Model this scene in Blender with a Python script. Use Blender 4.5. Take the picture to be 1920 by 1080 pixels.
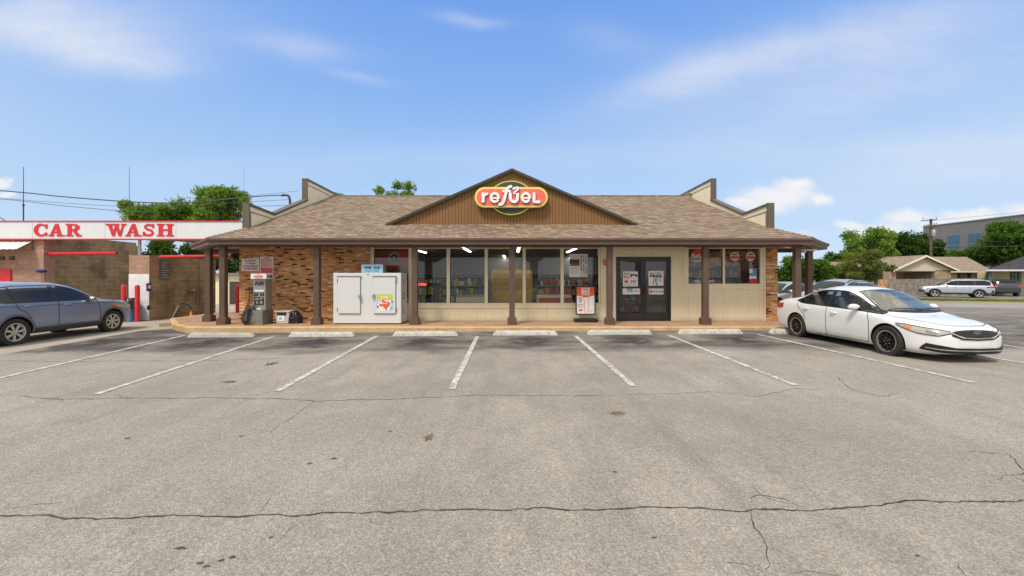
import bpy, bmesh, math, random
import numpy as np
from mathutils import Vector, Matrix
SC = bpy.context.scene
for o in list(bpy.data.objects): bpy.data.objects.remove(o)
COL = SC.collection
R = math.radians
# ------------------------------------------------------------------ camera
CAMZ, F, HY, CX = 1.674, 780.0, 518.0, 960.0          # eye height (m), focal length and horizon in photo pixels
cam = bpy.data.cameras.new('camera'); cam.sensor_width = 36; cam.lens = 36*F/1920
cam.shift_y = -(540-HY)/1920; cam.clip_start = .05; cam.clip_end = 2000
camo = bpy.data.objects.new('camera', cam); COL.objects.link(camo)
camo.location = (0, 0, CAMZ); camo.rotation_euler = (R(90), 0, 0); SC.camera = camo
# ------------------------------------------------------------------ world and sun
SUN_EL, SUN_AZ = R(56), R(212)        # azimuth clockwise from +Y : behind and left of the camera
W = bpy.data.worlds.new('World'); SC.world = W; W.use_nodes = True
def build_world():
    nt = W.node_tree; nt.nodes.clear(); N = nt.nodes.new; L = nt.links.new
    def val(x, sock):
        if isinstance(x, (int, float)): sock.default_value = x
        else: L(x, sock)
    def m(op, a, b=0.0, c=0.0, clamp=False):
        n = N('ShaderNodeMath'); n.operation = op; n.use_clamp = clamp
        val(a, n.inputs[0]); val(b, n.inputs[1]); val(c, n.inputs[2]); return n.outputs[0]
    out = N('ShaderNodeOutputWorld'); bg = N('ShaderNodeBackground'); bg.inputs[1].default_value = 0.15
    sky = N('ShaderNodeTexSky'); sky.sky_type = 'NISHITA'; sky.sun_disc = False
    sky.sun_elevation = SUN_EL; sky.sun_rotation = SUN_AZ; sky.air_density = 1.0; sky.dust_density = .6; sky.ozone_density = 2.2
    tc = N('ShaderNodeTexCoord'); sp = N('ShaderNodeSeparateXYZ'); L(tc.outputs['Generated'], sp.inputs[0])
    x, y, z = sp.outputs
    ay = m('MAXIMUM', m('ABSOLUTE', y), .05)
    u = m('DIVIDE', x, ay); v = m('DIVIDE', z, ay)
    cb = N('ShaderNodeCombineXYZ'); L(u, cb.inputs[0]); L(v, cb.inputs[1]); L(m('SIGN', y), cb.inputs[2])
    def noise(scale, det, sx=1, sy=1, rough=.55, w=0):
        mp = N('ShaderNodeMapping'); mp.inputs['Scale'].default_value = (sx, sy, 1); mp.inputs['Location'].default_value = (w, w*.7, 0)
        L(cb.outputs[0], mp.inputs[0]); n = N('ShaderNodeTexNoise'); n.inputs['Scale'].default_value = scale
        n.inputs['Detail'].default_value = det; n.inputs['Roughness'].default_value = rough
        L(mp.outputs[0], n.inputs['Vector']); return n.outputs[0]
    nd, nd2 = noise(2.2, 4), noise(2.2, 4, w=5)
    nc, nc2 = noise(9, 6, w=2), noise(9, 6, w=9)
    def blob(px, py, sx, sy, ang, warp, n1, n2):      # an elongated cloud patch in one direction of the sky
        cu, cv, su, sv = (px-CX)/F, (HY-py)/F, sx/F, sy/F
        du = m('ADD', m('SUBTRACT', u, cu), m('MULTIPLY', m('SUBTRACT', n1, .5), warp))
        dv = m('ADD', m('SUBTRACT', v, cv), m('MULTIPLY', m('SUBTRACT', n2, .5), warp))
        c, s = math.cos(ang), math.sin(ang)
        a = m('DIVIDE', m('ADD', m('MULTIPLY', du, c), m('MULTIPLY', dv, s)), su)
        b = m('DIVIDE', m('SUBTRACT', m('MULTIPLY', dv, c), m('MULTIPLY', du, s)), sv)
        r = m('ADD', m('MULTIPLY', a, a), m('MULTIPLY', b, b))
        return m('EXPONENT', m('MULTIPLY', r, -1))
    wisp = 0.0
    for (px, py, sx, sy, an, st) in [(150,70,200,50,R(-10),.40),(60,20,300,60,0,.35),(230,108,120,26,R(-8),.34),(545,88,105,24,R(-3),.32),(680,140,60,12,R(-12),.2),(880,30,60,13,R(-8),.3),
                                 (1330,135,210,40,R(18),.42),(1150,80,90,30,R(-10),.15),(1700,60,260,60,R(14),.4),(1600,180,420,60,R(12),.28),
                                 (1800,300,380,70,R(5),.35),(1000,300,900,26,R(2),.12),(-500,200,400,120,0,.5),(2500,200,400,150,0,.5)]:
        wisp = m('ADD', wisp, m('MULTIPLY', blob(px, py, sx, sy, an, .12, nd, nd2), st))
    streak = noise(3.4, 8, 1.0, 3.6, .68, w=3)
    wisp = m('MULTIPLY', wisp, m('MULTIPLY_ADD', streak, 1.5, .15))
    cum = 0.0
    for (px, py, sx, sy) in [(1460,374,88,27),(1490,352,46,22),(1400,385,50,14),(1540,378,30,14),(1640,432,80,18),(1590,420,40,12),(1700,410,60,20),(1820,408,70,18),(1770,425,80,20),
                             (10,360,20,12),(0,338,16,8),(1350,440,180,14),(1950,400,90,20),(470,400,60,14)]:
        cum = m('MAXIMUM', cum, blob(px, py, sx, sy, 0, .085, nc, nc2))
    rmp = N('ShaderNodeMapRange'); rmp.interpolation_type = 'SMOOTHSTEP'
    L(cum, rmp.inputs[0]); rmp.inputs[1].default_value = .22; rmp.inputs[2].default_value = .95
    # clouds overhead and behind the viewer (outside the picture) whiten the light
    el = m('MAXIMUM', z, 0.0)
    n3 = N('ShaderNodeTexNoise'); n3.inputs['Scale'].default_value = 2.4; n3.inputs['Detail'].default_value = 6; L(tc.outputs['Generated'], n3.inputs['Vector'])
    def rr(v_, a_, b_, c_=0.0, d_=1.0):
        q = N('ShaderNodeMapRange'); q.interpolation_type = 'SMOOTHSTEP'; L(v_, q.inputs[0])
        for i_, k_ in enumerate((a_, b_, c_, d_)): q.inputs[i_+1].default_value = k_
        return q.outputs[0]
    zone = m('MAXIMUM', m('MAXIMUM', rr(el, .56, .70), rr(y, .05, -.25)), rr(m('ABSOLUTE', x), .79, .9))
    back = m('MULTIPLY', zone, rr(n3.outputs[0], .27, .48, .78, 1.0))
    cl = m('MINIMUM', m('ADD', m('ADD', wisp, m('MULTIPLY', rmp.outputs[0], .8)), back), 1.0, clamp=True)
    ramp = N('ShaderNodeValToRGB'); L(m('DIVIDE', z, m('MAXIMUM', m('SQRT', m('ADD', m('MULTIPLY', x, x), m('MULTIPLY', y, y))), .01), clamp=True), ramp.inputs[0])
    st = [(0, (3.3, 3.95, 4.95)), (.07, (2.9, 3.75, 4.97)), (.22, (2.25, 3.35, 4.97)), (.42, (1.45, 2.6, 4.93)), (.7, (.88, 1.95, 4.7)), (1, (.5, 1.2, 3.3))]
    while len(ramp.color_ramp.elements) < len(st): ramp.color_ramp.elements.new(.5)
    for i_, (p_, c_) in enumerate(st): ramp.color_ramp.elements[i_].position = p_; ramp.color_ramp.elements[i_].color = (*[k/5 for k in c_], 1)
    sc5 = N('ShaderNodeVectorMath'); sc5.operation = 'SCALE'; L(ramp.outputs[0], sc5.inputs[0]); sc5.inputs['Scale'].default_value = 5
    hs = N('ShaderNodeMix'); hs.data_type = 'RGBA'; hs.inputs['Factor'].default_value = .88; L(sky.outputs[0], hs.inputs['A']); L(sc5.outputs[0], hs.inputs['B'])
    gm = N('ShaderNodeMix'); gm.data_type = 'RGBA'; L(m('MULTIPLY', m('LESS_THAN', z, -.002), 1.0), gm.inputs['Factor']); L(hs.outputs['Result'], gm.inputs['A']); gm.inputs['B'].default_value = (1.4, 1.3, 1.2, 1)
    mx = N('ShaderNodeMix'); mx.data_type = 'RGBA'; L(cl, mx.inputs['Factor'])
    L(gm.outputs['Result'], mx.inputs['A']); mx.inputs['B'].default_value = (5.0, 4.95, 4.95, 1)
    L(mx.outputs['Result'], bg.inputs[0]); L(bg.outputs[0], out.inputs[0])
build_world()
sun = bpy.data.lights.new('sun', 'SUN'); sun.energy = 2.6; sun.angle = R(14); sun.color = (1, .93, .82)
suno = bpy.data.objects.new('sun', sun); COL.objects.link(suno)
sd = Vector((math.sin(SUN_AZ)*math.cos(SUN_EL), math.cos(SUN_AZ)*math.cos(SUN_EL), math.sin(SUN_EL)))
suno.rotation_euler = (-sd).to_track_quat('-Z', 'Y').to_euler(); suno.location = (0, -5, 30)
SC.view_settings.view_transform = 'Standard'; SC.view_settings.look = 'None'
SC.view_settings.exposure = 0.30; SC.view_settings.gamma = 1
try:
    SC.cycles.use_denoising = True; SC.cycles.max_bounces = 8; SC.cycles.transparent_max_bounces = 16
    SC.cycles.caustics_reflective = False; SC.cycles.caustics_refractive = False; SC.cycles.sample_clamp_indirect = 6
except Exception: pass

# ------------------------------------------------------------------ ground shape and photo-pixel helpers
def sm(a, b, x):
    t = min(1, max(0, (x-a)/(b-a))); return t*t*(3-2*t)
def g(x, y):
    return .0045*max(-14, min(14, x)) * (1-sm(14, 40, y)) - .45*sm(15, 38, y)
def G(px, py, dz=0.0):
    Y = 10.0
    for _ in range(60):
        X = (px-CX)/F*Y
        Y = .5*Y + .5*max(.5, (CAMZ-g(X, Y)-dz)*F/max(1, py-HY))
    return Vector(((px-CX)/F*Y, Y, g((px-CX)/F*Y, Y)+dz))
def P(px, py, Y):
    return Vector(((px-CX)/F*Y, Y, CAMZ+(HY-py)*Y/F))
def PX(px, Y): return (px-CX)/F*Y
def PZ(py, Y): return CAMZ+(HY-py)*Y/F

# ------------------------------------------------------------------ materials
MATS = {}
class NT:
    def __init__(s, name):
        s.m = bpy.data.materials.new(name); s.m.use_nodes = True; s.t = s.m.node_tree
        s.b = s.t.nodes['Principled BSDF']; s.out = s.t.nodes['Material Output']
        s._obj = None
    def n(s, ty, **k):
        x = s.t.nodes.new(ty)
        for a, v in k.items(): setattr(x, a, v)
        return x
    def l(s, a, b): s.t.links.new(a, b)
    def put(s, v, sock):
        if isinstance(v, (int, float)): sock.default_value = v
        elif isinstance(v, tuple): sock.default_value = v if len(v) == len(sock.default_value) else (*v, 1)
        else: s.l(v, sock)
    def obj(s):
        if not s._obj: s._obj = s.n('ShaderNodeTexCoord').outputs['Object']
        return s._obj
    def world(s):
        return s.n('ShaderNodeNewGeometry').outputs['Position']
    def math(s, op, a, b=0.0, c=0.0, clamp=False):
        x = s.n('ShaderNodeMath', operation=op, use_clamp=clamp)
        s.put(a, x.inputs[0]); s.put(b, x.inputs[1]); s.put(c, x.inputs[2]); return x.outputs[0]
    def map(s, v, sc=(1,1,1), loc=(0,0,0), rot=(0,0,0)):
        x = s.n('ShaderNodeMapping'); s.l(v, x.inputs[0]); x.inputs['Scale'].default_value = sc
        x.inputs['Location'].default_value = loc; x.inputs['Rotation'].default_value = rot; return x.outputs[0]
    def noise(s, v, scale, det=4, rough=.55, dist=0.0):
        x = s.n('ShaderNodeTexNoise'); s.l(v, x.inputs['Vector']); x.inputs['Scale'].default_value = scale
        x.inputs['Detail'].default_value = det; x.inputs['Roughness'].default_value = rough
        x.inputs['Distortion'].default_value = dist; return x.outputs[0]
    def vor(s, v, scale, out='Distance', feature='F1'):
        x = s.n('ShaderNodeTexVoronoi', feature=feature); s.l(v, x.inputs['Vector']); x.inputs['Scale'].default_value = scale
        return x.outputs[out]
    def rng(s, v, a, b, c=0.0, d=1.0, smooth=True):
        x = s.n('ShaderNodeMapRange'); x.interpolation_type = 'SMOOTHSTEP' if smooth else 'LINEAR'
        s.put(v, x.inputs[0])
        for i, k in enumerate((a, b, c, d)): x.inputs[i+1].default_value = k
        return x.outputs[0]
    def mix(s, f, a, b, mode='MIX'):
        x = s.n('ShaderNodeMix', data_type='RGBA', blend_type=mode); s.put(f, x.inputs['Factor'])
        s.put(a, x.inputs['A']); s.put(b, x.inputs['B']); return x.outputs['Result']
    def ramp(s, v, stops, interp='LINEAR'):
        x = s.n('ShaderNodeValToRGB'); s.put(v, x.inputs[0]); e = x.color_ramp; e.interpolation = interp
        while len(e.elements) < len(stops): e.elements.new(.5)
        for i, (p, c) in enumerate(stops): e.elements[i].position = p; e.elements[i].color = (*c, 1)
        return x.outputs[0]
    def sep(s, v):
        x = s.n('ShaderNodeSeparateXYZ'); s.l(v, x.inputs[0]); return x.outputs
    def comb(s, a, b, c=0.0):
        x = s.n('ShaderNodeCombineXYZ'); s.put(a, x.inputs[0]); s.put(b, x.inputs[1]); s.put(c, x.inputs[2]); return x.outputs[0]
    def bump(s, h, strength=.3, dist=.01):
        x = s.n('ShaderNodeBump'); x.inputs['Strength'].default_value = strength; x.inputs['Distance'].default_value = dist
        s.put(h, x.inputs['Height']); s.l(x.outputs[0], s.b.inputs['Normal'])
    def set(s, col=None, rough=None, metal=None, spec=None, coat=None):
        if col is not None: s.put(col, s.b.inputs['Base Color'])
        if rough is not None: s.put(rough, s.b.inputs['Roughness'])
        if metal is not None: s.put(metal, s.b.inputs['Metallic'])
        if spec is not None: s.put(spec, s.b.inputs['Specular IOR Level'])
        if coat is not None: s.put(coat, s.b.inputs['Coat Weight']); s.b.inputs['Coat Roughness'].default_value = .04
        return s.m
def mat(name, col, rough=.6, metal=0.0, spec=.4, var=.10, vs=3.0, bump=0.0, bs=60.0, coat=0.0, grime=0.0):
    """plain painted / plastic / metal surface with slight mottling and optional grime"""
    if name in MATS: return MATS[name]
    t = NT(name); c = tuple(col)
    a = t.noise(t.obj(), vs, 5, .6)
    dark = tuple(k*(1-var) for k in c); lite = tuple(min(1, k*(1+var)) for k in c)
    cc = t.mix(t.rng(a, .3, .7), dark, lite)
    if grime:
        g2 = t.rng(t.noise(t.map(t.obj(), (1, 1, .35)), vs*2.3, 6, .7), .52, .72, 0, grime)
        cc = t.mix(g2, cc, tuple(k*.45 for k in c))
    rr = t.rng(t.noise(t.obj(), vs*4, 3), .3, .7, max(0, rough-.07), min(1, rough+.07))
    t.set(cc, rr, metal, spec, coat)
    if bump: t.bump(t.noise(t.obj(), bs, 3), bump, .004)
    MATS[name] = t.m; return t.m
def emis(name, col, strength):
    if name in MATS: return MATS[name]
    t = NT(name); t.set(col, .5); t.put(tuple(col), t.b.inputs['Emission Color']); t.b.inputs['Emission Strength'].default_value = strength
    MATS[name] = t.m; return t.m
def glassmat(name, tint, ior=1.5, rough=.0, extra=0.0, tint2=(.95, .97, 1, 1)):
    if name in MATS: return MATS[name]
    t = NT(name); t.t.nodes.remove(t.b)
    tr = t.n('ShaderNodeBsdfTransparent'); tr.inputs[0].default_value = (*tint, 1)
    gl = t.n('ShaderNodeBsdfGlossy'); gl.inputs['Roughness'].default_value = rough; gl.inputs['Color'].default_value = tint2
    fr = t.n('ShaderNodeFresnel'); fr.inputs[0].default_value = ior
    geo = t.n('ShaderNodeNewGeometry')
    k = t.math('ADD', fr.outputs[0], extra, clamp=True)
    k = t.math('MULTIPLY', k, t.math('SUBTRACT', 1.0, geo.outputs['Backfacing']))
    mx = t.n('ShaderNodeMixShader'); t.l(k, mx.inputs[0]); t.l(tr.outputs[0], mx.inputs[1]); t.l(gl.outputs[0], mx.inputs[2])
    t.l(mx.outputs[0], t.out.inputs[0]); MATS[name] = t.m; return t.m

def m_asphalt():
    t = NT('old_asphalt'); p = t.world(); x, y, z = t.sep(p)
    big = t.noise(p, .35, 5, .6); mid = t.noise(t.map(p, (1.6, .8, 1)), 1.3, 6, .65)
    base = t.mix(t.rng(big, .32, .68), (.268, .246, .215), (.35, .322, .283))
    base = t.mix(t.rng(mid, .38, .68, 0, .6), base, (.225, .21, .192))
    trk = t.noise(t.map(p, (3.2, .22, 1), rot=(0, 0, .35)), .5, 5, .65); base = t.mix(t.rng(trk, .5, .72, 0, .32), base, (.175, .163, .15))
    soft = t.noise(t.map(p, (.5, 1, 1), loc=(3, 9, 0)), .22, 4, .55); base = t.mix(t.rng(soft, .45, .62, 0, .35), base, (.35, .325, .293))
    # worn darker stalls where the cars stand
    edge = t.math('ADD', y, t.math('MULTIPLY', t.math('SUBTRACT', t.noise(p, .9, 4), .5), 1.6))
    band = t.math('MULTIPLY', t.rng(edge, 8.9, 9.7), t.rng(edge, 13.5, 20, 1, .55))
    lefty = t.rng(x, -12, -7, 1.25, 1)
    dark = t.rng(t.noise(t.map(p, (.8, 1.4, 1)), .9, 6, .62), .34, .62, .30, 1.0)
    base = t.mix(t.math('MULTIPLY', t.math('MULTIPLY', band, dark), t.math('MULTIPLY', lefty, .9), clamp=True), base, (.088, .083, .08))
    # oil patches in the middle of each stall
    sx = t.math('ABSOLUTE', t.math('SUBTRACT', t.math('FRACT', t.math('DIVIDE', t.math('ADD', x, 28.6), 2.76)), .5))
    ox = t.rng(t.math('ADD', sx, t.math('MULTIPLY', t.math('SUBTRACT', t.noise(p, 2.0, 5), .5), .75)), .02, .30, 1, 0)
    oy = t.math('MULTIPLY', t.rng(y, 9.4, 10.5), t.rng(y, 11.0, 12.0, 1, .15))
    oil = t.math('MULTIPLY', ox, oy)
    base = t.mix(t.math('MULTIPLY', oil, t.rng(t.noise(p, 5, 6, .7), .3, .62, .35, 1.0), clamp=True), base, (.032, .028, .026))
    # aggregate
    v1 = t.n('ShaderNodeTexVoronoi'); t.l(p, v1.inputs['Vector']); v1.inputs['Scale'].default_value = 110
    st = t.sep(v1.outputs['Color'])[0]
    v2 = t.n('ShaderNodeTexVoronoi'); t.l(p, v2.inputs['Vector']); v2.inputs['Scale'].default_value = 55
    st2 = t.sep(v2.outputs['Color'])[1]
    base = t.mix(.52, base, t.ramp(st, [(0, (.40, .39, .38)), (.35, (.86, .85, .84)), (.7, (1.08, 1.06, 1.03)), (1, (1.75, 1.68, 1.55))]), 'MULTIPLY')
    base = t.mix(.20, base, t.ramp(st2, [(0, (.52, .52, .52)), (.4, (.95, .94, .93)), (.8, (1.08, 1.07, 1.05)), (1, (1.55, 1.5, 1.42))]), 'MULTIPLY')
    fine = t.noise(p, 14, 4, .8)
    base = t.mix(.35, base, t.ramp(fine, [(.25, (.72, .72, .72)), (.75, (1.2, 1.2, 1.2))]), 'MULTIPLY')
    spots = t.rng(t.noise(p, 3.1, 3, .5), .80, .84)
    base = t.mix(t.math('MULTIPLY', spots, .6), base, (.07, .06, .05))
    t.set(base, .88, 0, .25)
    t.bump(t.math('ADD', t.math('MULTIPLY', v1.outputs['Distance'], -1.0), t.math('MULTIPLY', fine, 1.2)), .35, .010)
    return t.m
def m_concrete(name, c1, c2, stain=(.12,.1,.08), sa=.5, vs=1.2, joints=0):
    t = NT(name); p = t.world()
    a = t.noise(p, vs, 6, .6); base = t.mix(t.rng(a, .3, .7), c1, c2)
    base = t.mix(t.rng(t.noise(t.map(p, loc=(7, 3, 1)), vs*3, 6, .7), .5, .75, 0, sa), base, stain)
    base = t.mix(.5, base, t.ramp(t.noise(p, 60, 3, .7), [(.25, (.75, .75, .75)), (.75, (1.2, 1.2, 1.2))]), 'MULTIPLY')
    if joints:
        x, y, z = t.sep(p); f = t.math('FRACT', t.math('DIVIDE', t.math('ADD', x, 100), joints))
        j = t.math('LESS_THAN', f, .012/joints)
        base = t.mix(t.math('MULTIPLY', j, .7), base, (.05, .04, .035))
    t.set(base, .85, 0, .25); t.bump(t.noise(p, 45, 5, .7), .35, .006); return t.m
def m_brick():
    t = NT('flashed_brick'); x, y, z = t.sep(t.obj())
    u = t.math('ADD', x, y); v = t.comb(u, z, 0.0)
    b = t.n('ShaderNodeTexBrick'); t.l(v, b.inputs['Vector'])
    b.inputs['Color1'].default_value = (0, 0, 0, 1); b.inputs['Color2'].default_value = (1, 1, 1, 1); b.inputs['Mortar'].default_value = (.5, .5, .5, 1)
    b.inputs['Scale'].default_value = 1; b.inputs['Mortar Size'].default_value = .006; b.inputs['Brick Width'].default_value = .19
    b.inputs['Row Height'].default_value = .058; b.inputs['Mortar Smooth'].default_value = .1
    r = t.sep(b.outputs[0])[0]
    cl = t.noise(t.map(v, (1.2, 3.0, 1)), 1.1, 4, .6)            # dark bricks come in clusters
    k = t.math('ADD', r, t.math('MULTIPLY', t.math('SUBTRACT', cl, .52), 1.1))
    col = t.ramp(k, [(0, (.07, .045, .033)), (.08, (.11, .06, .04)), (.11, (.42, .19, .07)), (.34, (.60, .27, .095)), (.55, (.70, .34, .12)), (.78, (.78, .42, .17)), (.95, (.82, .52, .27)), (1, (.85, .68, .52))])
    col = t.mix(.6, col, t.ramp(t.noise(v, 22, 5, .75), [(.25, (.5, .47, .44)), (.8, (1.3, 1.3, 1.3))]), 'MULTIPLY')
    wh = t.math('GREATER_THAN', t.noise(t.map(v, (3.3, 14, 1)), 1.4, 1), .735)
    col = t.mix(t.math('MULTIPLY', wh, .8), col, (.62, .52, .42))
    col = t.mix(b.outputs['Fac'], col, (.46, .32, .20))
    t.set(col, .9, 0, .2); t.bump(t.math('ADD', t.math('MULTIPLY', b.outputs['Fac'], -1.0), t.math('MULTIPLY', t.noise(v, 40, 3), .5)), .6, .008)
    return t.m
def m_block(name, c1, c2, mortar, bw=.40, rh=.20, rough=.5, grime=.6, gd=(.07,.05,.03)):
    t = NT(name); x, y, z = t.sep(t.obj()); u = t.math('ADD', x, y); v = t.comb(u, z, 0.0)
    b = t.n('ShaderNodeTexBrick'); t.l(v, b.inputs['Vector'])
    b.inputs['Color1'].default_value = (*c1, 1); b.inputs['Color2'].default_value = (*c2, 1); b.inputs['Mortar'].default_value = (*mortar, 1)
    b.inputs['Scale'].default_value = 1; b.inputs['Mortar Size'].default_value = .010; b.inputs['Brick Width'].default_value = bw
    b.inputs['Row Height'].default_value = rh; b.inputs['Mortar Smooth'].default_value = .2
    col = t.mix(.7, b.outputs[0], t.ramp(t.noise(v, 9, 5, .7), [(.2, (.6, .6, .6)), (.8, (1.35, 1.35, 1.35))]), 'MULTIPLY')
    col = t.mix(t.rng(t.noise(t.map(v, (1, .7, 1)), 1.1, 5, .6), .42, .66, 0, grime), col, gd)
    t.set(col, .85, 0, .25)
    t.bump(t.math('ADD', t.math('MULTIPLY', b.outputs['Fac'], -1.0), t.math('MULTIPLY', t.noise(v, 12, 4), 2*rough)), .7, .02); return t.m
def m_shingle(name, cols, k=3.0):
    t = NT(name); x, y, z = t.sep(t.obj()); u = t.math('ADD', x, t.math('MULTIPLY', y, .9)); v = t.comb(u, t.math('MULTIPLY', z, k), 0.0)
    b = t.n('ShaderNodeTexBrick'); t.l(v, b.inputs['Vector'])
    b.inputs['Color1'].default_value = (0, 0, 0, 1); b.inputs['Color2'].default_value = (1, 1, 1, 1); b.inputs['Mortar'].default_value = (.0, .0, .0, 1)
    b.inputs['Scale'].default_value = 1; b.inputs['Mortar Size'].default_value = .010; b.inputs['Brick Width'].default_value = .22
    b.inputs['Row Height'].default_value = .125; b.offset = .37; b.inputs['Mortar Smooth'].default_value = .6
    r = t.sep(b.outputs[0])[0]
    kk = t.math('ADD', t.math('MULTIPLY', r, .75), t.math('MULTIPLY', t.noise(t.map(v, (2.2, 6, 1)), 2.2, 3, .6), .42))
    col = t.ramp(kk, [(i/(len(cols)-1), c) for i, c in enumerate(cols)])
    tint = t.ramp(t.noise(v, .8, 3), [(.35, (1.03, .97, .96)), (.5, (1, 1, 1)), (.65, (.98, 1.0, .93))])
    col = t.mix(1, col, tint, 'MULTIPLY')
    col = t.mix(.6, col, t.ramp(t.noise(v, 45, 4, .8), [(.25, (.65, .65, .65)), (.75, (1.35, 1.35, 1.35))]), 'MULTIPLY')
    st = t.rng(t.noise(t.map(t.obj(), (1, .25, .25)), 1.1, 5), .55, .75, 0, .25); col = t.mix(st, col, (.14, .10, .07))
    col = t.mix(t.math('MULTIPLY', b.outputs['Fac'], .55), col, (.07, .05, .04))
    t.set(col, .92, 0, .15); t.bump(t.math('ADD', t.math('MULTIPLY', b.outputs['Fac'], -1.0), t.math('MULTIPLY', r, .5)), .8, .012); return t.m
def m_leaf(name, c1, c2, c3):
    t = NT(name); t.t.nodes.remove(t.b)
    n1 = t.noise(t.obj(), .9, 3); n2 = t.noise(t.obj(), 6, 2)
    col = t.mix(t.rng(n1, .38, .62), c1, c2); col = t.mix(t.rng(n2, .5, .72), col, c3)
    d = t.n('ShaderNodeBsdfDiffuse'); tr = t.n('ShaderNodeBsdfTranslucent'); t.l(col, d.inputs[0])
    t.put(t.mix(1, col, (1.15, 1.25, .55), 'MULTIPLY'), tr.inputs[0])
    mx = t.n('ShaderNodeMixShader'); mx.inputs[0].default_value = .38; t.l(d.outputs[0], mx.inputs[1]); t.l(tr.outputs[0], mx.inputs[2])
    t.l(mx.outputs[0], t.out.inputs[0]); return t.m
def m_siding(name, col, pitch, axis='x', dark=.45, grime=.35, w=.07):
    """vertical grooves every `pitch` metres"""
    t = NT(name); x, y, z = t.sep(t.obj())
    u = {'x': x, 'z': z, 'xy': t.math('ADD', x, y)}[axis]
    f = t.math('FRACT', t.math('DIVIDE', t.math('ADD', u, 100.03), pitch))
    gr = t.math('LESS_THAN', f, w)
    a = t.noise(t.map(t.obj(), (6, 6, .6)), 3, 5, .6)
    c = t.mix(t.rng(a, .3, .7), tuple(k*.95 for k in col), tuple(k*1.03 for k in col))
    g2 = t.rng(t.noise(t.map(t.obj(), (1, 1, .5)), 1.7, 6, .65), .54, .78, 0, grime); c = t.mix(g2, c, tuple(k*.55 for k in col))
    spl = t.rng(t.math('ADD', z, t.math('MULTIPLY', t.noise(t.obj(), 3.5, 5, .7), .3)), .12, .34, .45, 0); c = t.mix(spl, c, tuple(k*.5 for k in col)) if axis == 'xy' else c
    c = t.mix(t.math('MULTIPLY', gr, 1-dark), c, tuple(k*.3 for k in col))
    t.set(c, .7, 0, .3); t.bump(t.math('SUBTRACT', t.math('MULTIPLY', a, .1), gr), .6, .01); return t.m

M = {}
M['asphalt'] = m_asphalt()
M['apron'] = m_concrete('worn_concrete', (.34,.30,.25), (.42,.375,.315), (.2,.17,.14), .5, .6)
M['road'] = m_concrete('road_concrete', (.27,.245,.225), (.33,.30,.27), (.18,.165,.15), .5, .25)
M['walk'] = m_concrete('tinted_concrete', (.37,.225,.14), (.46,.29,.185), (.20,.14,.10), .7, 1.5, joints=3.1)
M['kerb'] = m_concrete('worn_kerb', (.52,.33,.16), (.60,.44,.26), (.30,.22,.16), .8, 2.6)
M['stop'] = m_concrete('painted_stop', (.50,.485,.44), (.64,.62,.56), (.26,.235,.20), .95, 3.5)
M['brick'] = m_brick()
M['bay'] = m_block('brown_block', (.30,.215,.12), (.38,.28,.165), (.52,.42,.27), .46, .2, .3, .8, (.13,.092,.052))
M['pink'] = m_block('pink_split_block', (.50,.30,.215), (.40,.235,.175), (.42,.30,.22), .40, .2, 1.0, .35, (.2,.13,.09))
M['shingle'] = m_shingle('brown_shingle', [(.11,.08,.058), (.175,.128,.094), (.226,.168,.123), (.275,.209,.15), (.365,.29,.212)])
M['shingle2'] = m_shingle('tan_shingle', [(.18,.14,.11), (.26,.20,.15), (.33,.26,.20), (.40,.32,.25)])
M['shingle3'] = m_shingle('charcoal_shingle', [(.03,.03,.035), (.06,.06,.07), (.09,.09,.10)])
M['cream'] = m_siding('cream_siding', (.84,.76,.53), 1.22, 'xy', .5, .12, .008)
M['creamtrim'] = mat('cream_trim', (.84,.77,.56), .55, var=.04, grime=.12)
M['brown'] = mat('brown_paint', (.118,.076,.056), .5, var=.10, vs=4, grime=.25)
M['fascia'] = mat('brown_gutter', (.14,.086,.064), .38, var=.06, vs=2, spec=.5)
M['cap'] = mat('umber_cap', (.125,.105,.082), .5, var=.08)
M['woodsiding'] = m_siding('brown_board_siding', (.25,.13,.052), .12, 'x', .2, .3, .16)
M['soffit'] = mat('soffit_paint', (.30,.24,.18), .7)
M['black'] = mat('black_plastic', (.018,.018,.02), .4)
M['blackmetal'] = mat('dark_bronze_metal', (.022,.02,.019), .32, spec=.5)
M['white'] = mat('white_enamel', (.66,.67,.68), .35, var=.012, vs=.8, spec=.4)
M['whitep'] = mat('white_paint', (.74,.74,.72), .5, var=.05, grime=.2)
M['offwhite'] = mat('print_white', (.80,.80,.78), .45, var=.02)
M['red'] = mat('red_paint', (.62,.035,.045), .42, var=.10, grime=.2)
M['signred'] = mat('sign_red', (.66,.03,.045), .4, var=.04)
M['signorange'] = mat('print_orange_red', (.78,.12,.05), .4, var=.03)
M['coral'] = mat('coral_acrylic', (.86,.16,.115), .35, var=.04)
M['lime'] = mat('lime_edge', (.62,.66,.09), .4, var=.05)
M['lemon'] = mat('lemon_edge', (.88,.72,.25), .4, var=.04)
M['limep'] = mat('print_lime', (.52,.62,.03), .4, var=.03)
M['char'] = mat('charcoal_face', (.055,.055,.055), .5, var=.12)
M['acrylic'] = mat('white_acrylic', (.86,.86,.87), .35, var=.02)
M['blue'] = mat('print_blue', (.08,.34,.62), .4, var=.12, vs=14)
M['lightblue'] = mat('print_light_blue', (.35,.62,.80), .45, var=.15, vs=20)
M['grey'] = mat('grey_metal', (.26,.25,.235), .42, .4, var=.10, grime=.3)
M['lgrey'] = mat('light_grey_metal', (.36,.35,.33), .38, .5, var=.06)
M['steel'] = mat('steel', (.55,.54,.52), .3, .9)
M['yellow'] = mat('yellow_cabinet', (.78,.50,.05), .5)
M['rubber'] = mat('tyre_rubber', (.028,.026,.025), .75, var=.2, bump=.3)
M['bark'] = mat('bark', (.12,.095,.07), .9, var=.3, vs=6, bump=.8, bs=20)
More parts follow.
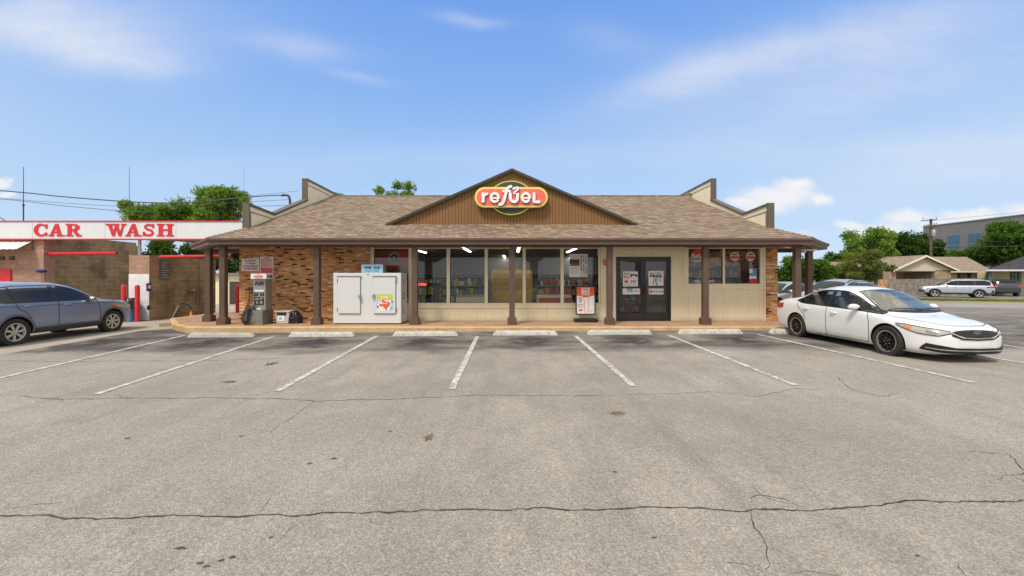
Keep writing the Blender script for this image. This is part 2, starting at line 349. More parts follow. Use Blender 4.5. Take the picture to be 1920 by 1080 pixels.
M['glass'] = glassmat('store_glass', (.72,.74,.72), 1.7)
M['sideglass'] = glassmat('car_side_glass', (.60,.66,.63), 1.45, extra=.0, tint2=(.92, .84, .70, 1))
M['carglass'] = glassmat('car_glass', (.74,.80,.76), 1.65, extra=.30, tint2=(.92, .86, .74, 1))
M['tint'] = mat('dark_tinted_glass', (.014,.015,.015), .03, spec=.45, var=.05)
M['lamp'] = emis('tube_light', (1, .97, .9), 10)
M['line'] = None

# ------------------------------------------------------------------ mesh builder
class MB:
    def __init__(s): s.v = []; s.f = []; s.mi = []; s.cur = 0
    def add(s, vs, fs, mi=None):
        o = len(s.v); s.v += [tuple(p) for p in vs]
        for q in fs: s.f.append(tuple(o+i for i in q)); s.mi.append(s.cur if mi is None else mi)
        return s
    def box(s, x0, x1, y0, y1, z0, z1, mi=None):
        v = [(x0,y0,z0),(x1,y0,z0),(x1,y1,z0),(x0,y1,z0),(x0,y0,z1),(x1,y0,z1),(x1,y1,z1),(x0,y1,z1)]
        return s.add(v, [(0,3,2,1),(4,5,6,7),(0,1,5,4),(1,2,6,5),(2,3,7,6),(3,0,4,7)], mi)
    def obox(s, c, size, rot=0.0, tilt=0.0, mi=None):   # box with base centre c, rotated about z
        sx, sy, sz = size; Mx = Matrix.Rotation(rot, 3, 'Z') @ Matrix.Rotation(tilt, 3, 'X')
        v = [Vector(c)+Mx @ Vector((a*sx/2, b*sy/2, k*sz)) for k in (0,1) for a, b in ((-1,-1),(1,-1),(1,1),(-1,1))]
        return s.add(v, [(0,3,2,1),(4,5,6,7),(0,1,5,4),(1,2,6,5),(2,3,7,6),(3,0,4,7)], mi)
    def prism(s, pts, a, b, plane='xz', mi=None):
        """polygon pts (ccw in plane) extruded between a and b on the third axis"""
        def mk(p, k): return {'xz': (p[0], k, p[1]), 'xy': (p[0], p[1], k), 'yz': (k, p[0], p[1])}[plane]
        n = len(pts); v = [mk(p, a) for p in pts]+[mk(p, b) for p in pts]
        fs = [tuple(range(n)), tuple(range(2*n-1, n-1, -1))]+[((i+1) % n, i, n+i, n+(i+1) % n) for i in range(n)]
        return s.add(v, fs, mi)
    def cyl(s, p0, p1, r0, r1=None, n=12, mi=None, cap=True):
        p0, p1 = Vector(p0), Vector(p1); r1 = r0 if r1 is None else r1
        d = (p1-p0).normalized(); a = d.orthogonal().normalized(); b = d.cross(a)
        v = [p0+(a*math.cos(t)+b*math.sin(t))*r0 for t in [2*math.pi*i/n for i in range(n)]]
        v += [p1+(a*math.cos(t)+b*math.sin(t))*r1 for t in [2*math.pi*i/n for i in range(n)]]
        fs = [(i, (i+1) % n, n+(i+1) % n, n+i) for i in range(n)]
        if cap: fs += [tuple(range(n-1, -1, -1)), tuple(range(n, 2*n))]
        return s.add(v, fs, mi)
    def tube(s, pts, r, n=8, mi=None):
        pts = [Vector(p) for p in pts]; rs = r if isinstance(r, (list, tuple)) else [r]*len(pts)
        rings = []; a = None
        for i, p in enumerate(pts):
            d = (pts[min(i+1, len(pts)-1)]-pts[max(i-1, 0)]).normalized()
            a = d.orthogonal().normalized() if a is None else (a-d*a.dot(d)).normalized()
            b = d.cross(a); rings.append([p+(a*math.cos(t)+b*math.sin(t))*rs[i] for t in [2*math.pi*k/n for k in range(n)]])
        v = [q for rg in rings for q in rg]
        fs = [(i*n+k, i*n+(k+1) % n, (i+1)*n+(k+1) % n, (i+1)*n+k) for i in range(len(pts)-1) for k in range(n)]
        fs += [tuple(range(n-1, -1, -1)), tuple(range((len(pts)-1)*n, len(pts)*n))]
        return s.add(v, fs, mi)
    def lathe(s, prof, c=(0,0,0), axis='z', n=24, mi=None):
        c = Vector(c); v = []
        for r, h in prof:
            for k in range(n):
                t = 2*math.pi*k/n; p = {'z': (r*math.cos(t), r*math.sin(t), h), 'x': (h, r*math.cos(t), r*math.sin(t)), 'y': (r*math.sin(t), h, r*math.cos(t))}[axis]
                v.append(c+Vector(p))
        fs = [(i*n+k, i*n+(k+1) % n, (i+1)*n+(k+1) % n, (i+1)*n+k) for i in range(len(prof)-1) for k in range(n)]
        return s.add(v, fs, mi)
    def grid(s, rows, mi=None, flip=False):
        nv = len(rows[0]); v = [p for r in rows for p in r]
        fs = [(i*nv+j, i*nv+j+1, (i+1)*nv+j+1, (i+1)*nv+j) for i in range(len(rows)-1) for j in range(nv-1)]
        if flip: fs = [q[::-1] for q in fs]
        return s.add(v, fs, mi)
    def ribbon(s, pts, w, y, thick, mi=None, ends=True, k=0.0):
        """flat letter stroke: 2D polyline in the xz plane, round ends, front face at y-thick"""
        pts = [Vector((p[0], p[1])) for p in pts]; L, Rr = [], []; r = w/2
        for i, p in enumerate(pts):
            d = pts[min(i+1, len(pts)-1)]-pts[max(i-1, 0)]; d.normalize(); nrm = Vector((-d.y, d.x))
            L.append(p+nrm*r); Rr.append(p-nrm*r)
        out = list(Rr)
        if ends:
            d = (pts[-1]-pts[-2]).normalized(); a0 = math.atan2(-d.x, d.y)+math.pi     # angle of -normal
            base = math.atan2(Rr[-1].y-pts[-1].y, Rr[-1].x-pts[-1].x)
            out += [pts[-1]+Vector((math.cos(base+t), math.sin(base+t)))*r for t in [math.pi*j/6 for j in range(1, 6)]]
        out += L[::-1]
        if ends:
            base = math.atan2(L[0].y-pts[0].y, L[0].x-pts[0].x)
            out += [pts[0]+Vector((math.cos(base+t), math.sin(base+t)))*r for t in [math.pi*j/6 for j in range(1, 6)]]
        # strips instead of one concave polygon
        n = len(pts); nf = len(out)
        v = [(q.x, y-thick-k, q.y) for q in out]+[(q.x, y, q.y) for q in out]
        fs = [(i, (i+1) % nf, nf+(i+1) % nf, nf+i) for i in range(nf)]
        nc = 5 if ends else 0
        li = lambda i: n+nc+(n-1-i)
        for i in range(n-1): fs.append((li(i), li(i+1), i+1, i)[::-1])
        if ends:
            fs.append(tuple([n-1]+list(range(n, n+nc))+[li(n-1)])[::-1] if False else tuple([n-1]+list(range(n, n+nc))+[li(n-1)]))
            fs.append(tuple([li(0)]+list(range(2*n+nc, 2*n+2*nc))+[0]))
        return s.add(v, fs, mi)
    def build(s, name, mats, parent=None, world=True, smooth=False, sharp=35, bevel=0.0):
        me = bpy.data.meshes.new(name); v = np.array(s.v, dtype=float).reshape(-1, 3)
        ob = bpy.data.objects.new(name, me)
        if parent is not None:
            ob.parent = parent
            if world:
                q = parent; off = Vector((0, 0, 0))
                while q is not None: off += q.location; q = q.parent
                v = v-np.array(off)
        elif world:
            mn, mx = v.min(0), v.max(0); c = np.array([(mn[0]+mx[0])/2, (mn[1]+mx[1])/2, mn[2]]); v = v-c; ob.location = tuple(c)
        me.from_pydata(v.tolist(), [], s.f)
        for m_ in (mats if isinstance(mats, (list, tuple)) else [mats]): me.materials.append(m_)
        if any(s.mi): me.polygons.foreach_set('material_index', s.mi)
        me.update()
        if smooth:
            me.polygons.foreach_set('use_smooth', [True]*len(me.polygons)); me.set_sharp_from_angle(angle=R(sharp))
        COL.objects.link(ob)
        if bevel:
            md = ob.modifiers.new('bevel', 'BEVEL'); md.width = bevel; md.segments = 2; md.limit_method = 'ANGLE'; md.angle_limit = R(40)
        return ob
def tag(o, label=None, cat=None, group=None, kind=None):
    if label: o['label'] = label
    if cat: o['category'] = cat
    if group: o['group'] = group
    if kind: o['kind'] = kind
    return o
def thing(name, loc, label, cat, group=None, rz=0.0):
    o = bpy.data.objects.new(name, None); o.empty_display_size = .2; COL.objects.link(o); o.location = loc; o.rotation_euler = (0, 0, rz)
    return tag(o, label, cat, group)
def bx(name, m_, x0, x1, y0, y1, z0, z1, parent=None, bevel=0.0, **k):
    return MB().box(x0, x1, y0, y1, z0, z1).build(name, m_, parent, bevel=bevel, **k)
def copy_tree(o, parent=None):
    c = o.copy(); COL.objects.link(c); c.parent = parent
    for ch in [q for q in bpy.data.objects if q.parent == o]: copy_tree(ch, c)
    return c
def text(name, s, m_, x, y, z, size, parent=None, w=None, align='CENTER', ext=.002, bold=0.0, shear=0.0, face='-y', spacing=1.0):
    """lettering facing -Y (or +X), converted to a mesh; x,y,z is the baseline point"""
    cu = bpy.data.curves.new(name, 'FONT'); cu.body = s; cu.size = size; cu.align_x = align; cu.extrude = ext; cu.offset = bold; cu.shear = shear; cu.resolution_u = 3; cu.space_character = spacing
    t = bpy.data.objects.new(name+'_curve', cu); COL.objects.link(t)
    dg = bpy.context.evaluated_depsgraph_get(); me = bpy.data.meshes.new_from_object(t.evaluated_get(dg))
    bpy.data.objects.remove(t); bpy.data.curves.remove(cu)
    n = len(me.vertices); co = np.zeros(n*3); me.vertices.foreach_get('co', co); co = co.reshape(-1, 3)
    if n == 0: return None
    if w: co[:, 0] *= w/max(1e-6, (co[:, 0].max()-co[:, 0].min()))
    if w and align == 'CENTER': co[:, 0] -= (co[:, 0].max()+co[:, 0].min())/2
    if face == '-y': new = np.stack([co[:, 0]+x, y-co[:, 2]-ext, co[:, 1]+z], 1)
    else: new = np.stack([x+co[:, 2]+ext, co[:, 0]+y, co[:, 1]+z], 1)
    ob = bpy.data.objects.new(name, me)
    if parent is not None:
        ob.parent = parent; q = parent; off = Vector((0, 0, 0))
        while q is not None: off += q.location; q = q.parent
        new = new-np.array(off)
    me.vertices.foreach_set('co', new.ravel()); me.materials.clear(); me.materials.append(m_); me.update(); COL.objects.link(ob); return ob
def join_text(name, items, parent):
    """several lettering lines merged into one mesh"""
    obs = [text(name, *a, parent=parent, **k) for a, k in items]; obs = [o for o in obs if o]
    bm = bmesh.new(); mats = []
    for o in obs:
        m_ = o.data.materials[0]
        if m_ not in mats: mats.append(m_)
        i0 = len(bm.faces); bm.from_mesh(o.data); bm.faces.ensure_lookup_table()
        for f in bm.faces[i0:]: f.material_index = mats.index(m_)
    me = bpy.data.meshes.new(name); bm.to_mesh(me); bm.free()
    for m_ in mats: me.materials.append(m_)
    for o in obs: bpy.data.objects.remove(o)
    r = bpy.data.objects.new(name, me); r.parent = parent; COL.objects.link(r); return r
# ================================================================== GROUND
random.seed(4)
def sheet(name, m_, xs, ys, dz, kind='structure', parent=None):
    rows = [[(x, y, g(x, y)+dz) for y in ys] for x in xs]
    me = MB().grid(rows, flip=True); me.f = [f[::-1] for f in me.f] if False else me.f
    o = me.build(name, m_, parent, world=False); return tag(o, kind=kind) if kind else o
def lin(a, b, st):
    n = max(1, int(round((b-a)/st))); return [a+(b-a)*i/n for i in range(n+1)]
gx = [-700, -300, -120, -60]+lin(-40, 60, 1.0)+[75, 95, 140, 300, 700]
gy = [-500, -200, -100, -40, -20]+lin(-10, 45, 1.0)+[50, 60, 80, 120, 250, 700]
sheet('parking_lot', M['asphalt'], gx, gy, 0)
def poly_sheet(name, m_, pts, dz, st=1.0, parent=None, kind='structure'):
    """horizontal polygon cut into ground-following cells"""
    bm = bmesh.new(); vs = [bm.verts.new((p[0], p[1], 0)) for p in pts]; bm.faces.new(vs)
    x0, x1 = min(p[0] for p in pts), max(p[0] for p in pts); y0, y1 = min(p[1] for p in pts), max(p[1] for p in pts)
    for ax, a, b in ((0, x0, x1), (1, y0, y1)):
        k = math.ceil(a/st)*st
        while k < b:
            no = (1, 0, 0) if ax == 0 else (0, 1, 0); co = (k, 0, 0) if ax == 0 else (0, k, 0)
            bmesh.ops.bisect_plane(bm, geom=bm.verts[:]+bm.edges[:]+bm.faces[:], plane_co=co, plane_no=no, dist=1e-5); k += st
    for v in bm.verts: v.co.z = g(v.co.x, v.co.y)+dz
    me = bpy.data.meshes.new(name); bm.normal_update()
    for f in bm.faces:
        if f.normal.z < 0: f.normal_flip()
    bm.to_mesh(me); bm.free(); me.materials.append(m_)
    o = bpy.data.objects.new(name, me); COL.objects.link(o); o.parent = parent
    if kind: tag(o, kind=kind)
    return o
gp = lambda px, py: tuple(G(px, py)[:2])
# concrete drive of the car wash on the left
a0, a1, a2 = gp(-60, 676), gp(150, 640), gp(262, 621)
poly_sheet('concrete_apron', M['apron'], [a0, a1, a2, gp(345, 614.5), (-10.9, 14.0), (-12.2, 15.6), (-12.2, 22), (-9.6, 22), (-9.6, 60), (-60, 60), (-60, 9), (-30, 7)], .004)
# road on the right, parallel to the grass strip
d = Vector((.82, -.57)); nn = Vector((-.57, -.82)); fe = Vector(gp(1745, 566.3))
q = [fe-d*60, fe+d*60, fe+d*60+nn*12.5, fe-d*60+nn*12.5]
poly_sheet('road', M['road'], [tuple(p) for p in q], .004)
M['kerb2'] = m_concrete('tan_kerb', (.36,.26,.17), (.44,.34,.24), (.2,.16,.12), .4, 1)
def strip_prism(name, m_, p0, p1, w, z0, z1, **k):
    p0, p1 = Vector(p0), Vector(p1); dd = (p1-p0).normalized(); n_ = Vector((-dd.y, dd.x)); mb = MB(); n = int((p1-p0).length/1.5)+1; rows = []
    for i in range(n+1):
        p = p0.lerp(p1, i/n); z = g(p.x, p.y); a = p; b = p+n_*w
        rows.append([(a.x, a.y, z+z0), (a.x, a.y, z+z1), (b.x, b.y, z+z1), (b.x, b.y, z+z0)])
    mb.grid(rows); mb.f.append((0, 1, 2, 3)); mb.mi.append(0); L = len(mb.v); mb.f.append((L-1, L-2, L-3, L-4)); mb.mi.append(0)
    return tag(mb.build(name, m_, None, world=False), kind='structure')
strip_prism('road_kerb', M['kerb2'], fe-d*45, fe+d*50, .18, -.05, .10)
# grass verge
t = NT('grass_soil'); n_ = t.noise(t.world(), 1.3, 6, .7)
t.set(t.mix(t.rng(n_, .35, .65), (.06, .115, .014), (.115, .19, .025)), .95, 0, .1); t.bump(t.noise(t.world(), 25, 4, .8), .8, .05); M['turf'] = t.m
t = NT('grass_blade'); t.set(t.mix(t.rng(t.noise(t.world(), .8, 5), .35, .65), (.085, .17, .015), (.17, .27, .03)), .8, 0, .2); M['blade'] = t.m
gq = [fe-d*40, fe+d*48, fe+d*48-nn*5.0, fe-d*40-nn*5.0]
def off(p, dd): return (p.x+dd.x, p.y+dd.y)
poly_sheet('grass_verge_soil', M['turf'], [off(p, -nn*.18) for p in gq[:2]]+[tuple(p) for p in gq[2:]], .085)
def blades(name, region, n, h, m_):
    rs = np.random.RandomState(3); p0, e1, e2 = region
    a = rs.rand(n, 2); xy = p0+a[:, :1]*e1+a[:, 1:]*e2
    z = np.array([g(x, y) for x, y in xy])+.08; th = rs.rand(n)*6.28; w = .03+.03*rs.rand(n); hh = h*(.5+rs.rand(n)); ln = (rs.rand(n, 2)-.5)*h
    v = np.zeros((n, 3, 3)); v[:, 0, 0] = xy[:, 0]-np.cos(th)*w; v[:, 0, 1] = xy[:, 1]-np.sin(th)*w; v[:, 0, 2] = z
    v[:, 1, 0] = xy[:, 0]+np.cos(th)*w; v[:, 1, 1] = xy[:, 1]+np.sin(th)*w; v[:, 1, 2] = z
    v[:, 2, 0] = xy[:, 0]+ln[:, 0]; v[:, 2, 1] = xy[:, 1]+ln[:, 1]; v[:, 2, 2] = z+hh
    me = bpy.data.meshes.new(name); me.from_pydata(v.reshape(-1, 3).tolist(), [], np.arange(n*3).reshape(-1, 3).tolist()); me.materials.append(m_)
    o = bpy.data.objects.new(name, me); COL.objects.link(o); return o
gb = blades('grass', (np.array([*(fe+d*-6-nn*.3)]), np.array([*(d*34)]), np.array([*(-nn*4.6)])), 42000, .10, M['blade'])
tag(gb, 'short bright green grass on the verge between road and driveway', 'grass', kind='stuff')
# painted stall lines (worn)
def m_line():
    t = NT('worn_line_paint'); p = t.world()
    a = t.noise(p, 7, 6, .75); b = t.noise(p, 60, 3, .8)
    k = t.math('ADD', t.math('MULTIPLY', a, .7), t.math('MULTIPLY', b, .5))
    c = t.mix(t.rng(k, .53, .68), (.60, .585, .55), (.27, .25, .23)); t.set(c, .8, 0, .3); t.bump(b, .4, .004); return t.m
M['line'] = m_line()
def stripe(a, b, w=.105):
    A, B = G(*a), G(*b); dd = (B-A); n = max(2, int(dd.length/.5)); pr = Vector((-dd.y, dd.x, 0)).normalized()*w/2; rows = []
    for i in range(n+1):
        p = A.lerp(B, i/n); l, r = p-pr, p+pr
        rows.append([(l.x, l.y, g(l.x, l.y)+.008), (r.x, r.y, g(r.x, r.y)+.008)])
    mb = MB().grid(rows); return tag(mb.build('parking_line', M['line'], None, world=False), kind='structure')
for a, b in [((345,629.5),(-20,714)),((513,631),(180,740)),((707,630),(520,734)),((895,631),(847,730)),((1079,630),(1188,725)),((1254,629),(1492,723)),((1420,627),(1827,718)),((1640,632),(1960,688.5)),((1790,634),(1960,659))]:
    stripe(a, b)
# cracks traced as thin dark fissures lying in the pavement
M['crack'] = mat('crack_dark', (.055, .048, .042), .95, var=.4, vs=20)
def crack(pts, w, seed):
    rnd = random.Random(seed); mb = MB(); path = []
    for i in range(len(pts)-1):
        A, B = G(*pts[i]), G(*pts[i+1]); n = max(2, int((B-A).length/.035))
        for k in range(n):
            p = A.lerp(B, k/n); path.append(p)
    path.append(G(*pts[-1])); j = 0; jx = 0; rows = []
    for i, p in enumerate(path):
        j = j*.93+rnd.gauss(0, .006); jx = jx*.6+rnd.gauss(0, .005)
        a = path[max(0, i-1)]; b = path[min(len(path)-1, i+1)]; dd = (b-a); pr = Vector((-dd.y, dd.x, 0)).normalized()
        c = p+pr*(j+jx); ww = w*1.25*(.35+.75*abs(math.sin(i*.21+rnd.random()*1.3)))*(.6+.6*rnd.random()); ww *= min(1, (i+1)/8, (len(path)-i)/8)
        l, r = c-pr*ww/2, c+pr*ww/2; rows.append([(l.x, l.y, g(l.x, l.y)+.003), (r.x, r.y, g(r.x, r.y)+.003)])
    return rows
ck = MB(); LOT = bpy.data.objects['parking_lot']
cracks = [([(-40,967),(100,971),(220,973),(330,970),(450,967),(490,963),(560,966),(650,961),(760,962),(860,957),(960,957),(1060,954),(1180,954),(1300,952),(1420,952),(1500,953),(1640,948),(1700,939),(1800,943),(1960,937)], .014),
 ([(0,956),(60,949),(135,942)], .006), ([(488,962),(500,945),(512,930)], .005), ([(580,966),(555,985),(540,1000),(525,1015)], .005),
 ([(1405,954),(1410,985),(1428,1010),(1432,1040),(1440,1060),(1432,1075)], .009), ([(1432,1076),(1395,1060),(1352,1054)], .007), ([(1395,1060),(1380,1040)], .004), ([(1480,1075),(1530,1068),(1580,1080)], .007),
 ([(1410,950),(1412,935),(1425,930),(1470,938),(1510,955),(1560,972)], .005), ([(1410,905),(1425,925),(1445,935),(1500,950)], .004), ([(1440,930),(1500,942)], .004),
 ([(1790,846),(1830,848),(1860,850),(1890,852),(1898,875),(1902,882),(1890,887),(1865,892),(1845,895)], .007), ([(1888,887),(1915,900),(1945,920)], .006), ([(1845,893),(1858,905)], .005),
 ([(30,742),(110,749),(230,747),(400,746),(520,747),(560,750),(600,752),(760,748),(860,742),(1000,742),(1130,742),(1170,740)], .011),
 ([(590,752),(570,765),(545,785),(520,800),(495,820)], .005), ([(1170,740),(1260,738),(1330,733),(1420,745),(1490,730),(1560,732)], .007), ([(1570,705),(1600,730),(1650,742),(1690,736)], .008), ([(1350,733),(1400,738)], .005),
 ([(790,746),(795,735),(800,728)], .006), ([(230,747),(225,738)], .008), ([(100,745),(115,750),(120,757)], .006), ([(700,963),(690,975),(720,985)], .004), ([(1155,940),(1160,955)], .004), ([(1235,930),(1237,952)], .003),
 ([(1740,948),(1760,962)], .004), ([(1790,1050),(1800,1070),(1806,1082)], .006), ([(0,668+8),(120,678),(400,676),(560,671)], .012)]
for i, (pts, w) in enumerate(cracks): ck.grid(crack(pts, w, i))
ck.build('crack', M['crack'], LOT, world=False)
st = MB(); M['stain'] = mat('tar_spot', (.085, .07, .055), .9, var=.35, vs=30)
rs = random.Random(8)
def blot(px, py, w, h):
    c = G(px, py); n = 18; ph = rs.random()*6; v = [(c.x+math.cos(2*math.pi*k/n)*w/2*(.75+.4*math.sin(k*1.9+ph)+.15*rs.random()), c.y+math.sin(2*math.pi*k/n)*h/2*(.75+.35*math.sin(k*2.7+ph))) for k in range(n)]
    v3 = [(x, y, g(x, y)+.0025) for x, y in v]; st.add(v3+[(c.x, c.y, g(c.x, c.y)+.0025)], [(k, (k+1) % n, n) for k in range(n)])
for a in [(338,1028,.08,.035),(376,1056,.05,.03),(387,1062,.05,.03),(415,1051,.045,.03),(435,1045,.045,.035),(508,1008,.035,.025),(453,818,.06,.05),(626,860,.07,.05),(581,869,.06,.05),(732,809,.05,.04),
          (510,682,.25,.35),(1720,1042,.03,.02),(1227,1008,.04,.02),(1153,885,.05,.04),(240,822,.08,.05),(430,716,.25,.15)]: blot(*a)
st.build('tar_spot', M['stain'], LOT, world=False)
st = MB(); M['patch'] = mat('brown_stain', (.15, .115, .075), .9, var=.3, vs=30); blot(1158, 775, .24, .2); blot(805, 820, .12, .25)
st.build('brown_stain', M['patch'], LOT, world=False)

# ================================================================== RAISED WALK
def offset_poly(pl, dist, closed=False):
    out = []; n = len(pl)
    for i in range(n):
        p = Vector(pl[i]); a = Vector(pl[i-1]) if (i > 0 or closed) else None; b = Vector(pl[(i+1) % n]) if (i < n-1 or closed) else None
        n1 = Vector(((p-a).y, -(p-a).x)).normalized() if a is not None else None
        n2 = Vector(((b-p).y, -(b-p).x)).normalized() if b is not None else None
        if n1 is None: n1 = n2
        if n2 is None: n2 = n1
        m_ = (n1+n2).normalized(); out.append(tuple(p+m_*dist/max(.3, m_.dot(n1))))
    return out
def sweep(mb, pl, prof, closed=False, mi=None):
    """profile [(outward offset, z)] along an xy polyline; right side of travel is outward"""
    rings = [[(x, y, z) for x, y in offset_poly(pl, o_, closed)] for o_, z in prof]
    n = len(pl); rows = [[rings[j][i] for j in range(len(prof))] for i in range(n)]
    if closed: rows.append(rows[0])
    return mb.grid(rows, mi)
walk = [(-12.5, 17.5), (-12.5, 15.2), (-10.95, 13.42), (-9.85, 12.60), (9.5, 12.62), (10.7, 13.3), (12.4, 15.2), (12.4, 17.5)]
wz = .14
kb = MB(); sweep(kb, walk, [(0, -.3), (0, wz-.025), (-.025, wz), (-.15, wz), (-.15, -.3)])
tag(kb.build('walkway_kerb', M['kerb'], None, world=False, smooth=False), kind='structure')
inner = offset_poly(walk, -.15); mb = MB(); mb.prism([inner[0]]+inner[1:]+[(12.2, 17.5), (-12.3, 17.5)][0:0], wz-.3, wz-.003, 'xy')
tag(mb.build('walkway', M['walk'], None, world=False), kind='structure')
k1 = G(292, 613.5); k2 = G(338, 611); mb = MB(); mb.obox(((k1.x+k2.x)/2, (k1.y+k2.y)/2+.15, -.07), ((k2-k1).length, .32, .15), math.atan2(k2.y-k1.y, k2.x-k1.x))
tag(mb.build('low_kerb', M['kerb2'], None, bevel=.02), kind='structure')
# wheel stops
def wheel_stop(px, lab, y=11.80, m_=None, h=.125, ln=1.83):
    X = PX(px, y); z = g(X, y); mb = MB(); rows = []; rnd = random.Random(int(px)); L2 = ln/2
    for i in range(25):
        t_ = -1+2*i/24; x = t_*L2; e = min(1, (L2-abs(x))/.10+.25); hh = h*e*(1+rnd.uniform(-.05, .05)); w = .155/2; tw = w*.62; j = rnd.uniform(-.006, .006)
        rows.append([(X+x, y-w+j, z-.02), (X+x, y-w+.01+j, z+hh*.55), (X+x, y-tw+j, z+hh), (X+x, y+tw, z+hh), (X+x, y+w, z+hh*.5), (X+x, y+w, z-.02)])
    mb.grid(rows); mb.f += [(5, 4, 3, 2, 1, 0)]; b = 24*6; mb.f += [(b, b+1, b+2, b+3, b+4, b+5)]; mb.mi += [0, 0]
    return tag(mb.build('wheel_stop', m_ or M['stop'], None), lab, 'wheel stop', 'concrete wheel stops along the walkway kerb')
M['stop2'] = m_concrete('grey_stop', (.42,.40,.36), (.52,.50,.45), (.28,.25,.22), .8, 2.2)
wheel_stop(416, 'grey unpainted wheel stop in front of the air pump and left porch corner', m_=M['stop2'], h=.12, y=11.72)
wheel_stop(604, 'white wheel stop in front of the brick wall, left of the ice chest', y=11.75)
wheel_stop(798, 'white wheel stop just right of the ice chest, below the second window')
wheel_stop(985, 'white wheel stop in front of the windows, below the sign with the apex', y=11.85)
wheel_stop(1161, 'white wheel stop in front of the glass entrance doors', y=11.9)
wheel_stop(1331, 'white wheel stop in front of the small right windows', y=11.95)
wheel_stop(1503, 'chipped white wheel stop half hidden behind the rear wheel of the white sedan', y=11.95)

# ================================================================== THE STORE
YF = 14.35; XL, XR = -9.41, 9.15
store = thing('convenience_store', (0, YF, wz), 'long brick and cream convenience store with brown shingled porch roof and central gable', 'shop')
S = store
# brick
wl = MB(); wl.box(XL, -4.88, YF, YF+.2, wz-.1, 2.68); wl.build('brick_wall', M['brick'], S)
bx('brick_wall', M['brick'], XL, XL+.2, YF+.2, 29.3, wz-.4, 3.35, S)
bx('brick_wall', M['brick'], 8.76, XR, YF-.02, YF+.2, wz-.1, 2.68, S)
bx('brick_wall', M['brick'], XR-.2, XR, YF+.2, 29.3, wz-.4, 3.35, S)
bx('rear_wall', M['brick'], XL+.2, XR-.2, 29.1, 29.3, wz-.4, 3.3, S)
# cream siding
zb = .72; zw = 2.66
wins = [PX(698+71.2*i, YF) for i in range(7)]
cr = MB()
cr.box(-4.88, wins[6], YF+.02, YF+.2, wz, zb)
cr.box(-4.88, wins[0], YF+.0, YF+.2, zb, 2.68)
dx0, dx1, dz1 = PX(1155, YF), PX(1257.7, YF), 2.345
cr.box(wins[6], dx0, YF+.02, YF+.2, wz, 2.68); cr.box(dx0, dx1, YF+.02, YF+.2, dz1, 2.68)
rw = [PX(1287, YF), PX(1357.3, YF), PX(1430, YF)]; zr = 1.385
cr.box(dx1, rw[0], YF+.02, YF+.2, wz, 2.68); cr.box(rw[0], rw[2], YF+.02, YF+.2, wz, zr); cr.box(rw[2], 8.76, YF+.02, YF+.2, wz, 2.68)
cr.build('siding_wall', M['cream'], S)
# trim boards
tr = MB()
tr.box(-4.80, PX(1128, YF), YF-.012, YF+.02, .575, zb-.002); tr.box(PX(1126, YF), PX(1128, YF)+.04, YF-.012, YF+.02, zb, 2.6)
tr.box(dx0-.10, dx0, YF-.012, YF+.02, wz, dz1+.09); tr.box(dx1, dx1+.06, YF-.010, YF+.02, wz, dz1+.09); tr.box(dx0, dx1, YF-.008, YF+.02, dz1+.002, dz1+.09)
tr.box(dx0-.10, PX(1284, YF), YF-.008, YF+.02, 2.50, 2.58)
tr.box(PX(1283, YF), rw[0]+.0, YF-.012, YF+.02, zr-.16, 2.66); tr.box(rw[0], rw[2]+.06, YF-.010, YF+.02, zr-.16, zr-.004); tr.box(rw[2], rw[2]+.06, YF-.010, YF+.02, zr, 2.66)
tr.box(PX(1432.5, YF), PX(1435, YF), YF-.03, YF+.02, wz, 2.66)
tr.build('trim_board', M['creamtrim'], S, bevel=.004)
def window(x0, x1, z0, z1, cs=.055, cl=.055):
    f = MB(); f.box(x0, x0+cl, YF-.01, YF+.12, z0, z1); f.box(x1-cs, x1, YF-.01, YF+.12, z0, z1); f.box(x0+cl, x1-cs, YF+.0, YF+.12, z0, z0+.035); f.box(x0+cl, x1-cs, YF, YF+.12, z1-.03, z1)
    o = f.build('window', M['creamtrim'], S)
    gl = MB(); gl.add([(x0+cl, YF+.06, z0+.03), (x1-cs, YF+.06, z0+.03), (x1-cs, YF+.06, z1-.03), (x0+cl, YF+.06, z1-.03)], [(0, 1, 2, 3)]); gl.build('glass', M['glass'], o)
    b = MB(); c = .012; b.box(x0+cl, x0+cl+c, YF+.04, YF+.08, z0+.035, z1-.03); b.box(x1-cs-c, x1-cs, YF+.04, YF+.08, z0+.035, z1-.03); b.box(x0+cl+c, x1-cs-c, YF+.04, YF+.08, z0+.035, z0+.035+c); b.build('gasket', M['blackmetal'], o)
    return o
for i in range(6): window(wins[i], wins[i+1], zb, zw)
window(rw[0], rw[1], zr, zw, .035, .07); window(rw[1], rw[2], zr, zw, .09, .035)
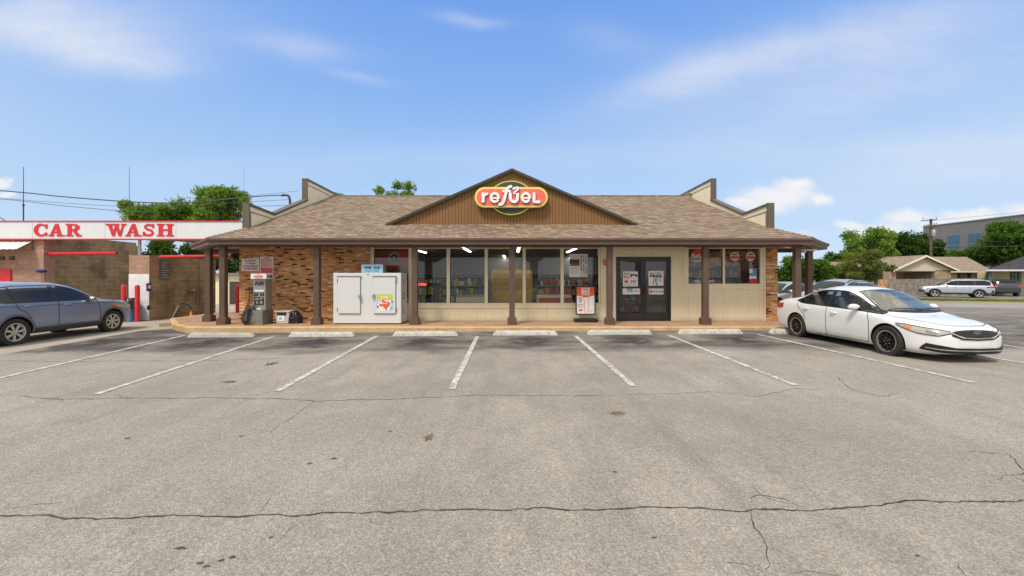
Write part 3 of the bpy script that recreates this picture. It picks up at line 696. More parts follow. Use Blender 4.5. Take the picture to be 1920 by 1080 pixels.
# entrance doors
fr = MB(); fz = wz+.01
fr.box(dx0, dx0+.07, YF-.03, YF+.12, fz, dz1); fr.box(dx1-.07, dx1, YF-.03, YF+.12, fz, dz1); fr.box(dx0+.07, dx1-.07, YF-.03, YF+.12, dz1-.08, dz1); fr.box(dx0, dx1, YF-.06, YF+.12, wz-.02, fz)
fr.build('door_frame', M['blackmetal'], S, bevel=.004)
xm = PX(1206.5, YF)
for a, b, hs in ((dx0+.075, xm-.004, 1), (xm+.004, dx1-.075, -1)):
    l = MB(); w_ = .075; za, zt_ = fz+.012, dz1-.085
    l.box(a, a+w_, YF, YF+.05, za, zt_); l.box(b-w_, b, YF, YF+.05, za, zt_); l.box(a+w_, b-w_, YF, YF+.05, za, za+.25); l.box(a+w_, b-w_, YF, YF+.05, zt_-.07, zt_); l.box(a+w_, b-w_, YF+.01, YF+.045, .80, .83)
    o = l.build('entrance_door', M['blackmetal'], S, bevel=.003)
    MB().add([(a+w_, YF+.025, za+.25), (b-w_, YF+.025, za+.25), (b-w_, YF+.025, zt_-.07), (a+w_, YF+.025, zt_-.07)], [(0, 1, 2, 3)]).build('glass', M['glass'], o)
    hx = b-.04 if hs > 0 else a+.04
    MB().tube([(hx, YF, 1.35), (hx, YF-.05, 1.33), (hx, YF-.055, 1.2), (hx, YF-.05, 1.07), (hx, YF, 1.05)], .011, 8).build('handle', M['blackmetal'], o, smooth=True)
# porch roof and main roof
ze = 2.87; eave = [(-12.1, 16.0), (-12.1, 15.7), (-9.45, 12.95), (9.35, 12.95), (11.67, 15.4), (11.67, 16.0)]
YB, zB = 14.85, 3.40; YR, zR = 21.9, 5.91
rf = MB(); th = .10
def slab(pts):
    n = len(pts); v = [tuple(p) for p in pts]+[(p[0], p[1], p[2]-th) for p in pts]
    rf.add(v, [tuple(range(n)), tuple(range(2*n-1, n-1, -1))]+[((i+1) % n, i, n+i, n+(i+1) % n) for i in range(n)])
E = [(x, y, ze) for x, y in eave]; D, Cc = (XL, YB, zB), (XR, YB, zB)
slab([E[2], E[3], Cc, D]); slab([E[1], E[2], D]); slab([E[3], E[4], Cc]); slab([E[0], E[1], D, (XL, 16.0, zB)][::1]); slab([E[4], E[5], (XR, 16.0, zB), Cc])
slab([D, Cc, (XR, YR, zR), (XL, YR, zR)]); slab([(XL, YR, zR), (XR, YR, zR), (XR, 29.4, 3.3), (XL, 29.4, 3.3)])
roof = rf.build('roof', M['shingle'], S)
rc = MB()   # hip and ridge caps
def cap(p, q, w=.13, h=.03):
    p, q = Vector(p), Vector(q); dd = (q-p).normalized(); sd_ = dd.cross(Vector((0, 0, 1))).normalized()*w; n = int((q-p).length/.28)+1
    for i in range(n):
        a, b = p.lerp(q, i/n), p.lerp(q, (i+1)/n+.012); u0, u1 = Vector((0, 0, h+.012)), Vector((0, 0, h))
        rc.add([a-sd_-Vector((0,0,.02)), a+u0, a+sd_-Vector((0,0,.02)), b-sd_-Vector((0,0,.03)), b+u1*.6, b+sd_-Vector((0,0,.03))], [(0, 1, 4, 3), (1, 2, 5, 4), (0, 2, 1)])
for a_, b_ in (((XL+.03, YR, zR), (XR-.03, YR, zR)), (E[2], D), (E[1], D), (E[3], Cc), (E[4], Cc)):
    rc = MB(); cap(a_, b_); rc.build('ridge_cap', M['shingle'], roof)
v_ = MB(); vx, vy = PX(1290, 21.2), 21.2; vz = zB+(vy-YB)*.356; v_.cyl((vx, vy, vz-.1), (vx, vy, vz+.20), .13, .12, 14); v_.cyl((vx, vy, vz+.20), (vx, vy, vz+.235), .16, .14, 14); v_.obox((vx, vy-.1, vz-.03), (.55, .45, .03), 0, .34)
v_.build('roof_vent', M['soffit'], roof)
# fascia and gutter
fa = MB(); sweep(fa, eave, [(-.02, 2.665), (0, 2.665), (0, 2.76), (.035, 2.765), (.06, 2.80), (.065, 2.855), (.05, 2.862), (.02, 2.84), (-.02, 2.84)])
fa.build('fascia', M['fascia'], S)
de = MB(); sweep(de, eave, [(-.05, 2.872), (.022, 2.868), (.024, 2.858), (-.05, 2.858)]); de.build('drip_edge', M['soffit'], S)
so = MB(); ev = offset_poly(eave, -.03); so.prism(ev[1:-1]+[(11.6, 16.0), (XR, 16.0), (XR, YF+.1), (XL, YF+.1), (XL, 16.0), (-12.07, 16.0)], 2.685, 2.70, 'xy'); so.build('soffit', M['soffit'], S)
for sgn, xa, xb in ((-1, -12.08, XL), (1, XR, 11.65)): MB().box(xa, xb, 15.97, 16.03, 2.665, 2.86).build('porch_end_board', M['fascia'], S)
bm_ = MB(); bm_.box(-9.25, 9.15, 13.22, 13.38, 2.615, 2.684); S_ = S
for (xa, ya, xb, yb) in ((-9.25, 13.3, -11.6, 15.75), (9.15, 13.3, 11.25, 15.6)):
    dd = Vector((xb-xa, yb-ya, 0)); mid = Vector(((xa+xb)/2, (ya+yb)/2, 2.612)); bm_.obox(mid, (dd.length, .15, .07), math.atan2(dd.y, dd.x))
bm_.box(-11.6, XL, 15.6, 15.74, 2.56, 2.68); bm_.box(XR, 11.2, 15.45, 15.6, 2.56, 2.68)
bm_.build('porch_beam', M['brown'], S)
def post(x, y):
    z0 = wz-.004; o = MB().box(x-.09, x+.09, y-.09, y+.09, z0+.22, 2.62).build('porch_post', M['brown'], S, bevel=.012)
    b = MB(); b.box(x-.145, x+.145, y-.145, y+.145, z0, z0+.20); b.prism([(x-.145, z0+.20), (x+.145, z0+.20), (x+.10, z0+.235), (x-.10, z0+.235)], y-.10, y+.10, 'xz')
    b.build('post_base', M['brown'], o, bevel=.012)
for px in (595, 778, 960, 1143, 1322): post(PX(px, 13.3), 13.3)
post(-9.22, 13.3); post(PX(1494, 13.3), 13.3); post(-10.34, 14.2); post(PX(1516.5, 14.5), 14.5); post(-11.75, 15.7) if False else None
# pediment
pd = MB(); YP = 15.40; pd.prism([(-4.44, 3.45), (4.44, 3.45), (4.44, 3.60), (0, 5.56), (-4.44, 3.60)], YP, YP+.06, 'xz')
ped = pd.build('pediment', M['woodsiding'], S)
rk = MB()
for s_ in (-1, 1):
    a, b = Vector((0, 5.62)), Vector((s_*4.62, 3.585)); dd = (b-a).normalized(); n_ = Vector((0, -1))
    for (t0, t1, y0, y1) in ((0, .045, YP-.16, YP+.0), (.045, .085, YP-.12, YP-.001)):
        pts = [(a.x, a.y-t0*1.1), (b.x, b.y-t0*1.1), (b.x, b.y-t1*1.1), (a.x, a.y-t1*1.1)]; rk.prism(pts if s_ < 0 else pts[::-1], y0, y1, 'xz')
rk.build('rake_board', M['cap'], S)
dr = MB(); zz = 5.63
for s_ in (-1, 1):
    dr.add([(0, YP-.18, zz), (s_*4.66, YP-.18, 3.575), (s_*4.60, YP+.3, 3.60), (0, 21.1, zz)], [(0, 1, 2, 3) if s_ < 0 else (3, 2, 1, 0)])
dr.build('gable_roof', M['shingle'], S)
fl = MB(); fl.box(-4.45, 4.45, YP-.03, YP-.001, 3.56, 3.585); fl.build('flashing', M['cap'], S)
# saw-toothed side parapets
for sx in (-1, 1):
    xi = XL if sx < 0 else XR; xo = xi+sx*.22; x0, x1 = min(xi, xo), max(xi, xo)
    top = [(14.93, 4.24), (16.5, 4.13), (19.15, 5.19), (19.15, 6.12), (22.6, 6.05), (24.6, 6.1), (24.6, 5.15), (27.3, 4.13), (29.3, 4.2)]
    pm = MB(); lo = [(29.3, 2.6), (14.93, 2.6)]
    # convex pieces
    def roofz(y): return (zB+(y-YB)*.356 if y < YR else zR-(y-YR)*.348)-.3
    for (ya, za), (yb, zb_) in zip(top[:-1], top[1:]):
        if yb > ya: pm.prism([(ya, min(roofz(ya), za-.1)), (yb, min(roofz(yb), zb_-.1)), (yb, zb_), (ya, za)], x0, x1, 'yz')
    par = pm.build('parapet', M['creamtrim'], S)
    cp = MB(); e = .03
    for (ya, za), (yb, zb_) in zip(top[:-1], top[1:]):
        if yb > ya:
            cp.prism([(ya-.02, za-.05), (yb+.0, zb_-.05), (yb, zb_+.045), (ya-.02, za+.045)], x0-e, x1+e, 'yz')
    cp.box(x0-.012, x1+.012, 14.87, 14.935, 3.30, 4.30); cp.box(x0-.012, x1+.012, 19.09, 19.155, 5.13, 6.17)
    cp.build('coping', M['cap'], par)
    it = MB(); xx = xi-sx*.012; xa, xb = min(xi, xx), max(xi, xx)
    it.prism([(14.94, 4.02), (16.45, 3.94), (16.45, 3.86+.06), (14.94, 3.97)], xa, xb, 'yz'); it.box(xa, xb, 14.94, 15.0, 3.3, 3.97); it.build('parapet_trim', M['soffit'], par); it = MB(); it.prism([(19.2, 5.90), (22.0, 5.86), (22.0, 5.82), (19.2, 5.86)], xa, xb, 'yz')
    it.build('parapet_trim', M['soffit'], par)
# porch lights and cameras under the right corner
l = MB(); l.lathe([(.0, 2.60), (.09, 2.60), (.13, 2.64), (.13, 2.684)], (PX(1476, 13.6), 13.6, 0), n=14); l.build('ceiling_light', M['acrylic'], S, smooth=True)
l = MB(); c = Vector((PX(1509, 13.9), 13.9, 2.52)); l.obox(c, (.62, .16, .05), R(-25), 0); o = l.build('floodlight', M['whitep'], S)
MB().cyl(c+Vector((0, 0, .05)), c+Vector((0, 0, .17)), .02).build('bracket', M['whitep'], o)
for px, py in ((1497, 477), (1508, 472)):
    l = MB(); c = P(px, py, 13.6); l.lathe([(.0, -.05), (.035, -.045), (.05, -.01), (.05, .03), (.03, .05)], c, n=12); l.cyl(c, c+Vector((0, .12, .08)), .012); l.build('security_camera', M['whitep'], S, smooth=True)
# interior shell
iz = wz+.02; yb_ = 23.0
M['tile'] = mat('floor_tile', (.30, .28, .25), .25, var=.1); M['iwall'] = mat('interior_wall', (.35, .33, .30), .8); M['iceil'] = mat('ceiling_tile', (.22, .21, .20), .9)
bx('shop_floor', M['tile'], XL+.2, XR-.2, YF+.2, yb_, iz-.1, iz, S)
i = MB(); i.box(XL+.21, XR-.21, yb_, yb_+.1, iz, 2.74); i.box(XL+.21, -5.1, YF+.22, YF+.3, iz, 2.74); i.build('shop_inner_wall', M['iwall'], S)
bx('shop_ceiling', M['iceil'], XL+.2, XR-.2, YF+.12, yb_+.1, 2.75, 2.85, S)
for X, ya in ((-3.75, 15.6), (-1.75, 14.9), (.25, 14.9), (2.35, 15.2), (-5.6, 18), (4.6, 18.0), (6.8, 16.5), (-.4, 20.5), (3.2, 20.5)):
    f = MB(); f.box(X-.07, X+.07, ya, ya+2.5, 2.705, 2.75); o = f.build('strip_light', M['whitep'], S)
    MB().box(X-.045, X+.045, ya+.03, ya+1.22, 2.68, 2.704).box(X-.045, X+.045, ya+1.28, ya+2.47, 2.68, 2.704).build('lamp_tube', M['lamp'], o)
# ================================================================== THINGS AT THE STORE
def P2(px, py, Y): return PX(px, Y), PZ(py, Y)
def rbox(mb, cx, cz, w, h, r, y0, y1, n=6, mi=None, k=None):
    pts = []
    for (sx, sz, a0) in ((1, -1, -90), (1, 1, 0), (-1, 1, 90), (-1, -1, 180)):
        for i in range(n+1):
            a = R(a0+90*i/n); pts.append((cx+sx*(w/2-r)+math.cos(a)*r, cz+sz*(h/2-r)+math.sin(a)*r))
    mb.prism(pts, y0, y1, 'xz', mi); return mb
def ell(mb, cx, cz, a, b, y0, y1, n=56, mi=None):
    return mb.prism([(cx+a*math.cos(2*math.pi*i/n), cz+b*math.sin(2*math.pi*i/n)) for i in range(n)], y0, y1, 'xz', mi)
def arc(cx, cy, rx, ry, a0, a1, n=14): return [(cx+rx*math.cos(R(a0+(a1-a0)*i/n)), cy+ry*math.sin(R(a0+(a1-a0)*i/n))) for i in range(n+1)]
# --- store sign on the gable
YS = YP-.06; sc_ = YS/F/9.6; cx0, cz0 = P2(860+945/9.6, 330+402/9.6, YS)
sg_ = thing('store_sign', (cx0, YS, cz0-.62), 'red pill shaped illuminated style sign reading refuel on the brown gable', 'sign')
q = MB(); ell(q, cx0, cz0, 392*sc_, 306*sc_, YS-.10, YS+.055); q.build('oval_backing', M['lime'], sg_)
q = MB(); ell(q, cx0, cz0, 372*sc_, 288*sc_, YS-.112, YS-.10); q.build('oval_face', M['char'], sg_)
q = MB(); rbox(q, cx0, cz0, 1300*sc_, 366*sc_, 182*sc_, YS-.20, YS-.113, 14); q.build('pill_edge', M['lime'], sg_)
q = MB(); rbox(q, cx0, cz0, 1274*sc_, 340*sc_, 169*sc_, YS-.212, YS-.20, 14); q.build('pill_border', M['lemon'], sg_)
q = MB(); rbox(q, cx0, cz0, 1228*sc_, 290*sc_, 144*sc_, YS-.222, YS-.212, 14); q.build('pill_face', M['coral'], sg_)
def zs(pts): return [(cx0+(x-945)*sc_, cz0-(y-402)*sc_) for x, y in pts]
glyphs = {'letter_r': [([(450,478),(450,345)], 56), ([(452,430),(460,385),(485,358),(520,348)], 46)],
 'letter_e': [(arc(655, 412, 68, 74, 4, -318, 26), 46), ([(615,420),(718,420)], 30)],
 'letter_f': [([(742,535),(775,535),(805,505),(828,430),(850,340),(868,270),(895,228),(940,215)], 50), ([(806,300),(925,300)], 42)],
 'letter_u': [([(928,345),(930,425),(948,468),(985,490),(1020,485),(1050,462),(1058,420),(1058,355)], 52)],
 'flame_mark': [([(985,262),(1015,240),(1055,232),(1078,248),(1062,275),(1020,298),(992,330),(1010,340)], 34)],
 'letter_e_': [(arc(1205, 412, 68, 74, 4, -318, 26), 46), ([(1165,420),(1268,420)], 30)],
 'letter_l': [([(1350,345),(1350,488),(1440,490)], 52)]}
k_ = 0
for nm, strokes in glyphs.items():
    q = MB(); q2 = MB()
    for st_, w_ in strokes:
        pts = zs(st_); out = []
        for i in range(len(pts)-1):
            for j in range(3): out.append((pts[i][0]+(pts[i+1][0]-pts[i][0])*j/3, pts[i][1]+(pts[i+1][1]-pts[i][1])*j/3))
        out.append(pts[-1])
        for _ in range(3 if len(pts) > 3 else 0): out = [out[0]]+[tuple((out[i-1][c]+2*out[i][c]+out[i+1][c])/4 for c in (0, 1)) for i in range(1, len(out)-1)]+[out[-1]]
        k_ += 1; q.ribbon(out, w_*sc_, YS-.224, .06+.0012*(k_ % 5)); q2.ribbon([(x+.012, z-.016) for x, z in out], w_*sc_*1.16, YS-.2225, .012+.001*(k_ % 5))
    o = q.build(nm.strip('_').replace('letter_e_', 'letter_e'), M['acrylic'], sg_); q2.build('letter_shadow', M['char'], o)  # dark copies shifted down and right paint the letters' cast shadow
# --- ice chest
ice = thing('ice_chest', (PX(688, 13.6), 13.3, wz), 'white two-door outdoor ice freezer with texas shaped ice decal beside the brick wall', 'ice freezer')
x0, x1, y0, y1 = PX(624.8, 13.3), PX(752, 13.3), 13.3, 14.06; zt_ = wz+1.64
MB().box(x0, x1, y0, y1, wz+.03, zt_).build('cabinet', M['white'], ice, bevel=.012)
MB().box(x0+.04, x1-.04, y0+.04, y1-.02, wz, wz+.03).build('plinth', M['black'], ice)
for a, b, hs in ((634.6, 676, 1), (701.5, 742, -1)):
    xa, xb = PX(a, 13.3), PX(b, 13.3); za, zc = PZ(587.5, 13.3), PZ(519.5, 13.3)
    d_ = MB().box(xa, xb, y0-.045, y0-.004, za, zc).build('door', M['white'], ice, bevel=.01)
    MB().box(xa-.012, xb+.012, y0-.006, y0-.001, za-.012, zc+.012).build('door_seal', M['grey'], d_)
    MB().box(xa-.04, xb+.03, y0-.06, y0-.001, zc+.018, zc+.034).build('drip_rail', M['lgrey'], d_)
    hx = xb-.02 if hs > 0 else xa+.02; hz_ = PZ(555, 13.3)
    q = MB(); q.box(hx-.03, hx+.03, y0-.075, y0-.045, hz_-.06, hz_+.07); q.tube([(hx, y0-.06, hz_+.06), (hx+hs*.03, y0-.11, hz_+.03), (hx+hs*.04, y0-.115, hz_-.04)], .012, 6); q.box(hx+hs*.02-.03, hx+hs*.02+.03, y0-.10, y0-.07, hz_-.085, hz_-.045)
    q.build('latch', M['steel'], d_, bevel=.004)
    kx = xa-.018 if hs > 0 else xb+.018
    for zz in (PZ(527, 13.3), PZ(580.5, 13.3)): MB().box(kx-.012, kx+.012, y0-.035, y0-.0, zz-.06, zz+.06).build('hinge', M['grey'], d_)
    if hs < 0:
        X0, X1, Z0, Z1 = PX(706, 13.25), PX(736.4, 13.25), PZ(583, 13.25), PZ(552, 13.25); W_, H_ = X1-X0, Z1-Z0; yy = y0-.0462
        q = MB(); q.add([(X0, yy, Z0), (X1, yy, Z0), (X1, yy, Z1), (X0, yy, Z1)], [(0, 1, 2, 3)], 0)
        q.add([(X0, yy-.001, Z0+H_*.70), (X1, yy-.001, Z0+H_*.62), (X1, yy-.001, Z1), (X0, yy-.001, Z1)], [(0, 1, 2, 3)], 1)
        tex = [(.30,.70),(.30,.62),(.34,.60),(.34,.46),(.14,.42),(.16,.36),(.26,.26),(.33,.30),(.42,.28),(.50,.16),(.62,.05),(.66,.08),(.64,.18),(.74,.28),(.82,.34),(.84,.52),(.80,.56),(.66,.58),(.52,.62),(.50,.66),(.50,.70)]
        q.prism([(X0+W_*a_, Z0+H_*(b_*.95+.0)) for a_, b_ in tex][::-1], yy-.004, yy-.002, 'xz', 2)
        rr_ = random.Random(5)
        for _ in range(34):
            u_, v_2 = rr_.random(), rr_.random()*.6
            if .14 < u_ < .82 and .15 < v_2 < .55 and rr_.random() < .8: continue
            s_ = .02+.03*rr_.random(); q.add([(X0+W_*u_+s_*math.cos(a_), yy-.0016, Z0+H_*(v_2+.03)+s_*math.sin(a_)) for a_ in (0.3, 1.9, 3.4, 5.0)], [(3, 2, 1, 0)], 3)
        dc = q.build('decal', [M['offwhite'], M['limep'], M['signorange'], M['lightblue']], d_)
        t1 = join_text('decal_text', [(('ICE', M['offwhite'], (X0+X1)/2, yy-.002, Z0+H_*.76, .105), dict(w=W_*.48, bold=.004)), (('TEXAS', M['offwhite'], (X0+X1)/2, yy-.0045, Z0+H_*.42, .05), dict(w=W_*.36, bold=.002))], None)
        t1.parent = dc; t1.matrix_parent_inverse = Matrix.Translation(-ice.location)
        v = MB()
text('side_lettering', 'I', M['red'], x1+.001, (y0+y1)/2-.1, wz+1.22, .30, parent=ice, face='+x', bold=.008)
for ch, zz in (('C', .80), ('E', .33)): text('side_lettering', ch, M['red'], x1+.001, (y0+y1)/2-.1, wz+zz, .30, parent=ice, face='+x', bold=.008)
q = MB(); ell(q, PX(690, 13.3), zt_-.045, .035, .018, y0-.006, y0+.001, 16); q.build('maker_badge', M['grey'], ice)
q = MB(); X0, X1 = PX(677.5, 13.42), PX(718, 13.42); Z1 = zt_+.285
q.box(X0, X1, 13.42, 13.80, zt_+.002, Z1, 0); q.box(X0+.0, X1-.0, 13.415, 13.419, zt_+.01, Z1-.012, 1)
bxo = q.build('propane_box', [M['grey'], M['lightblue']], None); tag(bxo, 'light blue printed box sign standing on top of the ice freezer', 'box sign')
o = join_text('box_lettering', [(('PURE', M['black'], (X0+X1)/2-.13, 13.412, zt_+.14, .09), dict(w=.24, bold=.003, shear=.3)), (('ICE', M['black'], (X0+X1)/2+.16, 13.412, zt_+.14, .09), dict(w=.22, bold=.003, shear=.3)), (('COLD  &  CLEAR', M['blue'], (X0+X1)/2, 13.412, zt_+.05, .055), dict(w=.46, bold=.002))], None)
o.parent = bxo; o.matrix_parent_inverse = Matrix.Translation(-bxo.location)
bxo.name = 'box_sign'
# --- air pump
air = thing('air_pump', (PX(478, 13.2), 13.15, wz), 'grey coin operated tyre air machine with coiled black hose against the brick wall', 'air machine')
def fx(px, Y=13.15): return PX(px, Y)
q = MB(); xa, xb = fx(453), fx(492); yb2 = 13.75
q.prism([(xa, 13.22), (xa+.05, 13.15), (xb, 13.15), (xb+.0, 13.15), (xb+.0, yb2), (xa, yb2)], wz, wz+.45, 'xy'); base = q.build('pump_base', M['grey'], air, bevel=.015)
q = MB(); c = P(472.3, 599.5, 13.14); q.lathe([(.055, -.012), (.095, -.012), (.098, 0), (.098, .015)], (c.x, 13.14, c.z), 'y', 24); q.build('port_ring', M['lgrey'], base, smooth=True)
q = MB(); ell(q, c.x, c.z, .085, .085, 13.142, 13.149, 20); q.build('port', M['soffit'], base)
cxa, cxb = PX(474.5, 13.32), PX(498, 13.32); cy0, cy1 = 13.32, 13.68; cz1 = PZ(523, 13.32)
col_ = MB().box(cxa, cxb, cy0, cy1, wz+.45, cz1).build('column', M['lgrey'], air, bevel=.012)
f_ = lambda px: PX(px, cy0); g_ = lambda py: PZ(py, cy0)
text('lettering', 'AIR', M['black'], (cxa+cxb)/2, cy0-.003, g_(535), .17, parent=col_, w=.33, bold=.004)
q = MB()
for (a, b, c_, d_, mi) in ((476.8, 495, 543.6, 546.6, 1), (477, 484.2, 548.8, 554.8, 0), (488.2, 495.3, 548.8, 554.8, 0), (477, 494.8, 557.3, 571.6, 0), (480.5, 489, 577, 580.5, 1)):
    q.box(f_(a), f_(b), cy0-.008, cy0-.001, g_(d_), g_(c_), mi)
for (a, b, c_, d_) in ((478.5, 485, 559, 563), (486.5, 493, 558.6, 561.5), (480, 484.5, 565, 570), (487.5, 492.5, 564, 569.5), (478.5, 482.8, 550.3, 551), (478.5, 482.8, 552.3, 553), (489.8, 493.8, 550.3, 551), (489.8, 493.8, 552.3, 553)):
    q.box(f_(a), f_(b), cy0-.0105, cy0-.0081, g_(d_), g_(c_), 2)
q.build('control_panel', [M['black'], M['offwhite'], M['lgrey']], col_)
sx0, sx1 = PX(470, 13.2), PX(499, 13.2); q = MB().box(sx0, sx1, 13.2, 13.62, cz1, cz1+.165, 0); top_ = q.build('header_box', M['offwhite'], air, bevel=.006)
q = MB(); ell(q, (sx0+sx1)/2-.0, cz1+.083, .145, .062, 13.192, 13.197, 32); e_ = q.build('header_logo', M['signred'], top_)
q = MB(); ell(q, (sx0+sx1)/2-.0, cz1+.083, .125, .045, 13.189, 13.1915, 32); q.build('logo_field', M['offwhite'], e_)
text('logo_lettering', 'AIRTIME', M['signred'], (sx0+sx1)/2, 13.187, cz1+.062, .055, parent=e_, w=.21, bold=.002) if False else text('logo_lettering', 'UNITED', M['signred'], (sx0+sx1)/2, 13.187, cz1+.064, .055, parent=e_, w=.21, bold=.002)
text('side_lettering', 'AIR', M['black'], sx1+.001, 13.41, cz1+.035, .13, parent=top_, face='+x', w=.30, bold=.003)
pts = []; n = 420
cA, cB = P(470, 549, 13.25), P(457, 603, 13.05)
path = [P(471, 546, 13.3), P(468, 565, 13.15), P(461, 580, 13.08), P(455.5, 592, 13.04), P(457, 603, 13.02), P(462.5, 604, 13.05), P(466, 590, 13.08), P(468, 579, 13.12)]
def cr_(p, u):
    i = min(len(p)-2, int(u*(len(p)-1))); t_ = u*(len(p)-1)-i; a, b, c, d_ = p[max(0, i-1)], p[i], p[i+1], p[min(len(p)-1, i+2)]
    return .5*((2*b)+(c-a)*t_+(2*a-5*b+4*c-d_)*t_*t_+(3*b-a-3*c+d_)*t_**3)
for i in range(n):
    u_ = i/(n-1); p = cr_(path, u_); d_ = (cr_(path, min(1, u_+.01))-cr_(path, max(0, u_-.01))).normalized(); a = d_.cross(Vector((0, 1, 0))).normalized(); b = d_.cross(a); th_ = u_*2*math.pi*34
    pts.append(p+(a*math.cos(th_)+b*math.sin(th_))*.045)
MB().tube(pts, .011, 5).build('coiled_hose', M['black'], air, smooth=True)
q = MB(); c = P(470, 575, 13.22); q.box(c.x-.07, c.x+.07, 13.18, 13.32, wz+.45, wz+.60); q.build('hose_holder', M['grey'], air, bevel=.01)
# --- tote with a bag
q = MB(); a, b = PX(518, 13.5), PX(545, 13.5)
tote = thing('plastic_tote', ((a+b)/2, 13.5, wz), 'grey plastic tub with a small label beside the air machine', 'tub')
q.prism([(a+.05, wz+.0), (b-.04, wz+.0), (b, wz+.38), (a, wz+.38)], 13.42, 13.85, 'xz'); q.build('tub', mat('beige_plastic', (.50, .47, .42), .55, grime=.3), tote, bevel=.02)
MB().box(a-.02, b+.02, 13.40, 13.87, wz+.375, wz+.41).build('lid_rim', mat('beige_plastic', (.5, .47, .42)), tote, bevel=.01)
MB().box(a+.06, b-.10, 13.404, 13.42, wz+.28, wz+.36).build('hand_slot', M['black'], tote)
q = MB().box(a+.10, b-.16, 13.412, 13.418, wz+.09, wz+.26); o = q.build('paper_label', M['offwhite'], tote)
MB().box(a+.14, b-.24, 13.409, 13.4115, wz+.14, wz+.20).build('label_print', M['blue'], o)
rg = random.Random(3); q = MB(); c = Vector((PX(556, 13.6), 13.62, wz)); rows = []
for i in range(13):
    z_ = i/12; rad = .20*math.sin(math.pi*min(.97, .25+z_*.7))**.7; rows.append([(c.x-.06*z_+math.cos(k*math.pi/10)*rad*(1+rg.uniform(-.14, .14)), c.y+math.sin(k*math.pi/10)*rad*(1+rg.uniform(-.14, .14)), wz+z_*.42) for k in range(20)]); rows[-1].append(rows[-1][0])
q.grid(rows); o = q.build('bin_bag', mat('black_polythene', (.014, .014, .016), .22, spec=.6), None, smooth=False); tag(o, 'crumpled black plastic bag slumped between the grey tub and the brick wall', 'bag')
# --- signs on the brick
def panel(name, px0, px1, py0, py1, Y, m_, label, cat, th=.008, r=.012, lines=(), group=None, frame=None):
    xa, xb, za, zc = PX(px0, Y), PX(px1, Y), PZ(py1, Y), PZ(py0, Y); cx, cz = (xa+xb)/2, (za+zc)/2
    root = thing(name, (cx, Y, za), label, cat, group); q = MB(); rbox(q, cx, cz, xb-xa, zc-za, r, Y-th, Y, 3); q.build('sign_plate', m_, root)
    items = []
    for (s, fx_, fy, size, w, col, kw) in lines: items.append(((s, col, xa+(xb-xa)*fx_, Y-th-.0008, za+(zc-za)*fy, size), dict(w=w*(xb-xa) if w else None, ext=.0006, **kw)))
    if items: o = join_text('lettering', items, None); o.parent = root; o.matrix_parent_inverse = Matrix.Translation(-root.location)
    return root, (xa, xb, za, zc)
dr_ = mat('dark_red_print', (.30, .03, .03), .5)
panel('wall_sign', 453.5, 486, 484.8, 508, YF, M['offwhite'], 'white sign with four lines of dark red letters above the air machine', 'sign', lines=[('IT IS UNLAWFUL', .5, .76, .085, .66, dr_, dict(bold=.003)), ('TO CONSUME', .5, .54, .085, .56, dr_, dict(bold=.003)), ('ALCOHOLIC BEVERAGES', .5, .32, .085, .9, dr_, dict(bold=.003)), ('ON THESE PREMISES', .5, .11, .085, .8, dr_, dict(bold=.003))])
root, (xa, xb, za, zc) = panel('wall_sign', 487.8, 513, 481, 513, YF, M['offwhite'], 'tall white towing sign with dense red text right of the four line sign', 'sign', lines=[('TOWING', .5, .88, .08, .5, M['signred'], dict(bold=.002)), ('ENFORCED', .5, .77, .07, .85, M['signred'], dict(bold=.002))]+[('UNAUTHORIZED VEHICLES WILL BE', .5, .72-.045*i, .04, .86, M['signred'], dict()) for i in range(9)])
MB().box(xa+.02, xb-.02, YF-.0105, YF-.0085, za+.02, za+.20).build('red_field', mat('pale_red_print', (.72, .10, .14), .5), root)
# --- swing sign
YA = 14.02; fs_ = thing('pavement_sign', (PX(1097.5, YA), YA, wz), 'black framed poster stand on a rubber base left of the doors', 'sign stand')
xa, xb, za, zc = PX(1079.3, YA), PX(1116.3, YA), PZ(590, YA), PZ(536, YA); w_ = .035
q = MB(); q.box(xa, xb, YA-.03, YA+.03, zc-w_, zc); q.box(xa, xb, YA-.03, YA+.03, za, za+w_); q.box(xa, xa+w_, YA-.03, YA+.03, za+w_, zc-w_); q.box(xb-w_, xb, YA-.03, YA+.03, za+w_, zc-w_); fr_ = q.build('frame', M['blackmetal'], fs_, bevel=.004)
pa, pb, pc, pe = xa+w_, xb-w_, za+w_, zc-w_; PW, PH = pb-pa, pe-pc; q = MB().box(pa, pb, YA-.012, YA+.012, pc, pe, 0)
q.add([(pa, YA-.0135, pe), (pa, YA-.0135, pc+PH*.68), ((pa+pb)/2, YA-.0135, pc+PH*.61), (pb, YA-.0135, pc+PH*.68), (pb, YA-.0135, pe)], [(0, 1, 2, 3, 4)], 1)
po = q.build('poster', [M['offwhite'], M['signorange']], fs_)
mx = (pa+pb)/2
o = join_text('poster_lettering', [(('SAVE', M['offwhite'], mx, YA-.0145, pc+PH*.90, .09), dict(w=PW*.50, bold=.003)), (('BIG', M['offwhite'], mx, YA-.0145, pc+PH*.765, .15), dict(w=PW*.48, bold=.006)), (('REWARDS', M['offwhite'], mx, YA-.0145, pc+PH*.69, .06), dict(w=PW*.46, bold=.002)),
  (('$', M['grey'], pa+PW*.20, YA-.0145, pc+PH*.44, .22), dict(w=PW*.17)), (('SAVE', dr_, pa+PW*.22, YA-.0145, pc+PH*.32, .06), dict(w=PW*.27)), (('UP TO', dr_, pa+PW*.22, YA-.0145, pc+PH*.235, .06), dict(w=PW*.27)), (('OFF', M['grey'], pa+PW*.82, YA-.0145, pc+PH*.09, .035), dict(w=PW*.15))], None); o.parent = po; o.matrix_parent_inverse = Matrix.Translation(-fs_.location)
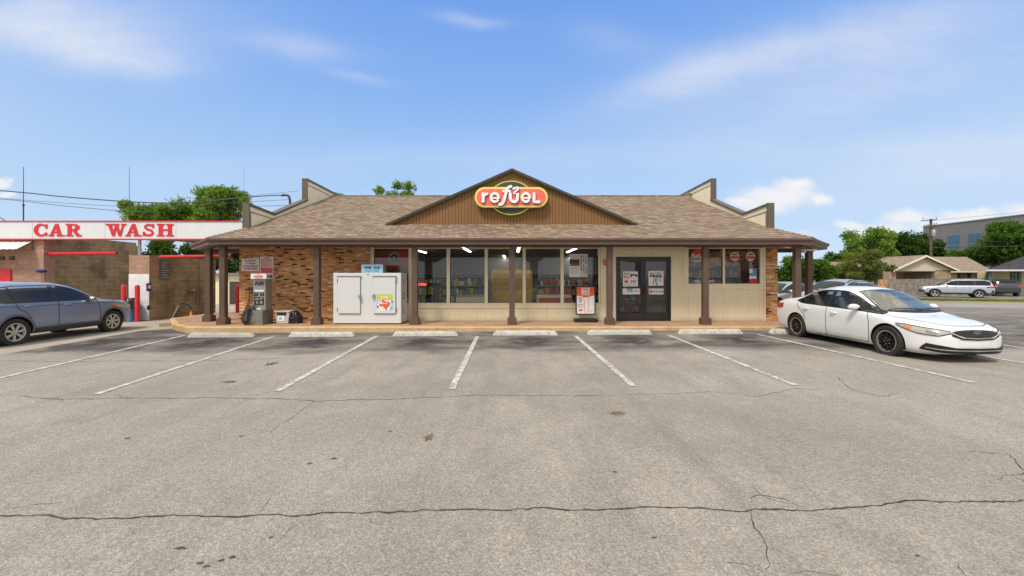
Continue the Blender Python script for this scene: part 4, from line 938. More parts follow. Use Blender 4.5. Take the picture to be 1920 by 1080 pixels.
q = MB(); o1 = [(pa+PW*a_, pc+PH*b_) for a_, b_ in ((.27,.565),(.42,.64),(.60,.64),(.67,.60),(.67,.10),(.61,.06),(.50,.06),(.44,.10),(.44,.52),(.30,.545))]; q.ribbon(o1+[o1[0]], .012, YA-.0125, .002, ends=False)
q.build('numeral_outline', M['signred'], po); q = MB(); ell(q, pa+PW*.22, pc+PH*.13, PW*.11, PH*.035, YA-.0145, YA-.0125, 20); q.build('small_mark', M['signred'], po)
q = MB(); cx = (xa+xb)/2; rbox(q, cx, wz+.055, 1.04*(xb-xa)+.1, .11, .05, YA-.19, YA+.19); q.build('rubber_base', M['black'], fs_, bevel=.01)
q = MB(); [q.tube([(cx+s_*.17, YA, wz+.08), (cx+s_*.17, YA-.02, wz+.16), (cx+s_*.2, YA, za+.01)], .016, 6) for s_ in (-1, 1)]; q.build('spring_leg', M['grey'], fs_)
# --- small red sign
panel('wall_sign', 1131.5, 1141, 486, 497, YF-.0, M['signred'], 'small red notice with white print on the cream wall beside the post', 'sign', lines=[('NO', .5, .62, .07, .5, M['offwhite'], dict(bold=.002)), ('SMOKING', .5, .25, .05, .8, M['offwhite'], dict(bold=.001))])
# --- posters on doors
DK = M['black']; YD = YF+.0235
def poster(px0, px1, py0, py1, label, lines, blocks=(), Y=YD, m_=None, group='printed posters on the glass'):
    root, (xa, xb, za, zc) = panel('poster', px0, px1, py0, py1, Y, m_ or M['offwhite'], label, 'poster', th=.0015, r=.006, lines=lines, group=group)
    for (a, b, c, d_, mm) in blocks: MB().box(xa+(xb-xa)*a, xa+(xb-xa)*b, Y-.003, Y-.0017, za+(zc-za)*c, za+(zc-za)*d_).build('print_block', mm, root)
    return root
poster(1168, 1196, 509, 537, 'square white save big poster on the left door', [('SAVE', .24, .80, .08, .38, DK, dict(bold=.002)), ('BIG', .24, .58, .11, .40, M['signorange'], dict(bold=.004)), ('EVERY DAY', .26, .50, .04, .36, DK, {}), ('2/$7', .70, .24, .13, .42, DK, dict(bold=.002)), ('WITH REWARDS CARD', .5, .08, .035, .8, DK, {})], [(.52, .92, .72, .82, DK), (.50, .60, .62, .84, DK), (.85, .97, .64, .78, DK), (.10, .34, .24, .40, M['signred'])])
poster(1167.5, 1200, 541, 552, 'wide blue and white water deal poster low on the left door', [('2 FOR 3', .73, .45, .075, .42, M['blue'], dict(bold=.002)), ('DEAL', .38, .55, .06, .22, M['offwhite'], dict(bold=.002))], [(.24, .56, .42, .98, M['blue'])], Y=YD)
poster(1216, 1244, 508, 535.5, 'square white poster with black FREE on the right door', [('BUY 2 GET 1', .5, .80, .06, .8, DK, dict(bold=.0025)), ('FREE', .5, .56, .13, .80, DK, dict(bold=.006))], [(.42, .54, .22, .52, M['blue']), (.58, .70, .26, .52, M['lightblue']), (.28, .36, .10, .46, M['signorange']), (.76, .82, .25, .5, M['signred']), (.48, .60, .03, .2, M['blue'])])
poster(1216.3, 1244, 541, 552, 'small white strip poster with mixed red and black print on the right door', [('SNACKS 2/$5', .55, .35, .08, .86, M['char'], dict(bold=.002))], [(.03, .22, .12, .85, mat('pink_print', (.75, .35, .33)))])
# --- items seen through the windows
YG = YF+.052
r_, q4 = panel('price_board', 1067.5, 1102, 476, 519.5, YG-.0, mat('board_grey', (.62, .62, .60), .5), 'white lottery style price board hung behind the rightmost big window', 'poster', th=.0015)
xa, xb, za, zc = q4; rg = random.Random(2); it_ = []
for i in range(3):
    for j in range(9):
        if rg.random() < .9: x_ = xa+(xb-xa)*(.60+.135*i); z_ = za+(zc-za)*(.10+.095*j); it_.append(((rg.choice('0123456789'), M['char'], x_+.03, YG-.002, z_, .075), dict(w=(xb-xa)*.07, bold=.003)))
o = join_text('lettering', it_, None); o.parent = r_; o.matrix_parent_inverse = Matrix.Translation(-r_.location); MB().box(xa+.02, xa+(xb-xa)*.55, YG-.004, YG-.0017, za+(zc-za)*.48, za+(zc-za)*.76).build('print_block', mat('dark_teal', (.04, .08, .08)), r_)
MB().box(xa+.02, xa+(xb-xa)*.55, YG-.0055, YG-.0041, za+(zc-za)*.50, za+(zc-za)*.57).build('print_block', M['signred'], r_)
MB().box(xa, xa+(xb-xa)*.57, YG-.004, YG-.0017, za+.02, za+(zc-za)*.46).build('notice', M['offwhite'], r_)
o = join_text('lettering', [(('NOTICE', dr_, xa+(xb-xa)*.28, YG-.005, za+(zc-za)*.36, .05), dict(w=.25, bold=.001)), (('STORE HOURS', DK, xa+(xb-xa)*.28, YG-.005, za+(zc-za)*.25, .04), dict(w=.27)), (('OPEN DAILY', DK, xa+(xb-xa)*.28, YG-.005, za+(zc-za)*.15, .04), dict(w=.25))], None); o.parent = r_; o.matrix_parent_inverse = Matrix.Translation(-r_.location)
for px, lab in ((1377.5, 'round beige disc sign with red band at the top left of the last window'), (1407, 'round beige disc sign with red band at the top right of the last window')):
    c = P(px, 481, YG); t_ = thing('window_sign', (c.x, YG, c.z-.16), lab, 'sign', 'round signs in the last window'); q = MB(); ell(q, c.x, c.z, .165, .165, YG-.012, YG-.002, 28); q.build('disc', mat('beige_print', (.60, .52, .40)), t_)
    MB().box(c.x-.14, c.x+.14, YG-.015, YG-.0125, c.z-.07, c.z+.01).build('band', M['signred'], t_); MB().box(c.x-.08, c.x+.08, YG-.015, YG-.0125, c.z+.05, c.z+.09).build('print_block', M['char'], t_)
st_ = thing('sticker_column', (PX(1411.5, YG), YG, PZ(530, YG)), 'column of small blue white and red stickers low in the last window', 'stickers')
for (a, b, c, d_, mm) in ((1405, 1411.5, 504, 512, 'offwhite'), (1412.5, 1418.5, 503, 512, 'blue'), (1405.5, 1418.5, 512.6, 517, 'blue'), (1405, 1411, 517.6, 523, 'offwhite'), (1411.6, 1418.5, 517.6, 523, 'offwhite'), (1404.5, 1420, 524.4, 530.5, 'signred')):
    MB().box(PX(a, YG), PX(b, YG), YG-.004, YG-.001, PZ(d_, YG), PZ(c, YG)).build('sticker', M[mm], st_)
def gtext(name, s, px, py, w, size, lab, m_=None, **k):
    o = text(name, s, m_ or M['offwhite'], 0, 0, 0, size, w=w, **k); c = P(px, py, YG); o.location = (c.x, YG-.002, c.z); tag(o, lab, 'lettering'); return o
wl_ = thing('window_lettering', (PX(1310, YG), YG, PZ(533, YG)), 'white store lettering and thank you lines on the small left window of the right pair', 'lettering')
o = join_text('lettering', [(('Refuel', M['offwhite'], PX(1310, YG), YG-.002, PZ(483, YG), .2), dict(w=.52, shear=.25, bold=.004)), (('market', M['offwhite'], PX(1311, YG), YG-.002, PZ(490.5, YG), .10), dict(w=.46, bold=.002)), (('STORE HOURS  OPEN DAILY', M['offwhite'], PX(1318, YG), YG-.002, PZ(501, YG), .04), dict(w=.72)), (('THANK', M['offwhite'], PX(1312, YG), YG-.002, PZ(521.5, YG), .05), dict(w=.2)),
   (('PLEASE COME AGAIN', M['offwhite'], PX(1320, YG), YG-.002, PZ(528, YG), .07), dict(w=.72, bold=.002)), (('THANK YOU', M['offwhite'], PX(1316, YG), YG-.002, PZ(531.5, YG), .05), dict(w=.5, bold=.001))], None); o.parent = wl_; o.matrix_parent_inverse = Matrix.Translation(-wl_.location)
q = MB(); c = P(1311, 474, YG); q.prism([(c.x-.30, c.z-.06), (c.x+.30, c.z-.06), (c.x+.24, c.z+.08), (c.x, c.z+.15), (c.x-.22, c.z+.06)], YG-.004, YG-.0025, 'xz'); q.build('logo_roof', M['signred'], wl_)
# --- shop interior
rs = random.Random(12); PC = [mat('pack_%d' % i, c, .45) for i, c in enumerate([(.5,.03,.03),(.05,.15,.4),(.6,.45,.05),(.05,.25,.08),(.6,.6,.58),(.35,.1,.25),(.7,.3,.05),(.03,.03,.04),(.15,.35,.12),(.3,.5,.6)])]
pal = {'mix': list(range(10)), 'green': [3, 8, 3, 2, 4, 1], 'red': [0, 0, 6, 7, 4, 5]}
def shelf(x0, x1, y0, h, lab, p, dep=.9):
    t_ = thing('store_shelf', ((x0+x1)/2, y0, iz), lab, 'shelf', 'stocked shelves inside the shop'); q = MB(); q.box(x0, x1, y0+dep/2-.02, y0+dep/2+.02, iz, iz+h); q.box(x0-.02, x0, y0, y0+dep, iz, iz+h); q.box(x1, x1+.02, y0, y0+dep, iz, iz+h); q.build('shelf_frame', M['char'], t_)
    q = MB(); k = 0; goods = MB(); z = .12
    while z < h-.15:
        q.box(x0, x1, y0, y0+dep, iz+z, iz+z+.025); x = x0+.02
        while x < x1-.1:
            w_ = rs.uniform(.04, .095); hh = rs.uniform(.13, .28); goods.box(x, min(x+w_, x1-.01), y0+.02, y0+.25, iz+z+.027, iz+z+.027+hh, rs.choice(pal[p])); x += w_+.008
        z += .34
    q.build('shelf_board', M['iwall'], t_); goods.build('goods', PC, t_)
for a in [(-4.6,-3.0,16.2,1.25,'low green stocked shelf seen through the second window','green'),(-2.7,-.95,15.9,1.35,'green and yellow stocked shelf seen through the third window','green'),(1.0,2.9,15.9,1.35,'red and dark stocked shelf seen through the fifth window','red'),(-5.0,-1.2,18.6,1.6,'long shelf of mixed goods at the back left','mix'),(.6,4.4,18.6,1.6,'long shelf of mixed goods at the back right','mix'),
          (3.6,5.3,16.4,1.2,'orange and red stocked shelf behind the glass doors','red'),(6.6,8.5,15.6,1.9,'tall stocked shelf behind the last window','mix')]: shelf(*a)
t_ = thing('drinks_cabinet', (PX(961, 17), 17, iz), 'tall yellow display cabinet inside behind the middle post', 'cabinet')
MB().box(PX(922, 17), PX(998, 17), 17, 17.6, iz+.15, 1.93).build('carcass', M['yellow'], t_, bevel=.02); MB().box(PX(926, 17), PX(960, 17), 16.97, 16.998, 1.15, 1.80).build('door', mat('amber_panel', (.55, .30, .05)), t_); MB().box(PX(965, 17), PX(994, 17), 16.97, 16.998, 1.15, 1.80).build('door', mat('amber_panel', (.5, .3, .05)), t_)
MB().box(PX(922, 17)+.02, PX(998, 17)-.02, 16.98, 17.5, iz, iz+.15).build('plinth', M['black'], t_)
t_ = thing('shop_counter', (PX(880, 15), 14.95, iz), 'low cream counter just inside the third window', 'counter'); MB().box(PX(855, 14.95), PX(909, 14.95), 14.95, 15.35, iz, .93).build('front', M['creamtrim'], t_); MB().box(PX(855, 14.95)-.02, PX(909, 14.95)+.02, 14.92, 15.38, .93, .97).build('worktop', M['iwall'], t_)
t_ = thing('chest_cooler', (PX(1040, 14.9), 14.9, iz), 'low cream cooler with a red banner inside the fifth window', 'cooler'); MB().box(PX(1008, 14.9), PX(1072, 14.9), 14.9, 15.5, iz, .98).build('cabinet', M['creamtrim'], t_, bevel=.02); MB().box(PX(1010, 14.9), PX(1071, 14.9), 14.88, 14.897, .70, .90).build('banner', M['signred'], t_)
t_ = thing('wall_banner', (PX(736, 15.2), 15.2, 1.95), 'red banner with round white emblem hanging inside the first window', 'banner'); MB().box(-5.0, -3.65, 15.2, 15.23, 1.95, 2.70).build('cloth', M['signorange'], t_)
c = P(739, 483, 15.19); q = MB(); ell(q, c.x, c.z, .20, .20, 15.185, 15.198, 28); e_ = q.build('emblem', M['offwhite'], t_); q = MB(); ell(q, c.x+.015, c.z-.02, .15, .15, 15.18, 15.184, 28); q.build('emblem_core', M['char'], e_)
for i, a in enumerate(arc(c.x-.01, c.z+.05, .07, .05, 200, -20, 3)): MB().cyl((a[0], 15.176, a[1]), (a[0], 15.179, a[1]), .028, n=12).build('emblem_paw', M['offwhite'], e_) if i < 0 else None
q = MB(); rbox(q, c.x, c.z-.02, .10, .16, .05, 15.176, 15.179); q.build('emblem_figure', M['offwhite'], e_)
t_ = thing('open_sign', (PX(793, 15), 14.9, 1.15), 'small orange lit sign hanging inside the second window', 'sign'); c = P(792, 533, 14.9); q = MB(); q.box(c.x-.16, c.x+.16, 14.9, 14.93, c.z-.08, c.z+.08); q.build('sign_box', M['char'], t_)
text('lettering', 'OPEN', emis('neon_orange', (1, .12, .03), 2.0), c.x, 14.896, c.z-.045, .12, parent=t_, w=.29, bold=.004)
# ================================================================== CAR WASH
gz = lambda x, y: g(x, y)
cw = thing('car_wash', (-18, 16.2, gz(-18, 16.2)), 'self service car wash of brown and pink block with white fascia reading CAR WASH', 'car wash')
YW = 16.1
fb, ft = PZ(447.5, YW), PZ(415.5, YW)
q = MB(); q.box(-30, -9.62, YW, YW+.12, fb, ft); fa_ = q.build('fascia_board', mat('fascia_white', (.72, .74, .77), .4, var=.03), cw)
q = MB(); q.box(-30, -9.60, YW-.03, YW+.15, ft+.001, ft+.035); q.build('fascia_edge', M['signred'], fa_)
q = MB(); q.box(-30, -9.60, YW-.03, YW+.15, fb-.045, fb-.001); q.build('fascia_edge', M['signred'], fa_)
for px in (61, 197, 330): MB().box(PX(px, YW)-.004, PX(px, YW)+.004, YW-.002, YW+.001, fb+.01, ft-.01).build('panel_joint', M['lgrey'], fa_)
# slab serif letters, drawn as polygons in a unit box
def P_(q, pts, x, w, h, z, y, k): q.prism([(x+a*w, z+b*h) for a, b in pts], y-.02-k*.0012, y-.001, 'xz')
def letter(ch, px0, px1, ni):
    x, w = PX(px0, YW), PX(px1, YW)-PX(px0, YW); z, h = PZ(442.8, YW), PZ(419.8, YW)-PZ(442.8, YW); q = MB(); k = [0]
    def p(*pts): P_(q, pts, x, w, h, z, YW, k[0]); k[0] += 1
    def bar(a, b, c, d): p((a, b), (c, b), (c, d), (a, d))
    if ch == 'C':
        o_ = arc(.50, .5, .50, .52, 48, 312, 26); i_ = arc(.56, .5, .27, .37, 312, 48, 26)
        for j in range(26): p(o_[j+1], o_[j], i_[26-j], i_[25-j]); k[0] = 0
        k[0] = 2; bar(.84, .62, .97, .98); bar(.80, .02, .95, .30)
    if ch == 'A':
        p((.02, .0), (.22, .0), (.50, .80), (.42, 1.0)); p((.60, .0), (.88, .0), (.62, 1.0), (.40, 1.0)); bar(.22, .26, .70, .38); bar(-.04, -.005, .34, .10); bar(.52, -.007, 1.04, .10)
    if ch == 'R':
        bar(.10, 0, .36, 1); bar(-.02, -.005, .48, .11); bar(-.02, .89, .5, 1.005)
        o_ = arc(.50, .73, .40, .27, 90, -90, 16); i_ = arc(.46, .73, .17, .17, 90, -90, 16)
        for j in range(16): p(i_[j], i_[j+1], o_[j+1], o_[j]); k[0] = 5
        k[0] = 6; bar(.36, .46, .50, .58); p((.42, .50), (.66, .48), (.96, .03), (.70, .0)); bar(.68, -.004, 1.03, .10)
    if ch == 'W':
        p((.06, 1), (.26, 1), (.42, .0), (.30, .0)); p((.30, .0), (.42, .0), (.56, .95), (.46, .95)); p((.40, 1), (.60, 1), (.76, 0), (.64, 0)); p((.64, 0), (.76, 0), (.94, 1), (.86, 1)); bar(-.03, .89, .34, 1.004); bar(.38, .90, .66, 1.006); bar(.76, .89, 1.03, 1.004)
    if ch == 'S':
        c_ = [(.82,.80),(.68,.90),(.45,.93),(.25,.86),(.20,.72),(.30,.60),(.52,.52),(.74,.42),(.82,.28),(.72,.13),(.50,.07),(.28,.10),(.14,.24)]
        pts = [(x+a*w, z+b*h) for a, b in c_]; q.ribbon(pts, h*.17, YW-.001, .019, ends=False); k[0] = 1; bar(.78, .66, .90, .99); bar(.04, .02, .16, .36)
    if ch == 'H':
        bar(.08, 0, .34, 1); bar(.66, 0, .92, 1); bar(.34, .45, .66, .57); bar(-.03, -.004, .45, .10); bar(.55, -.004, 1.03, .10); bar(-.03, .90, .45, 1.004); bar(.55, .90, 1.03, 1.004)
    q.build('letter_'+ch.lower(), M['signred'], fa_)
for ch, a, b in (('C', 64, 90), ('A', 92.5, 120.5), ('R', 124.5, 152.5), ('W', 200, 236), ('A', 236.5, 264.5), ('S', 267.5, 291.5), ('H', 295.5, 325)): letter(ch, a, b, 0)
# roof deck strip and steel behind the fascia
q = MB(); q.box(-30, -9.62, YW+.12, YW+.9, fb+.18, fb+.24); q.build('roof_deck', M['bay'], cw)
for x_ in (-23.5, -18.3, -14.1): MB().box(x_-.06, x_+.06, YW+.15, 20.2, fb+.02, fb+.17).build('roof_beam', M['bay'], cw)
XA, XB = -18.25, -14.17; gl_ = gz(XA, 18)-.3
hA = fb+.02
bx('bay_wall', M['bay'], XA-.2, XA, 16.62, 20.35, gl_, hA, cw); bx('bay_pier', M['pink'], XA-.21, XA+.012, 16.2, 16.62, gl_, hA, cw)
bx('equipment_room_wall', M['pink'], -28, XA-.21, 16.22, 16.42, gl_, hA-.02, cw)
bx('rear_wall', M['bay'], -28, XA-.2, 20.35, 20.5, gl_, hA, cw)
hB = PZ(480.5, 16.5); pz0 = PZ(514, 16.25)
bx('bay_wall', M['bay'], XB-.2, XB-.012, 16.75, 19.9, gl_, hB, cw)
xp = PX(242, 16.25); bx('bay_pier', M['pink'], xp, XB, 16.25, 16.75, pz0, hB+.03, cw); bx('bay_pier', M['bay'], xp+.012, XB-.004, 16.262, 16.74, gl_, pz0, cw)
bx('pier_panel', mat('white_panel', (.76, .78, .80), .5, grime=.2), xp+.0, XB-.0, 16.235, 16.25, gz(-14.4, 16.2)+.02, pz0, cw)
MB().cyl((PX(262, 16.5), 16.5, hB), (PX(262, 16.5), 16.5, fb+.02), .055, n=10).build('roof_column', M['whitep'], cw)
MB().box(PX(262, 16.5)-.09, PX(262, 16.5)+.09, 16.42, 16.58, hB+.03, hB+.05).build('column_plate', M['grey'], cw)
# awning, door
zt2 = PZ(451, 16.2); q = MB(); xe = PX(51, 16.0)
rows = [[(-28+(xe+28)*u_, 16.2-.55*v_, zt2-.02-.35*v_+.012*math.sin(u_*260)) for v_ in (0, 1)] for u_ in np.linspace(0, 1, 170)]; q.grid(rows); q.build('awning', M['whitep'], cw)
q = MB(); q.box(xe-.03, xe, 15.66, 16.2, zt2-.40, zt2-.36); q.box(xe-.03, xe, 16.16, 16.2, zt2-.36, zt2); q.build('awning_bracket', M['grey'], cw)
d_ = MB().box(PX(-30, 16.2), PX(18.5, 16.2), 16.19, 16.218, gl_+.3, PZ(506, 16.2)).build('steel_door', M['red'], cw)
MB().box(PX(18.5, 16.2), PX(21, 16.2), 16.17, 16.218, gl_+.3, PZ(504, 16.2)).box(PX(-30, 16.2), PX(18.5, 16.2), 16.17, 16.218, PZ(506, 16.2), PZ(504, 16.2)).build('door_frame', M['signred'], d_)
q = MB(); 
for px, py in ((4, 484), (22, 484)): c = P(px, py, 16.2); q.box(c.x-.09, c.x+.09, 16.18, 16.219, c.z-.07, c.z+.07)
q.build('vent_grille', M['char'], cw)
# clearance bars hung on chains
for (a, b, py, lab) in ((84, 219, 475.5, 'red clearance bar hanging over the left wash bay'), (300, 434, 481, 'red clearance bar hanging over the right wash bay')):
    c = P((a+b)/2, py, 16.35); x0_, x1_ = PX(a, 16.35), PX(b, 16.35); t_ = thing('clearance_bar', (c.x, 16.35, c.z), lab, 'clearance bar', 'red clearance bars')
    MB().cyl((x0_, 16.35, c.z-.01), (x1_, 16.35, c.z+.02), .062, n=16).build('bar', M['signred'], t_, smooth=True)
    q = MB()
    for x_ in (x0_+.45, x1_-.45):
        for k in range(8): z_ = c.z+.05+k*(fb-c.z-.02)/8; q.cyl((x_, 16.35, z_), (x_+.004*(k % 2), 16.35, z_+.06), .008, n=5)
    q.build('chain', M['grey'], t_)
# bay fittings
t_ = thing('foam_brush', (XA+.06, PX(78, 1)*0+16.9, 1.2), 'blue foam brush in a bracket on the left bay wall', 'brush'); yb3 = -XA*F/(960-78); yb3 = 18.1*780/(960-78)
q = MB(); c = P(78, 509, yb3); q.lathe([(.0, -.05), (.12, -.04), (.15, 0), (.13, .05), (.05, .07), (0, .07)], (XA+.15, yb3, c.z), n=16); q.build('bristles', mat('navy_bristle', (.02, .04, .13), .9, bump=.6), t_)
MB().cyl((XA+.15, yb3, c.z-.05), (XA+.13, yb3+.02, c.z-.75), .018, n=8).build('handle', M['grey'], t_)
q = MB()
for (a, b, c_, d_, nm, mm, lab, ct) in ((274.5, 282.5, 531, 546, 'coin_box', mat('navy_enamel', (.02, .04, .15), .4), 'blue coin box on the pier of the right wash bay', 'coin box'), (299, 318, 488, 524, 'menu_board', mat('slate_board', (.12, .13, .12), .6, grime=.4), 'weathered wash menu board on the right bay wall', 'board')):
    ya_, ybb = -XB*F/(960-a), -XB*F/(960-b); t2 = thing(nm, (XB+.03, (ya_+ybb)/2, PZ(d_, ya_)), lab, ct); MB().box(XB-.01, XB+.035, ya_, ybb, PZ(d_, ya_), PZ(c_, ya_)).build('case', mm, t2, bevel=.006)
    if nm == 'coin_box': MB().box(XB+.036, XB+.04, ya_+.03, ybb-.04, PZ(541, ya_), PZ(534.5, ya_)).build('coin_slot', M['offwhite'], t2)
    else:
        q = MB(); 
        for k in range(7): q.box(XB+.036, XB+.038, ya_+.05, ybb-.05-.08*(k % 3), PZ(521-4.6*k, ya_), PZ(519.3-4.6*k, ya_))
        q.build('menu_lines', M['lgrey'], t2)
c = P(279, 576, 16.45); t2 = MB(); t2.lathe([(.0, .03), (.06, .03), (.09, .01), (.10, 0)], (XB, -XB*F/(960-279), c.z), 'x', 18); tag(t2.build('dial', M['char'], None, smooth=True), 'round black selector dial low on the bay pier', 'dial')
# wand holder with nozzle and hose drop
t_ = thing('spray_wand', (PX(330, 17.3), 17.3, gz(-14, 17.3)), 'silver pressure wand leaning in the right wash bay with black hose', 'spray wand')
a = G(322, 598.5); a = a+Vector((0, 0, .03)); b = P(335, 571, a.y); MB().cyl(a, b, .035, .028, 10).build('lance', M['steel'], t_, smooth=True); MB().tube([b, P(338, 569, a.y), P(348, 569.5, a.y+.1), P(355, 574, a.y+.2), P(359, 579, a.y+.3)], .02, 6).build('hose', M['black'], t_, smooth=True)
q = MB()
for px in (358, 380): yy = -XB*F/(960-px); c = P(px, 544, yy); q.box(XB-.01, XB+.10, yy-.12, yy+.12, c.z-.02, c.z+.02); q.cyl((XB+.05, yy+.08, c.z), (XB+.05, yy+.08, c.z+.06), .02)
tag(q.build('hose_bracket', M['steel'], None), 'pair of steel wand hooks on the right bay wall', 'bracket')
yy = -XB*F/(960-371); MB_ = MB().tube([(XB+.05, yy, PZ(490, yy)), (XB+.06, yy, PZ(530, yy)), (XB+.05, yy+.02, PZ(572, yy)), (XB+.12, yy-.1, PZ(580, yy))], .014, 6); tag(MB_.build('supply_hose', mat('teal_hose', (.05, .10, .09), .5), None, smooth=True), 'dark hose hanging down the right bay wall', 'hose')
def bollard(px, py, top, lab, r=.078):
    b_ = G(px, py)
    if px < 300: b_ = Vector((PX(px, 15.85), 15.85, g(PX(px, 15.85), 15.85)))
    h_ = PZ(top, b_.y)-b_.z; q = MB(); q.lathe([(r, -.1), (r, h_-.07), (r*.9, h_-.03), (r*.6, h_-.006), (0, h_)], b_, n=18); tag(q.build('bollard', M['signred'], None, smooth=True, sharp=60), lab, 'bollard', 'red steel bollards')
bollard(232, 598.5, 534, 'red bollard between the white panel and the front of the blue SUV'); bollard(257.5, 600, 534, 'red bollard directly in front of the white pier panel'); bollard(445.5, 593, 534, 'red bollard beside the left edge of the brick wall')
tb = Vector((PX(245.5, 15.93), 15.93, 0)); tb.z = g(tb.x, tb.y)
t_ = thing('trash_can', tb, 'blue rubbish bin with a black liner between the two red bollards', 'bin')
q = MB(); q.lathe([(.22, 0), (.25, .55), (.24, .55), (.23, .3)], tb, n=20); q.build('drum', mat('bin_blue', (.02, .20, .42), .45, grime=.2), t_, smooth=True, sharp=50)
rg = random.Random(9); q = MB(); rows = []
for i in range(10):
    z_ = i/9; rad = .29*math.cos(z_*1.35)**.6; rows.append([(tb.x+math.cos(k*math.pi/11)*rad*(1+rg.uniform(-.12, .12)), tb.y+math.sin(k*math.pi/11)*rad*(1+rg.uniform(-.12, .12)), tb.z+.48+z_*.42+rg.uniform(-.02, .02)) for k in range(22)]); rows[-1].append(rows[-1][0])
q.grid(rows); q.build('liner', mat('black_polythene', (0, 0, 0)), t_)
c = G(358.5, 600.5); t_ = thing('traffic_cone', c, 'small orange traffic cone on the ground near the corner post', 'cone'); MB().lathe([(.10, .02), (.09, .03), (.025, .34), (0, .345)], c, n=16).build('cone_body', mat('cone_orange', (.85, .25, .02), .5), t_, smooth=True); MB().obox(c, (.26, .26, .025), .2).build('cone_base', mat('cone_orange', (.8, .2, .02)), t_)
# storage building behind
st0 = thing('storage_building', (-17, 30, -.5), 'low cream storage building with dark roll-up doors behind the car wash', 'building')
bz = PZ(575, 30); tz = PZ(514.5, 30); bx('wall', M['creamtrim'], -24, -10, 30, 36, bz-.3, tz, st0); bx('roof', M['lgrey'], -24.2, -9.8, 29.7, 36.3, tz, tz+.10, st0)
for x_ in (-20.35, -17.2, -14.0): MB().box(x_, x_+2.4, 29.95, 30.0-.003, bz, PZ(528, 30)).build('roller_door', m_siding('roller_brown', (.085, .07, .06), .12, 'z', .3, .1, .2) if x_ == -20.35 else MATS.setdefault('rb', bpy.data.materials['roller_brown']), st0)
# antennas and wires
for (px, top, lab, r_) in ((44, 313, 'thin tall whip antenna at the far left of the car wash roof', .018), (242.5, 313, 'thin whip antenna standing above the word WASH', .012), (457.5, 316, 'faint whip antenna close to the store parapet', .006)):
    x_ = PX(px, 17.5); z0 = fb+.2; z1 = PZ(top, 17.5); q = MB(); q.cyl((x_, 17.5, z0), (x_, 17.5, z0+(z1-z0)*.45), r_*1.2, n=6); q.cyl((x_, 17.5, z0+(z1-z0)*.45), (x_, 17.5, z1), r_*.8, r_*.5, n=6); q.cyl((x_, 17.5, z0+(z1-z0)*.44), (x_, 17.5, z0+(z1-z0)*.47), r_*2, n=6)
    tag(q.build('antenna', M['char'], None), lab, 'antenna', 'whip antennas')
def wire(pts, Y, r_, lab, n=24):
    q = MB(); w3 = [P(px, py, Y) for px, py in pts]; path = [cr_(w3, i/(n-1)) for i in range(n)]; tag(q.tube(path, r_, 5) and q.build('power_line', M['char'], None, smooth=True), lab, 'power line', 'overhead wires')
wire([(-900, 330), (-300, 342), (0, 357.5), (120, 369), (240, 378), (330, 380.5), (400, 376), (470, 369), (540, 365)], 26, .035, 'thick upper wire crossing in front of the left trees to the goose neck pipe')
wire([(-900, 318), (-300, 349), (0, 371.5), (110, 380), (235, 387), (330, 386), (543, 374)], 26, .012, 'thin middle wire left of the store roof')
wire([(-900, 322), (-300, 352), (0, 373), (110, 385), (235, 396), (300, 398)], 26, .018, 'thin lower wire running into the left tree')
wire([(470, 387), (520, 385.5), (580, 382)], 26, .014, 'short wire between the parapet steps')
wire([(-60, 384), (0, 408), (10, 416)], 20, .02, 'guy wire at the far left above the fascia')
wire([(455, 369), (500, 364), (560, 358)], 27, .010, 'faint wire reaching the tall parapet end')
q = MB(); Ym = 24.0; q.tube([P(544, 392, Ym), P(544, 378, Ym), P(542.5, 370, Ym), P(540.5, 367, Ym), P(536, 365.5, Ym), P(528, 366.5, Ym)], .07, 8); tag(q.build('service_mast', M['char'], None, smooth=True), 'bent goose neck pipe above the left roof slope', 'pipe')
